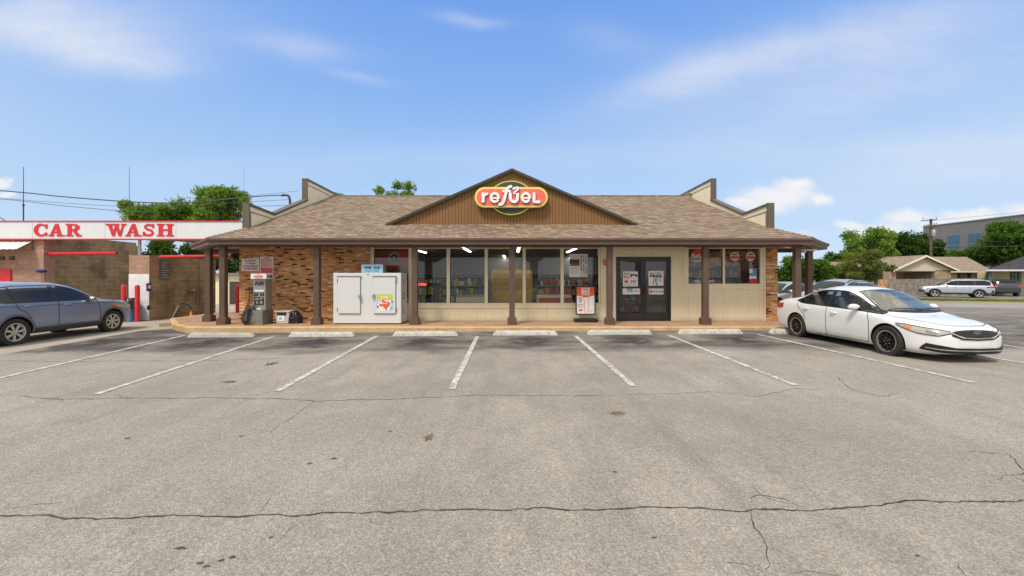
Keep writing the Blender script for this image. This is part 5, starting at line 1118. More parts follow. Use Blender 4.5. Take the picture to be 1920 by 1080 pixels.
# ================================================================== TREES
L1 = m_leaf('leaf_bright', (.13, .23, .04), (.22, .34, .06), (.32, .43, .10)); L2 = m_leaf('leaf_dark', (.035, .075, .018), (.065, .12, .028), (.11, .18, .04)); L3 = m_leaf('leaf_myrtle', (.12, .17, .045), (.19, .22, .06), (.27, .19, .08)); L4 = m_leaf('leaf_mid', (.055, .12, .022), (.10, .18, .033), (.16, .26, .05))
def tree(name, px, Y, top, base_w, lab, leafm, n=9000, leaf=.26, blobs=14, seed=1, low=None, flat=.8, cat='tree', group=None, trunk=True, gap=.5, cw=None):
    """crown of leaf tufts round many limb ends; px centre, top photo row, base_w crown width in photo px"""
    rs = np.random.RandomState(seed); X = PX(px, Y); gzz = g(X, Y); zt = PZ(top, Y); rad = base_w/2*Y/F; zl = PZ(low, Y) if low else gzz+(zt-gzz)*.3
    root = thing(name, (X, Y, gzz), lab, cat, group); cz = (zt+zl)/2; hz = (zt-zl)/2
    cen = []; tries = 0
    while len(cen) < blobs and tries < 4000:
        tries += 1; p = rs.uniform(-1, 1, 3)
        r_n = np.linalg.norm(p*np.array([1, 1, 1.0 if p[2] > 0 else .8]))
        if r_n > 1 or r_n < .2 or (len(cen) and np.min(np.linalg.norm(np.array(cen)-p, axis=1)) < .24): continue
        cen.append(p)
    cen = np.array(cen); C = np.stack([X+cen[:, 0]*rad*.84, Y+cen[:, 1]*rad*.84, cz+cen[:, 2]*hz*.82], 1); br = rs.uniform(.16, .36, len(C))*min(rad, hz*1.2)
    if trunk:
        q = MB(); tr = max(.09, rad*.075); fk = gzz+(zl-gzz)*.85+.15*hz; q.tube([(X, Y, gzz-.2), (X+.03*rad, Y, gzz+(fk-gzz)*.4), (X-.03*rad, Y+.02, fk)], [tr*1.35, tr, tr*.85], 8)
        q.build('trunk', M['bark'], root, smooth=True)
        q = MB()
        for c in C:
            a = Vector((X-.03*rad, Y+.02, fk-.1)); b = Vector(c); m1 = a.lerp(b, .5)+Vector((rs.uniform(-.1, .1)*rad, rs.uniform(-.1, .1)*rad, .12*hz)); q.tube([a, m1, b], [tr*.5, tr*.3, tr*.09], 5)
        q.build('limbs', M['bark'], root, smooth=True)
    # leaves on shells of the blobs, in sprigs
    ns = n//9; bi = rs.randint(0, len(C), ns); dr = rs.normal(size=(ns, 3)); dr /= np.linalg.norm(dr, axis=1, keepdims=True); rr = br[bi]*(.25+.95*rs.rand(ns)**.7); sp_ = C[bi]+dr*rr[:, None]*np.array([1, 1, flat])
    k = 9; cpos = np.repeat(sp_, k, 0)+rs.normal(size=(ns*k, 3))*leaf*.75; N_ = len(cpos)
    nrm = rs.normal(size=(N_, 3))+np.array([0, -.2, .9]); nrm /= np.linalg.norm(nrm, axis=1, keepdims=True); t1 = np.cross(nrm, rs.normal(size=(N_, 3))); t1 /= np.linalg.norm(t1, axis=1, keepdims=True); t2 = np.cross(nrm, t1); s_ = leaf*(.40+.62*rs.rand(N_, 1))
    v = np.stack([cpos-t1*s_, cpos-t2*s_*.48+t1*s_*.1, cpos+t1*s_, cpos+t2*s_*.48+t1*s_*.1], 1).reshape(-1, 3)-np.array([X, Y, gzz])
    v[:, 2] = np.maximum(v[:, 2], .05)
    me = bpy.data.meshes.new('crown'); f = np.arange(N_*4).reshape(-1, 4); me.vertices.add(N_*4); me.vertices.foreach_set('co', v.ravel()); me.loops.add(N_*4); me.loops.foreach_set('vertex_index', f.ravel()); me.polygons.add(N_); me.polygons.foreach_set('loop_start', np.arange(0, N_*4, 4)); me.polygons.foreach_set('loop_total', np.full(N_, 4)); me.update(calc_edges=True)
    me.materials.append(leafm); o = bpy.data.objects.new('crown', me); COL.objects.link(o); o.parent = root; return root
import functools
GT = 'trees behind the buildings'
tree('tree', 312, 42, 366, 150, 'broad bright green tree behind the word WASH', L1, 26000, .15, 26, 3, low=452, group=GT, gap=.6)
tree('tree', 417, 40, 325, 112, 'taller bright green tree directly left of the store parapet', L1, 24000, .15, 24, 6, low=452, group=GT)
tree('tree', 342, 36, 445, 170, 'dark tree filling the gap under the car wash fascia', L2, 20000, .17, 22, 8, low=520, group=GT)
tree('tree', 455, 40, 455, 90, 'dark tree seen between the left posts and the brick', L2, 9000, .18, 12, 9, low=530, group=GT)
tree('tree', 746, 44, 338, 96, 'treetop rising above the roof ridge left of the gable', L1, 9000, .15, 16, 12, low=392, group=GT)
tree('tree', 628, 46, 361, 60, 'small tip of a tree above the left end of the ridge', L1, 2500, .16, 8, 14, low=395, group=GT)
tree('tree', 1462+45, 36, 472, 120, 'dark leafy tree behind the right porch posts', L4, 15000, .17, 18, 20, low=535, group=GT)
tree('tree', 1571, 85, 470, 36, 'small distant tree between the porch corner and the bright tree', L2, 3000, .35, 9, 21, low=500, group=GT)
tree('tree', 1630, 64, 424, 96, 'bright green tree rising behind the left house roof', L1, 17000, .25, 22, 22, low=500, group=GT)
tree('tree', 1698, 66, 431, 80, 'dark oak between the bright tree and the utility pole', L2, 13000, .25, 20, 23, low=505, group=GT)
tree('tree', 1733, 67, 436, 54, 'dark oak crown directly behind the utility pole', L2, 8000, .25, 13, 29, low=505, group=GT)
tree('tree', 1770, 66, 464, 52, 'low round tree right of the utility pole', L4, 6000, .25, 12, 24, low=495, group=GT)
tree('tree', 1809, 66, 463, 38, 'low round tree below the office windows', L4, 5000, .25, 10, 25, low=495, group=GT)
tree('tree', 1888, 60, 406, 106, 'large dense green tree in front of the office building', L4, 26000, .24, 30, 26, low=505, group=GT)
tree('tree', 1950, 60, 420, 90, 'dense green tree cut by the right edge of the view', L4, 14000, .26, 20, 27, low=515, group=GT)
tree('crape_myrtle', 1616, 38, 462, 108, 'feathery green and rust coloured small tree in front of the left house', L3, 20000, .11, 24, 28, low=535, flat=.6)
tree('tree', 1560, 75, 484, 60, 'hazy low tree row behind the brick house on the left', L4, 4000, .35, 10, 31, low=505, group=GT)
# ================================================================== HOUSES, OFFICE, FENCE
YH = 50.0; hz0 = g(47, YH); hx = lambda px, Y=YH: PX(px, Y)
M['stone'] = m_block('tan_ledgestone', (.50,.40,.28), (.38,.28,.19), (.45,.38,.3), .5, .22, 1.0, .3, (.25,.17,.1))
M['ywall'] = mat('yellow_render', (.62,.53,.33), .7, var=.05); M['gcream'] = m_siding('lap_siding', (.62,.56,.42), .2, 'z', .6, .1, .08)
h = thing('house', (hx(1760), YH, hz0), 'tan brick ranch house with brown shingle gable and open carport behind the fence', 'house')
ez = PZ(506, YH)
def gable(name_root, xa, xb, ya, yb, ze_, zr_, mat_roof, wallm, fr=.35, th=.16):
    xm_ = (xa+xb)/2; q = MB()
    for s_ in (-1, 1):
        xe_ = xa-fr if s_ < 0 else xb+fr; zz = ze_-(zr_-ze_)*fr/((xb-xa)/2); pts = [(xm_, zr_), (xe_, zz), (xe_, zz+th), (xm_, zr_+th)]; q.prism(pts if s_ > 0 else pts[::-1], ya-fr, yb+fr, 'xz')
    r = q.build('roof', mat_roof, name_root); q = MB(); q.prism([(xa, ze_-.15), (xb, ze_-.15), (xb, ze_), (xm_, zr_-.02), (xa, ze_)], ya, ya+.12, 'xz'); q.build('gable_wall', wallm, name_root)
    q = MB()
    for s_ in (-1, 1):
        xe_ = xa-fr if s_ < 0 else xb+fr; zz = ze_-(zr_-ze_)*fr/((xb-xa)/2); pts = [(xm_, zr_-.06), (xe_, zz-.06), (xe_, zz+th-.02), (xm_, zr_+th-.02)]; q.prism(pts if s_ > 0 else pts[::-1], ya-fr-.06, ya-fr-.003, 'xz')
    q.build('barge_board', M['creamtrim'], r); return r
gable(h, PX(1680, 46.7), PX(1792, 46.7), YH-3, YH+6, PZ(506, YH-3), PZ(481, YH-3), M['shingle2'], M['gcream'])
# carport opening: posts of stone either side, dark inside
yc = YH-3; cz_ = PZ(508.5, yc)
bx('stone_pier', M['stone'], PX(1668, yc), PX(1680, yc), yc, yc+.8, hz0-.2, PZ(508, yc), h); bx('stone_pier', M['stone'], PX(1753.5, yc), PX(1783, yc), yc+.0, yc+.4, hz0-.2, PZ(507, yc)-.0, h)
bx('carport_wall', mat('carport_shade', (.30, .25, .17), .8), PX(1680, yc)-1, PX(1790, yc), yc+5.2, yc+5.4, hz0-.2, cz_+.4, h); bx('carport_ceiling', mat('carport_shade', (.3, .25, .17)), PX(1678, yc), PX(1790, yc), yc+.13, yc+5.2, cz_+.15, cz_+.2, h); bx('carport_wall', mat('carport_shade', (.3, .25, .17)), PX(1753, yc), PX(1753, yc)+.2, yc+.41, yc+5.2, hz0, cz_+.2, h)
# long main roof (ridge parallel to the street view) and its walls
q = MB(); ya, yb, ym = YH+.2, YH+9, YH+4.6; xa, xb = hx(1636), hx(1862)
e0, r0 = PZ(508.5, ya), PZ(481.5, ym)
q.add([(xa, ya-.3, e0), (xb, ya-.3, e0), (PX(1812, ym), ym, r0), (PX(1660, ym), ym, r0), (xa, yb, e0), (xb, yb, e0)], [(0, 1, 2, 3), (4, 3, 2, 5), (0, 3, 4), (1, 5, 2)]); q.add([(xa, ya-.3, e0-.15), (xb, ya-.3, e0-.15), (xb, yb, e0-.15), (xa, yb, e0-.15), (xa, ya-.3, e0-.002), (xb, ya-.3, e0-.002), (xb, yb, e0-.002), (xa, yb, e0-.002)], [(0, 3, 2, 1), (0, 1, 5, 4), (1, 2, 6, 5), (3, 0, 4, 7), (2, 3, 7, 6)], 1)
q.build('roof', [M['shingle2'], M['creamtrim']], h)
bx('wall', M['ywall'], xa+.4, xb-.6, ya+.5, ya+.7, hz0-.2, e0-.15, h)
yw = ya+.5; w = MB().box(PX(1795, yw), PX(1820, yw), yw-.04, yw-.003, PZ(545, yw), PZ(511, yw)).build('window', M['char'], h); MB().box(PX(1799.5, yw), PX(1812.5, yw), yw-.06, yw-.041, PZ(544, yw), PZ(512, yw)).build('pane', M['lgrey'], w)
# second part seen left behind the myrtle
h2 = thing('house', (hx(1560, 60), 60, g(46, 60)), 'brick house with low tan roof seen behind the rust coloured tree', 'house'); z60 = g(46, 60)
q = MB(); xa, xb = PX(1535, 60), PX(1660, 60); q.add([(xa, 60, PZ(501, 60)), (xb, 60, PZ(501, 60)), (xb-2, 64, PZ(491, 64)), (xa+2, 64, PZ(491, 64)), (xa, 68, PZ(501, 60)), (xb, 68, PZ(501, 60))], [(0, 1, 2, 3), (3, 2, 5, 4), (0, 3, 4), (1, 5, 2)]); q.build('roof', M['shingle2'], h2)
bx('wall', M['stone'], xa+.4, xb-.4, 60.4, 60.6, z60-.3, PZ(501, 60), h2); MB().box(PX(1595, 60), PX(1612, 60), 60.3, 60.39, z60+.3, PZ(506, 60)).build('window', M['char'], h2)
h3 = thing('house', (PX(1905, 45), 45, g(52, 45)), 'yellow house with dark grey hip roof at the right edge', 'house'); z45 = g(52, 45)
q = MB(); xa, xb = PX(1849, 44), PX(1849, 44)+16; e3 = PZ(505.5, 44); rr3 = e3+2.6
xk = PX(1851, 51); q.add([(xa, 44, e3), (xb, 42, e3), (xb, 48, PZ(474, 47)), (PX(1932, 47), 47, PZ(476, 47)), (xk, 51, e3), (xb+5, 54, e3)], [(0, 1, 2, 3), (3, 2, 5, 4), (0, 3, 4), (1, 5, 2)]); q.prism([(xa, 44), (xb, 42), (xb+5, 54), (xk, 51)], e3-.16, e3-.003, 'xy', 1); q.build('roof', [M['shingle3'], M['whitep']], h3)
bx('wall', M['ywall'], xa+1.9+.8, xb, 45.6, 45.8, z45-.3, e3-.16, h3); bx('wall', M['ywall'], xa+3.2, xa+5.4, 47.5, 47.7, z45-.3, e3-.16, h3)
yw = 45.6; w = MB().box(PX(1894, yw), PX(1914, yw), yw-.06, yw-.003, PZ(533, yw), PZ(510, yw)).build('window', M['char'], h3); q = MB()
for i in range(3):
    for j in range(3): x0_ = PX(1895.5+6*i, yw); q.box(x0_, x0_+.25, yw-.075, yw-.061, PZ(531-7*j, yw), PZ(526-7*j, yw))
q.build('pane', mat('dusty_pane', (.14, .16, .17), .2), w)
for px in (1856, 1911): MB().box(PX(px, 44.3)-.08, PX(px, 44.3)+.08, 44.22, 44.38, z45-.2, e3-.16).build('porch_post', mat('slate_post', (.10, .14, .14), .5), h3)
# wooden fence
fe_ = thing('wooden_fence', (hx(1730, 46), 46, g(42, 46)), 'weathered grey board fence in front of the tan house', 'fence'); rs = random.Random(6); M['board'] = mat('weathered_board', (.26, .225, .19), .9, var=.35, vs=2.5, grime=.3)
fz0 = g(42, 46); q = MB(); x = PX(1664, 46); xe = PX(1858, 46)
while x < xe:
    u_ = (x-PX(1664, 46))/(xe-PX(1664, 46)); hh = PZ(523.5-2*u_, 46)+rs.uniform(-.03, .03); q.box(x, x+.135, 46+rs.uniform(0, .012), 46.02+rs.uniform(0, .012), fz0-.1, hh); x += .145
q.build('board', M['board'], fe_); q = MB(); q.box(PX(1664, 46), xe, 46.035, 46.08, fz0+.4, fz0+.49); q.box(PX(1664, 46), xe, 46.035, 46.08, fz0+1.4, fz0+1.49); q.build('rail', M['board'], fe_)
bx('brick_gate_pier', M['brick'], PX(1652, 45.5), PX(1664, 45.5), 45.5, 45.9, fz0-.1, PZ(524, 45.5), None); tag(bpy.data.objects['brick_gate_pier'], 'short brick pier at the left end of the board fence', 'pier')
bx('post', M['creamtrim'], PX(1633.5, 44), PX(1638.5, 44), 44, 44.2, g(38, 44)-.1, PZ(519, 44), None); tag(bpy.data.objects['post'], 'pale stone gate post left of the fence before the red car', 'post')
# office building
of = thing('office_building', (95, 70, g(90, 70)-.3), 'large grey concrete office block with blue glazing at the right', 'office building')
M['oconc'] = m_block('office_panel', (.21,.205,.20), (.225,.22,.215), (.13,.13,.13), 9.0, 40.0, .1, .2, (.15,.15,.15)); q = MB(); q.box(86, 115, 40, 87, -1.2, 12); q.build('wall', M['oconc'], of)
q = MB(); q.box(85.9, 115.1, 39.9, 87.1, 12, 12.15); q.build('coping', M['lgrey'], of); q = MB(); q.box(85.94, 85.999, 40, 87, 5.9, 6.35); q.build('string_course', M['grey'], of)
M['bluepane'] = mat('blue_glazing', (.035, .12, .18), .12, spec=.7)
for k in range(6):
    y1_ = 82.1-3.65*k; y0_ = y1_-2.3
    for (z0_, z1_) in ((7.0, 9.7), (1.5, 4.4)):
        w = MB().box(85.95, 86.01, y0_, y1_, z0_, z1_).build('window', M['lgrey'], of)
        for a_, b_ in ((y0_+.06, (y0_+y1_)/2-.04), ((y0_+y1_)/2+.04, y1_-.06)):
            MB().box(85.92, 85.949, a_, b_, z0_+.75, z1_-.06).build('pane', M['bluepane'], w); MB().box(85.92, 85.949, a_, b_, z0_+.06, z0_+.67).build('pane', M['bluepane'], w)
# utility pole
Yp = 57.0; xp_ = PX(1745.5, Yp); gp_ = g(xp_, Yp); pole = thing('utility_pole', (xp_, Yp, gp_), 'brown wooden utility pole with grey transformer behind the tan house', 'utility pole'); zt_ = PZ(410.5, Yp)
MB().cyl((xp_, Yp, gp_-.2), (xp_, Yp, zt_), .20, .14, 12).build('pole', M['bark'], pole, smooth=True)
c = P(1750.5, 437, Yp-.35); MB().lathe([(.0, -.42), (.24, -.42), (.25, -.3), (.25, .38), (.2, .44), (0, .44)], c, n=16).build('transformer', M['lgrey'], pole, smooth=True, sharp=50)
q = MB(); 
for (a, b, z_) in ((1735, 1756, 426.5), (1727, 1757, 413)): q.cyl(P(a, z_+1, Yp+.1), P(b, z_-1.5, Yp-.4), .06, n=6)
q.build('cross_arm', M['bark'], pole); q = MB()
for px, py in ((1734, 424), (1738, 423.5), (1741, 423.5), (1752, 421.5), (1756, 420.5), (1731, 410.5), (1756, 409.5)): c = P(px, py, Yp); q.cyl(c, c+Vector((0, 0, .22)), .07, .05, 8)
q.build('insulator', M['lgrey'], pole)
for (pts, r_, lab) in (([(1746, 424), (1820, 418), (1920, 408), (1990, 402)], .02, 'wire rising right from the pole across the office wall'), ([(1746, 465), (1830, 462.5), (1920, 462), (1990, 462)], .045, 'pale cable crossing in front of the large right tree'), ([(1746, 455), (1830, 453), (1990, 452)], .02, 'thin wire above the pale cable'), ([(1746, 414), (1850, 404), (1990, 390)], .015, 'top wire leaving the pole to the right')):
    wire(pts, Yp-.4, r_, lab)
# a raised highway behind the viewer, mirrored in the shop windows
ov = thing('highway_overpass', (0, -60, g(0, -60)), 'raised concrete highway behind the viewer mirrored in the windows', 'overpass'); cc = m_concrete('bridge_concrete', (.36,.34,.31), (.42,.40,.36), (.2,.18,.16), .4, .4)
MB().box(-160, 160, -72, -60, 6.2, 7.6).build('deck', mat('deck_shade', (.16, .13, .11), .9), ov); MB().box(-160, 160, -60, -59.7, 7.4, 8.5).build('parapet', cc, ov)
for i in range(-5, 6): q = MB(); x_ = i*24+5; q.cyl((x_, -66, -.5), (x_, -66, 5.2), .9, n=16); q.prism([(x_-1, 5.0), (x_+1, 5.0), (x_+3, 6.2), (x_-3, 6.2)], -71, -61, 'xz'); q.build('pier', cc, ov)
# ================================================================== CARS
def pchip(xs, ys):
    xs, ys = np.array(xs, float), np.array(ys, float); h = np.diff(xs); dl = np.diff(ys)/h; m_ = np.zeros(len(xs))
    for i in range(1, len(xs)-1):
        if dl[i-1]*dl[i] > 0: m_[i] = 3*(h[i-1]+h[i])/((2*h[i]+h[i-1])/dl[i-1]+(h[i]+2*h[i-1])/dl[i])
    m_[0], m_[-1] = dl[0], dl[-1]
    def f(x):
        x = min(max(x, xs[0]), xs[-1]); i = min(len(xs)-2, max(0, int(np.searchsorted(xs, x, 'right'))-1)); t_ = (x-xs[i])/h[i]
        return float((1+2*t_)*(1-t_)**2*ys[i]+t_*(1-t_)**2*h[i]*m_[i]+t_*t_*(3-2*t_)*ys[i+1]+t_*t_*(t_-1)*h[i]*m_[i+1])
    return f
BASIS = {}
def bspl(C, K):
    C = np.array([C[0], C[0]]+list(C)+[C[-1], C[-1]]); n = len(C)
    key = (n, K)
    if key not in BASIS:
        B = np.zeros((K, n))
        for k in range(K):
            u = k/(K-1)*(n-3); i = min(n-4, int(u)); t_ = u-i
            B[k, i:i+4] = [(1-t_)**3/6, (3*t_**3-6*t_**2+4)/6, (-3*t_**3+3*t_**2+3*t_+1)/6, t_**3/6]
        BASIS[key] = B
    return BASIS[key] @ C
class Shape:
    def __init__(s, keys, K=40, nx=110):
        k = np.array(keys, float); s.L = k[-1, 0]; s.f = [pchip(k[:, 0], k[:, j]) for j in range(1, 9)]; s.K = K
        t_ = np.linspace(0, 1, nx); s.xs = s.L*(t_-.13*np.sin(2*np.pi*t_)/1.0*.9)
        s.sec = np.array([s.section(x) for x in s.xs])                # nx,K,2
        s.gx = np.linspace(0, s.L, 260); s.gz = np.linspace(.1, 2.1, 201); s.gy = np.linspace(0, 1.1, 56)
        s.W = np.full((260, 201), -.4); s.T = np.full((260, 56), .0)
        for i, x in enumerate(s.gx):
            p = s.section(x); a, b = p[:-1], p[1:]
            for (y0, z0), (y1, z1) in zip(a, b):
                lo, hi = sorted((z0, z1)); j0, j1 = np.searchsorted(s.gz, lo), np.searchsorted(s.gz, hi)
                for j in range(j0, j1): s.W[i, j] = max(s.W[i, j], y0+(y1-y0)*(s.gz[j]-z0)/(z1-z0))
            im = int(np.argmax(p[:, 0])); up = p[im:]; s.T[i] = np.interp(s.gy, up[::-1, 0], up[::-1, 1])
    def section(s, x):
        zb, w, zw, wb, zbt, wr, zr, zt = [f(x) for f in s.f]
        C = [(0, zb), (w*.55, zb), (w*.88, zb), (w*.955, zb+.05), (w*.985, zb+(zw-zb)*.45), (w, zw), (w*.995, zw+(zbt-zw)*.55), (wb+(w-wb)*.55, zbt-.03), (wb, zbt+.005),
             (wb+(wr-wb)*.42, zbt+(zr-zbt)*.42), (wr+.02, zr-.02), (wr-.015, zr+.012), (wr*.72, zr+(zt-zr)*.62), (wr*.36, zt-(zt-zr)*.08), (0, zt)]
        return bspl(np.array(C), s.K)
    def bil(s, G_, ga, gb, a, b):
        a = min(max(a, ga[0]), ga[-1]-1e-6); b = min(max(b, gb[0]), gb[-1]-1e-6)
        i = int((a-ga[0])/(ga[1]-ga[0])); j = int((b-gb[0])/(gb[1]-gb[0])); u, v = (a-ga[i])/(ga[1]-ga[0]), (b-gb[j])/(gb[1]-gb[0])
        return G_[i, j]*(1-u)*(1-v)+G_[i+1, j]*u*(1-v)+G_[i, j+1]*(1-u)*v+G_[i+1, j+1]*u*v
    def side(s, x, z): return s.bil(s.W, s.gx, s.gz, x, z)
    def top(s, x, y): return s.bil(s.T, s.gx, s.gy, x, abs(y))
    def ray(s, th, z, ax):     # th=0 forward (towards x=0) for the front axis, or backward for a rear axis
        sg = -1 if ax < s.L/2 else 1; lo, hi = 0.0, 2.6
        for _ in range(26):
            r = (lo+hi)/2; x = ax+sg*r*math.cos(th); y = r*math.sin(th)
            ins = 0 <= x <= s.L and s.side(x, z) > abs(y)
            if ins: lo = r
            else: hi = r
        return (ax+sg*lo*math.cos(th), lo*math.sin(th), z)
    # patches: fn(u,v) -> (x, lat, z) on the surface
    def patch(s, mb, fn, nu=16, nv=6, off=.004, mi=None):
        Lc = s.L/2; P0 = np.array([[fn(i/nu, j/nv) for j in range(nv+1)] for i in range(nu+1)])
        du = np.gradient(P0, axis=0); dv = np.gradient(P0, axis=1); n = np.cross(du, dv); ln = np.linalg.norm(n, axis=2, keepdims=True)
        n = n/np.maximum(ln, 1e-9); c = np.array([Lc, 0, .6]); flip = np.sum(n*(P0-c), axis=2, keepdims=True) < 0; n = np.where(flip, -n, n)
        bad = (ln < 1e-7)[..., 0]; n[bad] = 0
        Q = P0+n*off; rows = [[(q[1], q[0]-Lc, q[2]) for q in r] for r in Q]
        fl = bool(np.mean(flip) > .5)
        mb.grid(rows, mi, flip=fl); return mb
    def sidefn(s, sg, lo, hi, a, b):
        def fn(u, v):
            x = a+(b-a)*u; z = lo(x)+(hi(x)-lo(x))*v; return (x, sg*s.side(x, z), z)
        return fn
    def edge(s, mb, pts, w, off=.003, kind='side', sg=1, mi=None):
        """narrow strip following points (x,z) on the side or (x,y) on the top"""
        P_ = np.array(pts, float)
        if len(P_) < 16:
            cum = np.concatenate([[0], np.cumsum(np.linalg.norm(np.diff(P_, axis=0), axis=1))]); tt = np.linspace(0, cum[-1], 22); P_ = np.stack([np.interp(tt, cum, P_[:, 0]), np.interp(tt, cum, P_[:, 1])], 1)
        n = len(P_); d_ = np.gradient(P_, axis=0); d_ /= np.linalg.norm(d_, axis=1, keepdims=True)+1e-9; nr = np.stack([-d_[:, 1], d_[:, 0]], 1)*w/2
        A, B = P_-nr, P_+nr
        def fn(u, v):
            i = u*(n-1); k = min(n-2, int(i)); t_ = i-k; a = A[k]*(1-t_)+A[k+1]*t_; b = B[k]*(1-t_)+B[k+1]*t_; q = a*(1-v)+b*v
            return (q[0], sg*s.side(q[0], q[1]), q[1]) if kind == 'side' else (q[0], q[1], s.top(q[0], q[1]))
        return s.patch(mb, fn, n-1, 1, off, mi)
def wheel(parent, x, y, z, r, rw, style, sgn, mats):
    """tyre, rim and disc; x lateral centre, sgn = outward direction"""
    hub = MB(); rr = r*style.get('rim', .66); xo = x+sgn*rw/2
    hub.cyl((x-sgn*rw*.4, y, z), (xo-sgn*.075, y, z), rr*.97, n=28)
    w = hub.build('wheel', M['wheelwell'], parent, world=False)
    t_ = MB(); h = rw/2
    t_.lathe([(rr*.98, x-h*.8), (r*.86, x-h), (r*.95, x-h*.97), (r*.99, x-h*.78), (r, x-h*.5), (r, x+h*.5), (r*.99, x+h*.78), (r*.95, x+h*.97), (r*.86, x+h), (rr*.98, x+h*.8)], (0, y, z), 'x', 40)
    t_.build('tyre', M['rubber'], w, world=False, smooth=True, sharp=50)
    q = MB(); a = xo-sgn*.012
    q.lathe([(rr*.99, x-sgn*h*.6), (rr*.99, a-sgn*.01), (rr*.985, a), (rr*.90, a-sgn*.004), (rr*.87, a-sgn*.03), (rr*.86, x-sgn*h*.5)], (0, y, z), 'x', 40, 0)
    n = style['n']; kw = style.get('w', .05)
    for i in range(n):
        for dt in style.get('split', (0,)):
            th = 2*math.pi*i/n+style.get('ph', .3); t0 = th+dt*.25; t1 = th+dt
            p0 = (math.cos(t0)*rr*.12, math.sin(t0)*rr*.12); p1 = (math.cos(t1)*rr*.93, math.sin(t1)*rr*.93)
            dx, dz = p1[0]-p0[0], p1[1]-p0[1]; ln = math.hypot(dx, dz); nx, nz = -dz/ln*kw/2, dx/ln*kw/2
            xf, xb, xf2 = a-sgn*.012, a-sgn*.045, a-sgn*.022
            for (e0, e1) in ((1.0, .8),):
                v = [(xf2, y+p0[0]-nx, z+p0[1]-nz), (xf2, y+p0[0]+nx, z+p0[1]+nz), (xf, y+p1[0]+nx*e1, z+p1[1]+nz*e1), (xf, y+p1[0]-nx*e1, z+p1[1]-nz*e1)]
                v += [(xb, b, c) for _, b, c in v]; q.add(v, [(0, 1, 2, 3), (0, 4, 5, 1), (1, 5, 6, 2), (2, 6, 7, 3), (3, 7, 4, 0)], 1)
    q.cyl((a-sgn*.05, y, z), (a-sgn*.008, y, z), rr*.17, rr*.13, 16, 1)
    for i in range(5):
        th = 2*math.pi*i/5; q.cyl((a-sgn*.03, y+math.cos(th)*rr*.30, z+math.sin(th)*rr*.30), (a-sgn*.015, y+math.cos(th)*rr*.30, z+math.sin(th)*rr*.30), .011, n=6, mi=0)
    q.build('rim', mats, w, world=False, smooth=True, sharp=30)
    return w
M['wheelwell'] = mat('wheel_well', (.012, .012, .012), .8)
M['carin'] = mat('car_interior', (.05, .047, .044), .8); M['seat'] = mat('seat_cloth', (.22, .20, .18), .9)
M['rimblack'] = mat('black_rim', (.03, .028, .026), .35, .3); M['chrome'] = mat('chrome', (.75, .75, .75), .12, 1.0, var=.02)
M['rimsilver'] = mat('silver_rim', (.58, .58, .57), .3, .35, var=.03); M['bronze'] = mat('bronze_lip', (.60, .53, .45), .22, .8)
M['trimblack'] = mat('black_trim', (.015, .015, .016), .35); M['clad'] = mat('grey_cladding', (.045, .047, .05), .6)
M['amber'] = mat('amber_lens', (.75, .22, .03), .2); M['tail'] = mat('red_lens', (.45, .015, .015), .15, spec=.7); M['lens'] = mat('hazed_lens', (.42, .41, .36), .12, spec=.7, var=.15, vs=12)
M['lensd'] = mat('lamp_bowl', (.30, .30, .29), .15, .5)
def paint(name, col, metal=.0, rough=.28):
    t = NT(name); n_ = t.noise(t.map(t.obj(), (1, 1, 1.5)), .9, 3)
    low = t.rng(t.math('ADD', t.sep(t.obj())[2], t.math('MULTIPLY', t.noise(t.obj(), 4, 4), .25)), .28, .52, .30, 0)      # road dust low on the doors
    c = t.mix(low, tuple(col), (.30, .26, .21)); t.set(c, t.math('ADD', rough, t.math('MULTIPLY', low, .4)), metal, .5, 1.0); return t.m
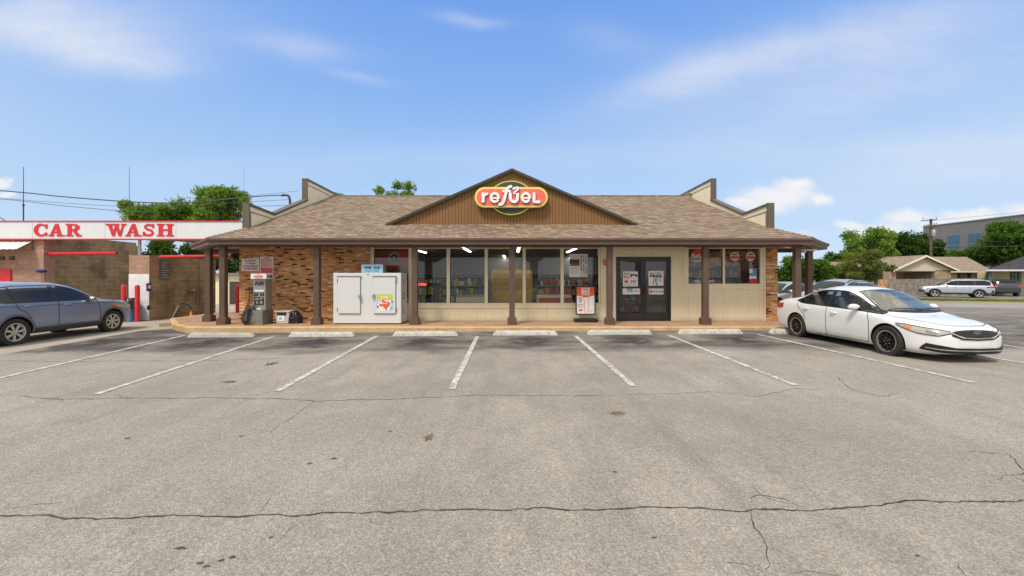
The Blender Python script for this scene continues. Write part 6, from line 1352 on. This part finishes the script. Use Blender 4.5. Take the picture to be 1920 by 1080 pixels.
def make_car(name, label, cat, pos, rz, sp, group=None):
    sh = sp['shape']; L = sh.L; Lc = L/2; top_obj = thing(name, pos, label, cat, group, rz); hd = sp.get('hi', True)
    pm = sp['paint']; see = sp.get('see', False)
    nx, K = len(sh.xs), sh.K; mb = MB(); ring = []
    for i in range(nx):
        h = sh.sec[i]; full = [(-p[0], p[1]) for p in h[::-1]]+[(p[0], p[1]) for p in h[1:-1]]; ring.append([(p[0], sh.xs[i]-Lc, p[1]) for p in full])
    n = len(ring[0]); mb.v = [p for r in ring for p in r]
    mb.f = [(i*n+k, i*n+(k+1) % n, (i+1)*n+(k+1) % n, (i+1)*n+k) for i in range(nx-1) for k in range(n)]
    mb.f += [tuple(range(n-1, -1, -1)), tuple(range((nx-1)*n, nx*n))]; mb.mi = [0]*len(mb.f)
    body = mb.build('body', [pm, M['wheelwell']], None, world=False)
    wx = sp['wheels']; r = sp['r']; tw = sp['track']/2; rw = sp.get('rw', .215)
    cut = MB()
    for x in wx:
        for sg in (-1, 1): cut.cyl((sg*(tw-rw/2-.10), x-Lc, r+.005), (sg*1.3, x-Lc, r+.005), r+sp.get('gap', .045), n=40)
    co = cut.build('cutter', M['wheelwell'], None, world=False)
    md = body.modifiers.new('b', 'BOOLEAN'); md.operation = 'DIFFERENCE'; md.object = co; md.solver = 'EXACT'
    try: md.material_mode = 'TRANSFER'
    except Exception: pass
    dg = bpy.context.evaluated_depsgraph_get(); me = bpy.data.meshes.new_from_object(body.evaluated_get(dg)); body.modifiers.clear(); body.data = me; bpy.data.objects.remove(co)
    lo, hi = pchip(*zip(*sp['lo'])), pchip(*zip(*sp['hi_'])); a, b = sp['dlo']
    ws, rwn = sp['ws'], sp['rw_']      # (x base centre, x base corner, y base, x top centre, x top corner, y top)
    def inglass(x, y, z, e=.012):
        if a+e < x < b-e and lo(x)+e < z < hi(x)-e and abs(y) > .35: return True
        for (xb, xbc, yb, xt, xtc, yt) in (ws, rwn):
            d0, d1 = xb+(xbc-xb)*(y/yb)**2, xt+(xtc-xt)*(y/yt)**2
            if min(d0, d1)+.03 < x < max(d0, d1)-.03:
                v = (x-d0)/(d1-d0); yl = yb+(yt-yb)*v
                if abs(y) < yl-.03 and z > sh.top(x, y)-.05: return True
        return False
    bm = bmesh.new(); bm.from_mesh(me)
    if see:
        dl = [f for f in bm.faces if f.material_index == 0 and f.calc_center_median().z > .7 and (lambda c: inglass(c.y+Lc, c.x, c.z))(f.calc_center_median())]
        bmesh.ops.delete(bm, geom=dl, context='FACES')
    bm.to_mesh(me); bm.free(); me.polygons.foreach_set('use_smooth', [True]*len(me.polygons)); me.set_sharp_from_angle(angle=R(32)); body.parent = top_obj
    gl = M['carglass'] if see else M['tint']
    wf = lambda q: (lambda u, v: (lambda y: ((lambda d0, d1: (d0+(d1-d0)*v, y, sh.top(d0+(d1-d0)*v, y)))(q[0]+(q[1]-q[0])*(y/q[2])**2, q[3]+(q[4]-q[3])*(y/q[5])**2)))((2*u-1)*(q[2]+(q[5]-q[2])*v)))
    sh.patch(MB(), wf(ws), 20, 10, .004).build('windshield', gl, top_obj, world=False, smooth=True)
    sh.patch(MB(), wf(rwn), 20, 8, .004).build('rear_window', sp.get('rearglass', gl), top_obj, world=False, smooth=True)
    if hd:      # black bands round windshield
        for q in (ws, rwn):
            m_ = MB()
            for (u0, u1, v0, v1) in ((0, .02, 0, 1), (.98, 1, 0, 1), (0, 1, 0, .06 if q is ws else .04), (0, 1, .965, 1)):
                sh.patch(m_, (lambda q_, a_, b_, c_, d_: (lambda u, v: wf(q_)(a_+(b_-a_)*u, c_+(d_-c_)*v)))(q, u0, u1, v0, v1), 20 if u1-u0 > .5 else 2, 10 if v1-v0 > .5 else 2, .0065)
            m_.build('windshield_trim' if q is ws else 'rear_window_trim', M['trimblack'], top_obj, world=False)
    for sg in (-1, 1):
        edges = [a]+[e for p in sp['pillars'] for e in p]+[b]
        for i in range(0, len(edges), 2):
            sh.patch(MB(), sh.sidefn(sg, lo, hi, edges[i], edges[i+1]), 14, 6, .003).build('side_window', sp.get('sideglass', gl) if i >= sp.get('tint_from', 99)*2 else (M['sideglass'] if see else gl), top_obj, world=False, smooth=True)
        m_ = MB(); xs_ = np.linspace(a, b, 40)
        for p in sp['pillars']: sh.patch(m_, sh.sidefn(sg, lo, hi, p[0], p[1]), 3, 6, .006)
        sh.edge(m_, [(x, lo(x)) for x in xs_], .020, .0055, 'side', sg); sh.edge(m_, [(x, hi(x)) for x in xs_], .018, .0055, 'side', sg)
        m_.build('window_trim', sp.get('trim', M['trimblack']), top_obj, world=False)
        # panel gaps
        m_ = MB()
        for ln in sp['gaps']: sh.edge(m_, ln, .012, .007, 'side', sg)
        for ln in sp.get('hood', []): sh.edge(m_, [(x, sg*y) for x, y in ln], .011, .007, 'top')
        if hd: m_.build('panel_gap', M['trimblack'], top_obj, world=False)
        for (x, z) in sp['handles']:
            y = sh.side(x, z); q = MB(); q.tube([(sg*(y-.01), x-Lc-.09, z), (sg*(y+.028), x-Lc-.075, z+.002), (sg*(y+.032), x-Lc+.06, z+.004), (sg*(y-.01), x-Lc+.09, z+.004)], .014, 8)
            q.build('door_handle', sp.get('handlemat', pm), top_obj, world=False, smooth=True)
        mx_, mz = sp['mirror']; y = sh.side(mx_, mz)
        q = MB(); yy = y+.13; rows = []
        for i in range(9):
            t_ = i/8; rr_ = math.sin(math.pi*min(1, .12+t_*.76))**.6; yc = y+.03+t_*.20
            rows.append([(sg*yc, mx_-Lc+.02*t_-math.cos(k*math.pi/6)*.075*rr_, mz+.035+math.sin(k*math.pi/6)*.068*rr_) for k in range(13)])
        q.grid(rows); q.f.append(tuple(range(13))); q.mi.append(0); q.f.append(tuple(range(8*13+12, 8*13-1, -1))); q.mi.append(0)
        mo = q.build('wing_mirror', sp.get('mirrormat', pm), top_obj, world=False, smooth=True, sharp=60)
        q = MB(); q.tube([(sg*(y-.03), mx_-Lc, mz-.03), (sg*(y+.05), mx_-Lc, mz-.02), (sg*(y+.10), mx_-Lc+.01, mz+.02)], [.035, .026, .03], 8); q.build('mirror_foot', M['trimblack'], mo, world=False, smooth=True)
        for x in wx: wheel(top_obj, sg*tw, x-Lc, r, r, rw, sp['rimstyle'], sg, sp['rimmats'])
    if see:
        q = MB(); x0, x1 = ws[0]+.05, rwn[0]-.05
        rows = []
        for i in range(25):
            x = x0+(x1-x0)*i/24; zt_ = lo(min(max(x, a), b))-.05; w_ = sh.side(x, zt_)-.05; rows.append([(-w_, x-Lc, zt_), (w_, x-Lc, zt_)])
        q.grid(rows); x_ = ws[0]+.25
        q.build('cabin_liner', M['carin'], top_obj, world=False)
        q = MB(); rows = []      # headliner
        for i in range(15):
            x = ws[3]+.08+(rwn[3]-.06-ws[3]-.08)*i/14; rows.append([(u*.56, x-Lc, sh.top(x, u*.56)-.045) for u in (-1, -.6, -.2, .2, .6, 1)])
        q.grid(rows); q.build('headliner', M['seat'], top_obj, world=False)
        q = MB(); zd = sh.top(ws[0]+.1, 0)-.01; q.obox((0, ws[0]+.42-Lc, zd-.12), (1.35, .42, .10)); q.build('dashboard', M['carin'], top_obj, world=False, bevel=.03)
        for sg in (-1, 1):
            for xx, zz in ((2.35, .62), (3.12, .66)):
                q = MB(); q.obox((sg*.37, xx-Lc, zz), (.46, .13, .55), 0, R(-14)); q.obox((sg*.37, xx-Lc+.14, zz+.53), (.26, .09, .16), 0, R(-8)); q.build('car_seat', M['seat'], top_obj, world=False, bevel=.04)
        q = MB(); c = Vector((.37, ws[0]+.78-Lc, .93)); ax_ = Vector((0, .9, -.42)).normalized(); u_ = Vector((1, 0, 0)); v_ = ax_.cross(u_)
        q.tube([c+(u_*math.cos(t_)+v_*math.sin(t_))*.18 for t_ in np.linspace(0, 2*math.pi, 25)], .014, 6); q.build('steering_wheel', M['carin'], top_obj, world=False)
    if 'extra' in sp: sp['extra'](top_obj, sh, Lc)
    return top_obj
K_sedan = [(0,.30,.36,.46,.32,.53,.22,.555,.565),(.03,.24,.48,.46,.43,.57,.32,.615,.63),(.10,.20,.60,.48,.55,.62,.44,.675,.695),(.25,.18,.715,.52,.66,.675,.54,.73,.76),(.50,.17,.82,.54,.76,.735,.62,.78,.82),
 (.93,.17,.872,.56,.82,.80,.68,.83,.875),(1.10,.17,.874,.58,.83,.83,.70,.865,.93),(1.35,.17,.875,.58,.83,.865,.67,.965,1.06),(1.6,.17,.875,.58,.83,.885,.635,1.10,1.20),(1.95,.17,.875,.58,.83,.905,.60,1.265,1.365),(2.3,.17,.875,.58,.83,.92,.575,1.33,1.43),
 (2.8,.17,.875,.58,.83,.94,.57,1.335,1.435),(3.3,.17,.873,.60,.83,.965,.56,1.25,1.37),(3.7,.18,.87,.62,.82,.985,.58,1.12,1.23),(4.0,.19,.86,.64,.80,.985,.62,1.05,1.11),(4.3,.21,.84,.66,.77,.97,.64,1.02,1.06),
 (4.47,.25,.80,.66,.73,.93,.62,.99,1.035),(4.53,.32,.72,.64,.66,.86,.56,.92,.97),(4.56,.40,.60,.62,.55,.75,.45,.80,.83)]
K_suv = [(0,.35,.45,.6,.40,.72,.30,.76,.78),(.04,.28,.66,.6,.60,.78,.45,.84,.86),(.15,.25,.80,.62,.73,.86,.60,.92,.95),(.4,.24,.87,.64,.80,.93,.66,.98,1.01),(.85,.24,.905,.66,.85,.99,.70,1.03,1.06),(1.1,.24,.91,.68,.86,1.01,.72,1.07,1.11),
 (1.5,.24,.91,.68,.86,1.03,.68,1.27,1.37),(1.85,.24,.91,.68,.86,1.04,.64,1.42,1.54),(2.3,.24,.91,.68,.86,1.05,.62,1.50,1.61),(2.9,.24,.91,.68,.86,1.06,.62,1.50,1.62),(3.5,.24,.91,.68,.86,1.07,.62,1.47,1.58),(4.0,.26,.90,.70,.85,1.08,.62,1.38,1.50),
 (4.3,.30,.87,.72,.82,1.06,.62,1.28,1.38),(4.45,.34,.82,.72,.77,1.0,.60,1.12,1.2),(4.52,.40,.72,.70,.66,.88,.5,.94,.98)]
K_truck = [(0,.45,.70,.75,.66,.92,.5,.97,.99),(.05,.36,.86,.75,.82,.98,.66,1.03,1.05),(.2,.33,.95,.78,.90,1.03,.78,1.08,1.10),(.6,.33,.99,.8,.94,1.07,.82,1.12,1.14),(1.25,.33,1.0,.8,.95,1.11,.82,1.16,1.19),(1.6,.33,1.0,.8,.95,1.13,.80,1.34,1.40),
 (2.0,.33,1.0,.8,.95,1.14,.77,1.60,1.68),(2.4,.33,1.0,.8,.95,1.15,.76,1.72,1.81),(3.2,.33,1.0,.8,.95,1.16,.76,1.75,1.84),(4.3,.33,1.0,.8,.95,1.17,.76,1.73,1.82),(4.75,.36,.99,.82,.94,1.17,.76,1.66,1.74),(4.95,.40,.97,.82,.92,1.14,.74,1.38,1.45),(5.06,.44,.92,.82,.86,1.05,.7,1.12,1.16),(5.1,.5,.85,.8,.8,.95,.6,1.0,1.02)]
SH_sedan, SH_suv, SH_truck = Shape(K_sedan, 46, 120), Shape(K_suv, 46, 110), Shape(K_truck, 36, 80)
def frontpatch(sh, mb, zlo, zhi, t0, t1, ax=1.3, nu=20, nv=5, off=.004, mi=None):
    def fn(u, v):
        th = t0+(t1-t0)*u; a_, b_ = zlo(th), zhi(th); return sh.ray(th, a_+(b_-a_)*v, ax)
    return sh.patch(mb, fn, nu, nv, off, mi)
C0 = lambda k: (lambda th: k)
def LI(*p):
    xs_, ys_ = zip(*p); return lambda th: float(np.interp(th, xs_, ys_))
def civic_extra(root, sh, Lc):
    r_ = lambda d: d*math.pi/180
    # grille: dark mesh band with a bright lower edge
    gr = frontpatch(sh, MB(), LI((-.36,.56),(-.22,.49),(0,.475),(.22,.49),(.36,.56)), LI((-.36,.61),(-.22,.65),(0,.66),(.22,.65),(.36,.61)), -.34, .34, off=.014).build('grille', M['trimblack'], root, world=False)
    q = MB()
    for k in range(5):
        z0 = .55+.022*k; frontpatch(sh, q, LI((-.4,z0+.01),(0,z0-.006),(.4,z0+.01)), LI((-.4,z0+.016),(0,z0),(.4,z0+.016)), -.24-.015*k, .24+.015*k, nv=1, off=.019)
    q.build('grille_mesh', M['clad'], gr, world=False)
    q = frontpatch(sh, MB(), LI((-.37,.60),(-.22,.517),(0,.50),(.22,.517),(.37,.60)), LI((-.37,.62),(-.22,.537),(0,.522),(.22,.537),(.37,.62)), -.37, .37, off=.024, nv=2); q.build('grille_chrome', M['chrome'], gr, world=False, smooth=True)
    # badge: H in a rounded frame
    q = MB(); y0 = -.012; c = .60
    for (x0, x1, z0, z1) in ((-.062,-.052,c-.04,c+.045), (.052,.062,c-.04,c+.045), (-.062,.062,c-.05,c-.04), (-.062,.062,c+.045,c+.053), (-.032,-.016,c-.03,c+.035), (.016,.032,c-.03,c+.035), (-.018,.018,c-.006,c+.008)):
        q.box(x0, x1, -Lc-.012+.05, -Lc+.02+.05, z0, z1)
    yb = sh.ray(0, .60, 1.3)[0]; q.v = [(x, y-.05+yb+.0, z) for x, y, z in q.v]; q.build('badge', M['chrome'], root, world=False)
    # lower intake with chrome spear
    lo_ = frontpatch(sh, MB(), LI((-.66,.27),(-.45,.235),(0,.215),(.45,.235),(.66,.27)), LI((-.66,.30),(-.60,.40),(-.45,.37),(-.3,.335),(0,.325),(.3,.335),(.45,.37),(.60,.40),(.66,.30)), -.66, .66, off=.013, nu=40).build('bumper_intake', M['trimblack'], root, world=False)
    frontpatch(sh, MB(), LI((-.70,.325),(-.45,.285),(0,.268),(.45,.285),(.70,.325)), LI((-.70,.335),(-.45,.305),(0,.290),(.45,.305),(.70,.335)), -.60, .60, off=.024, nu=40, nv=2).build('chrome_strip', M['chrome'], lo_, world=False, smooth=True)
    frontpatch(sh, MB(), LI((-1.0,.195),(0,.185),(1.0,.195)), LI((-1.0,.212),(0,.205),(1.0,.212)), -1.0, 1.0, off=.018, nu=40, nv=2).build('bumper_lip', M['white_car'], root, world=False, smooth=True)
    for sg in (-1, 1):
        T = (lambda *p: LI(*sorted([(sg*a, b) for a, b in p])))
        lz, hz_ = T((.34,.600),(.48,.545),(.68,.57),(.82,.63),(.98,.705)), T((.34,.625),(.48,.655),(.68,.69),(.82,.715),(.98,.725))
        h = frontpatch(sh, MB(), lz, hz_, sg*.34, sg*.98, off=.010, nu=24).build('headlight', M['lens'], root, world=False, smooth=True)
        q = MB(); frontpatch(sh, q, lambda t_: lz(t_)-.008, lambda t_: lz(t_)+.006, sg*.34, sg*.98, off=.013, nu=24, nv=1); frontpatch(sh, q, lambda t_: hz_(t_)-.006, lambda t_: hz_(t_)+.008, sg*.34, sg*.98, off=.013, nu=24, nv=1)
        q.build('headlight_edge', M['trimblack'], h, world=False)
        frontpatch(sh, MB(), lambda t_: lz(t_)+.02, lambda t_: hz_(t_)-.02, sg*.76, sg*.86, off=.014, nu=6).build('turn_signal', M['amber'], h, world=False)
        frontpatch(sh, MB(), lambda t_: lz(t_)+.03, lambda t_: hz_(t_)-.03, sg*.48, sg*.60, off=.014, nu=6).build('lamp_bowl', M['lensd'], h, world=False)
        # tail lamp
        lt, ht = T((.55,.80),(.8,.77),(1.0,.84)), T((.55,.92),(.8,.92),(1.0,.93))
        frontpatch(sh, MB(), lt, ht, sg*.55, sg*.9, ax=sh.L-1.1, off=.006, nu=16).build('tail_light', M['tail'], root, world=False, smooth=True)
    q = MB()
    for (x0, y0, x1, y1) in ((-.55, 1.20, .10, 1.12), (.02, 1.12, .62, 1.24)):
        pts = [(x0+(x1-x0)*t_, y0+(y1-y0)*t_) for t_ in np.linspace(0, 1, 8)]; q.tube([(x, y-Lc, sh.top(y, x)+.018+(.012 if 0 < i < 7 else 0)) for i, (x, y) in enumerate(pts)], .011, 6)
    q.build('wiper', M['trimblack'], root, world=False)
M['white_car'] = paint('white_car_paint', (.80, .80, .79)); M['blue_car'] = paint('slate_blue_paint', (.21, .275, .40), .15, .3)
M['silver_car'] = paint('silver_blue_paint', (.50, .56, .64), .4, .3); M['dark_car'] = paint('charcoal_paint', (.035, .04, .055), .2)
M['greysilver'] = paint('warm_silver_paint', (.42, .43, .44), .4, .3); M['red_car'] = paint('red_car_paint', (.45, .02, .03))
civic = dict(shape=SH_sedan, paint=M['white_car'], see=True, wheels=(.93, 3.60), r=.325, track=1.53, dlo=(1.13, 3.66), lo=[(1.1,.865),(1.6,.905),(2.6,.94),(3.4,.97),(3.66,1.03)],
  hi_=[(1.1,.875),(1.5,1.03),(1.9,1.22),(2.3,1.318),(2.75,1.325),(3.2,1.26),(3.5,1.14),(3.66,1.04)], pillars=[(1.56,1.60),(2.48,2.60),(3.30,3.335)], ws=(1.02,1.22,.675,1.95,2.00,.505), rw_=(3.92,3.84,.56,3.26,3.22,.50),
  gaps=[[(1.36,.25),(1.33,.4),(1.33,.7),(1.40,.88)],[(2.54,.22),(2.54,.5),(2.54,.93)],[(3.22,.55),(3.30,.7),(3.50,.85),(3.60,1.0)],[(1.36,.245),(2.0,.235),(2.9,.235)]], hood=[[(1.20,.70),(.9,.665),(.5,.60),(.26,.47)],[(.26,.47),(.17,.3),(.15,0.01)]],
  handles=[(2.30,.80),(3.22,.835)], mirror=(1.66,.95), rimstyle=dict(n=10, split=(-.75,.75), w=.012, rim=.70), rimmats=[M['bronze'], M['rimblack']], extra=civic_extra)
cv = make_car('parked_car', 'white four-door sedan with black mesh wheels parked nose out beside the right porch corner', 'car', (8.62, 10.03, .0), R(1.2), civic)
def suv_extra(root, sh, Lc, mats=None):
    for sg in (-1, 1):
        T = (lambda *p: LI(*sorted([(sg*a, b) for a, b in p])))
        frontpatch(sh, MB(), T((.35,.70),(.8,.74),(1.02,.80)), T((.35,.80),(.8,.84),(1.02,.89)), sg*.35, sg*1.02, off=.006).build('headlight', M['lens'], root, world=False, smooth=True)
        frontpatch(sh, MB(), T((1.0,.80),(1.14,.85)), T((1.0,.89),(1.14,.90)), sg*1.0, sg*1.14, off=.010).build('turn_signal', M['amber'], root, world=False)
        frontpatch(sh, MB(), T((.6,.95),(1.2,.98)), T((.6,1.2),(1.2,1.12)), sg*.72, sg*1.1, ax=sh.L-1.1, off=.006).build('tail_light', M['tail'], root, world=False, smooth=True)
        q = MB(); a_, b_ = .85+.40, 3.47-.42
        sh.patch(q, lambda u, v: (lambda x, z: (x, sg*sh.side(x, z), z))(a_+(b_-a_)*u, .275+.125*v), 20, 4, .012)
        q.build('sill_cladding', M['clad'], root, world=False, smooth=True)
        for x in (.85, 3.47):
            q = MB(); rr = .345+.045
            def fn(u, v, x=x, sg=sg):
                th = -.25+(math.pi+.5)*u; rad = rr+.004+.05*v; xx = min(max(x-math.cos(th)*rad, .02), sh.L-.02); z = max(.3, .35+math.sin(th)*rad); return (xx, sg*sh.side(xx, z), z)
            sh.patch(q, fn, 30, 2, .010); q.build('arch_trim', M['clad2'], root, world=False, smooth=True)
        q = MB(); sh.edge(q, [(.3,.90),(.9,.945),(2,.965),(3.4,.99),(4.3,1.0)], .008, .003, 'side', sg); q.build('crease_shade_line', M['clad'], root, world=False)  # thin dark strip on smooth bodywork, painting the shade line of a crease
M['clad2'] = paint('arch_paint', (.12, .135, .165), .2, .45)
crv = dict(shape=SH_suv, paint=M['blue_car'], wheels=(.85, 3.47), r=.345, track=1.58, dlo=(1.32, 4.22), lo=[(1.3,1.055),(2.5,1.07),(3.6,1.08),(4.22,1.20)], hi_=[(1.3,1.065),(1.6,1.24),(2.0,1.42),(2.5,1.505),(3.2,1.50),(3.8,1.42),(4.22,1.21)],
  pillars=[(1.62,1.65),(2.42,2.54),(3.42,3.48)], ws=(1.1,1.30,.72,1.80,1.86,.60), rw_=(4.42,4.38,.62,4.08,4.04,.56), gaps=[[(1.30,.42),(1.28,.7),(1.36,1.04)],[(2.47,.42),(2.47,.7),(2.46,1.06)],[(3.12,.62),(3.22,.8),(3.44,.95),(3.46,1.07)],[(1.30,.42),(3.06,.42)]],
  hood=[[(1.12,.74),(.7,.70),(.3,.62)]], handles=[(2.22,.965),(3.20,.985)], mirror=(1.62,1.06), mirrormat=M['chrome'], rimstyle=dict(n=7, split=(-.10,.10), w=.030, rim=.67), rimmats=[M['rimsilver'], M['rimsilver']], extra=suv_extra, trim=M['trimblack'])
yl = .5*(G(30,648).y+G(207,622).y)
make_car('parked_car', 'slate blue compact SUV with silver wheels in front of the car wash', 'car', (-13.36, 11.62, g(-13, 11.5)-.02), R(180+1.5), crv)
def truck_extra(root, sh, Lc):
    for sg in (-1, 1):
        q = MB(); sh.patch(q, lambda u, v: (lambda x, z: (x, sg*sh.side(x, z), z))(.12+4.9*u, .36+.13*v), 30, 3, .012); q.build('sill_cladding', M['clad'], root, world=False)
        for x in (.95, 4.03):
            q = MB()
            def fn(u, v, x=x, sg=sg):
                th = -.2+(math.pi+.4)*u; rad = .43+.06*v; xx = min(max(x-math.cos(th)*rad, .02), sh.L-.02); z = max(.36, .40+math.sin(th)*rad); return (xx, sg*sh.side(xx, z), z)
            sh.patch(q, fn, 24, 2, .014); q.build('arch_trim', M['clad'], root, world=False)
        T = (lambda *p: LI(*sorted([(sg*a, b) for a, b in p])))
        frontpatch(sh, MB(), C0(.80), C0(1.0), sg*.62, sg*.78, ax=1.3, off=.01).build('headlight', M['acrylic'], root, world=False)
        frontpatch(sh, MB(), C0(.98), C0(1.12), sg*.5, sg*.95, ax=sh.L-1.3, off=.01).build('tail_light', M['tail'], root, world=False)
    frontpatch(sh, MB(), C0(.50), C0(.74), -.7, .7, ax=1.3, off=.01).build('bumper', M['clad'], root, world=False)
    frontpatch(sh, MB(), C0(.50), C0(.74), -.75, .75, ax=sh.L-1.3, off=.01).build('bumper', M['clad'], root, world=False)
truck = dict(shape=SH_truck, paint=M['silver_car'], hi=False, wheels=(.95, 4.03), r=.395, track=1.72, rw=.26, dlo=(1.55, 4.80), lo=[(1.5,1.20),(4.8,1.22)], hi_=[(1.5,1.21),(1.8,1.42),(2.2,1.64),(2.6,1.70),(4.6,1.70),(4.8,1.55)],
  pillars=[(2.55,2.68),(3.62,3.86)], trim=M['trimblack'], ws=(1.3,1.46,.80,2.12,2.2,.68), rw_=(4.98,4.96,.72,4.80,4.78,.68), gaps=[[(1.4,.5),(1.4,1.15)],[(2.6,.5),(2.6,1.15)],[(3.6,.6),(3.6,1.15)]], handles=[(2.4,1.0),(3.4,1.0)], mirror=(1.8,1.18),
  rimstyle=dict(n=5, split=(-.14,.14), w=.05, rim=.70), rimmats=[M['rimsilver'], M['rimsilver']], extra=truck_extra)
def at(px, Y): X = PX(px, Y); return (X, Y, g(X, Y))
tx = dict(truck)
make_car('parked_car', 'silver boxy electric SUV parked sideways across the street before the wooden fence', 'car', at(1790, 42.2), R(-125+0), tx)
dk = dict(truck, paint=M['dark_car'], rimmats=[M['rimsilver'], M['rimblack']])
make_car('parked_car', 'dark SUV seen from behind, in the driveway beyond the silver SUV', 'car', at(1871, 45.5), R(146), dk)
bk = dict(crv, paint=M['greysilver'], hi=False, mirrormat=M['greysilver'])
def bk_extra(root, sh, Lc):
    suv_extra(root, sh, Lc)
    for sg in (-1, 1):
        q = MB(); q.tube([(sg*.60, x-Lc, sh.top(x, .58)+(.06 if 2.0 < x < 4.0 else 0)) for x in np.linspace(1.9, 4.1, 12)], .02, 6); q.build('roof_rail', M['trimblack'], root, world=False, smooth=True)
bk['extra'] = bk_extra
make_car('parked_car', 'grey silver wagon with black roof rails half hidden behind the white sedan', 'car', tuple(Vector(at(1570, 19.4))+Vector((0, 0, -.09))), R(-68), bk)
s2 = dict(civic, paint=M['greysilver'], see=False, hi=False)
s2.pop('extra'); s2['extra'] = lambda root, sh, Lc: None
make_car('parked_car', 'silver sedan visible between the right brick pier and the porch posts', 'car', at(1466, 21.5), R(-70), s2)
rd = dict(s2, paint=M['red_car'])
make_car('parked_car', 'small red car in the dark carport behind the crape myrtle', 'car', at(1648, 53.5), R(20), rd)
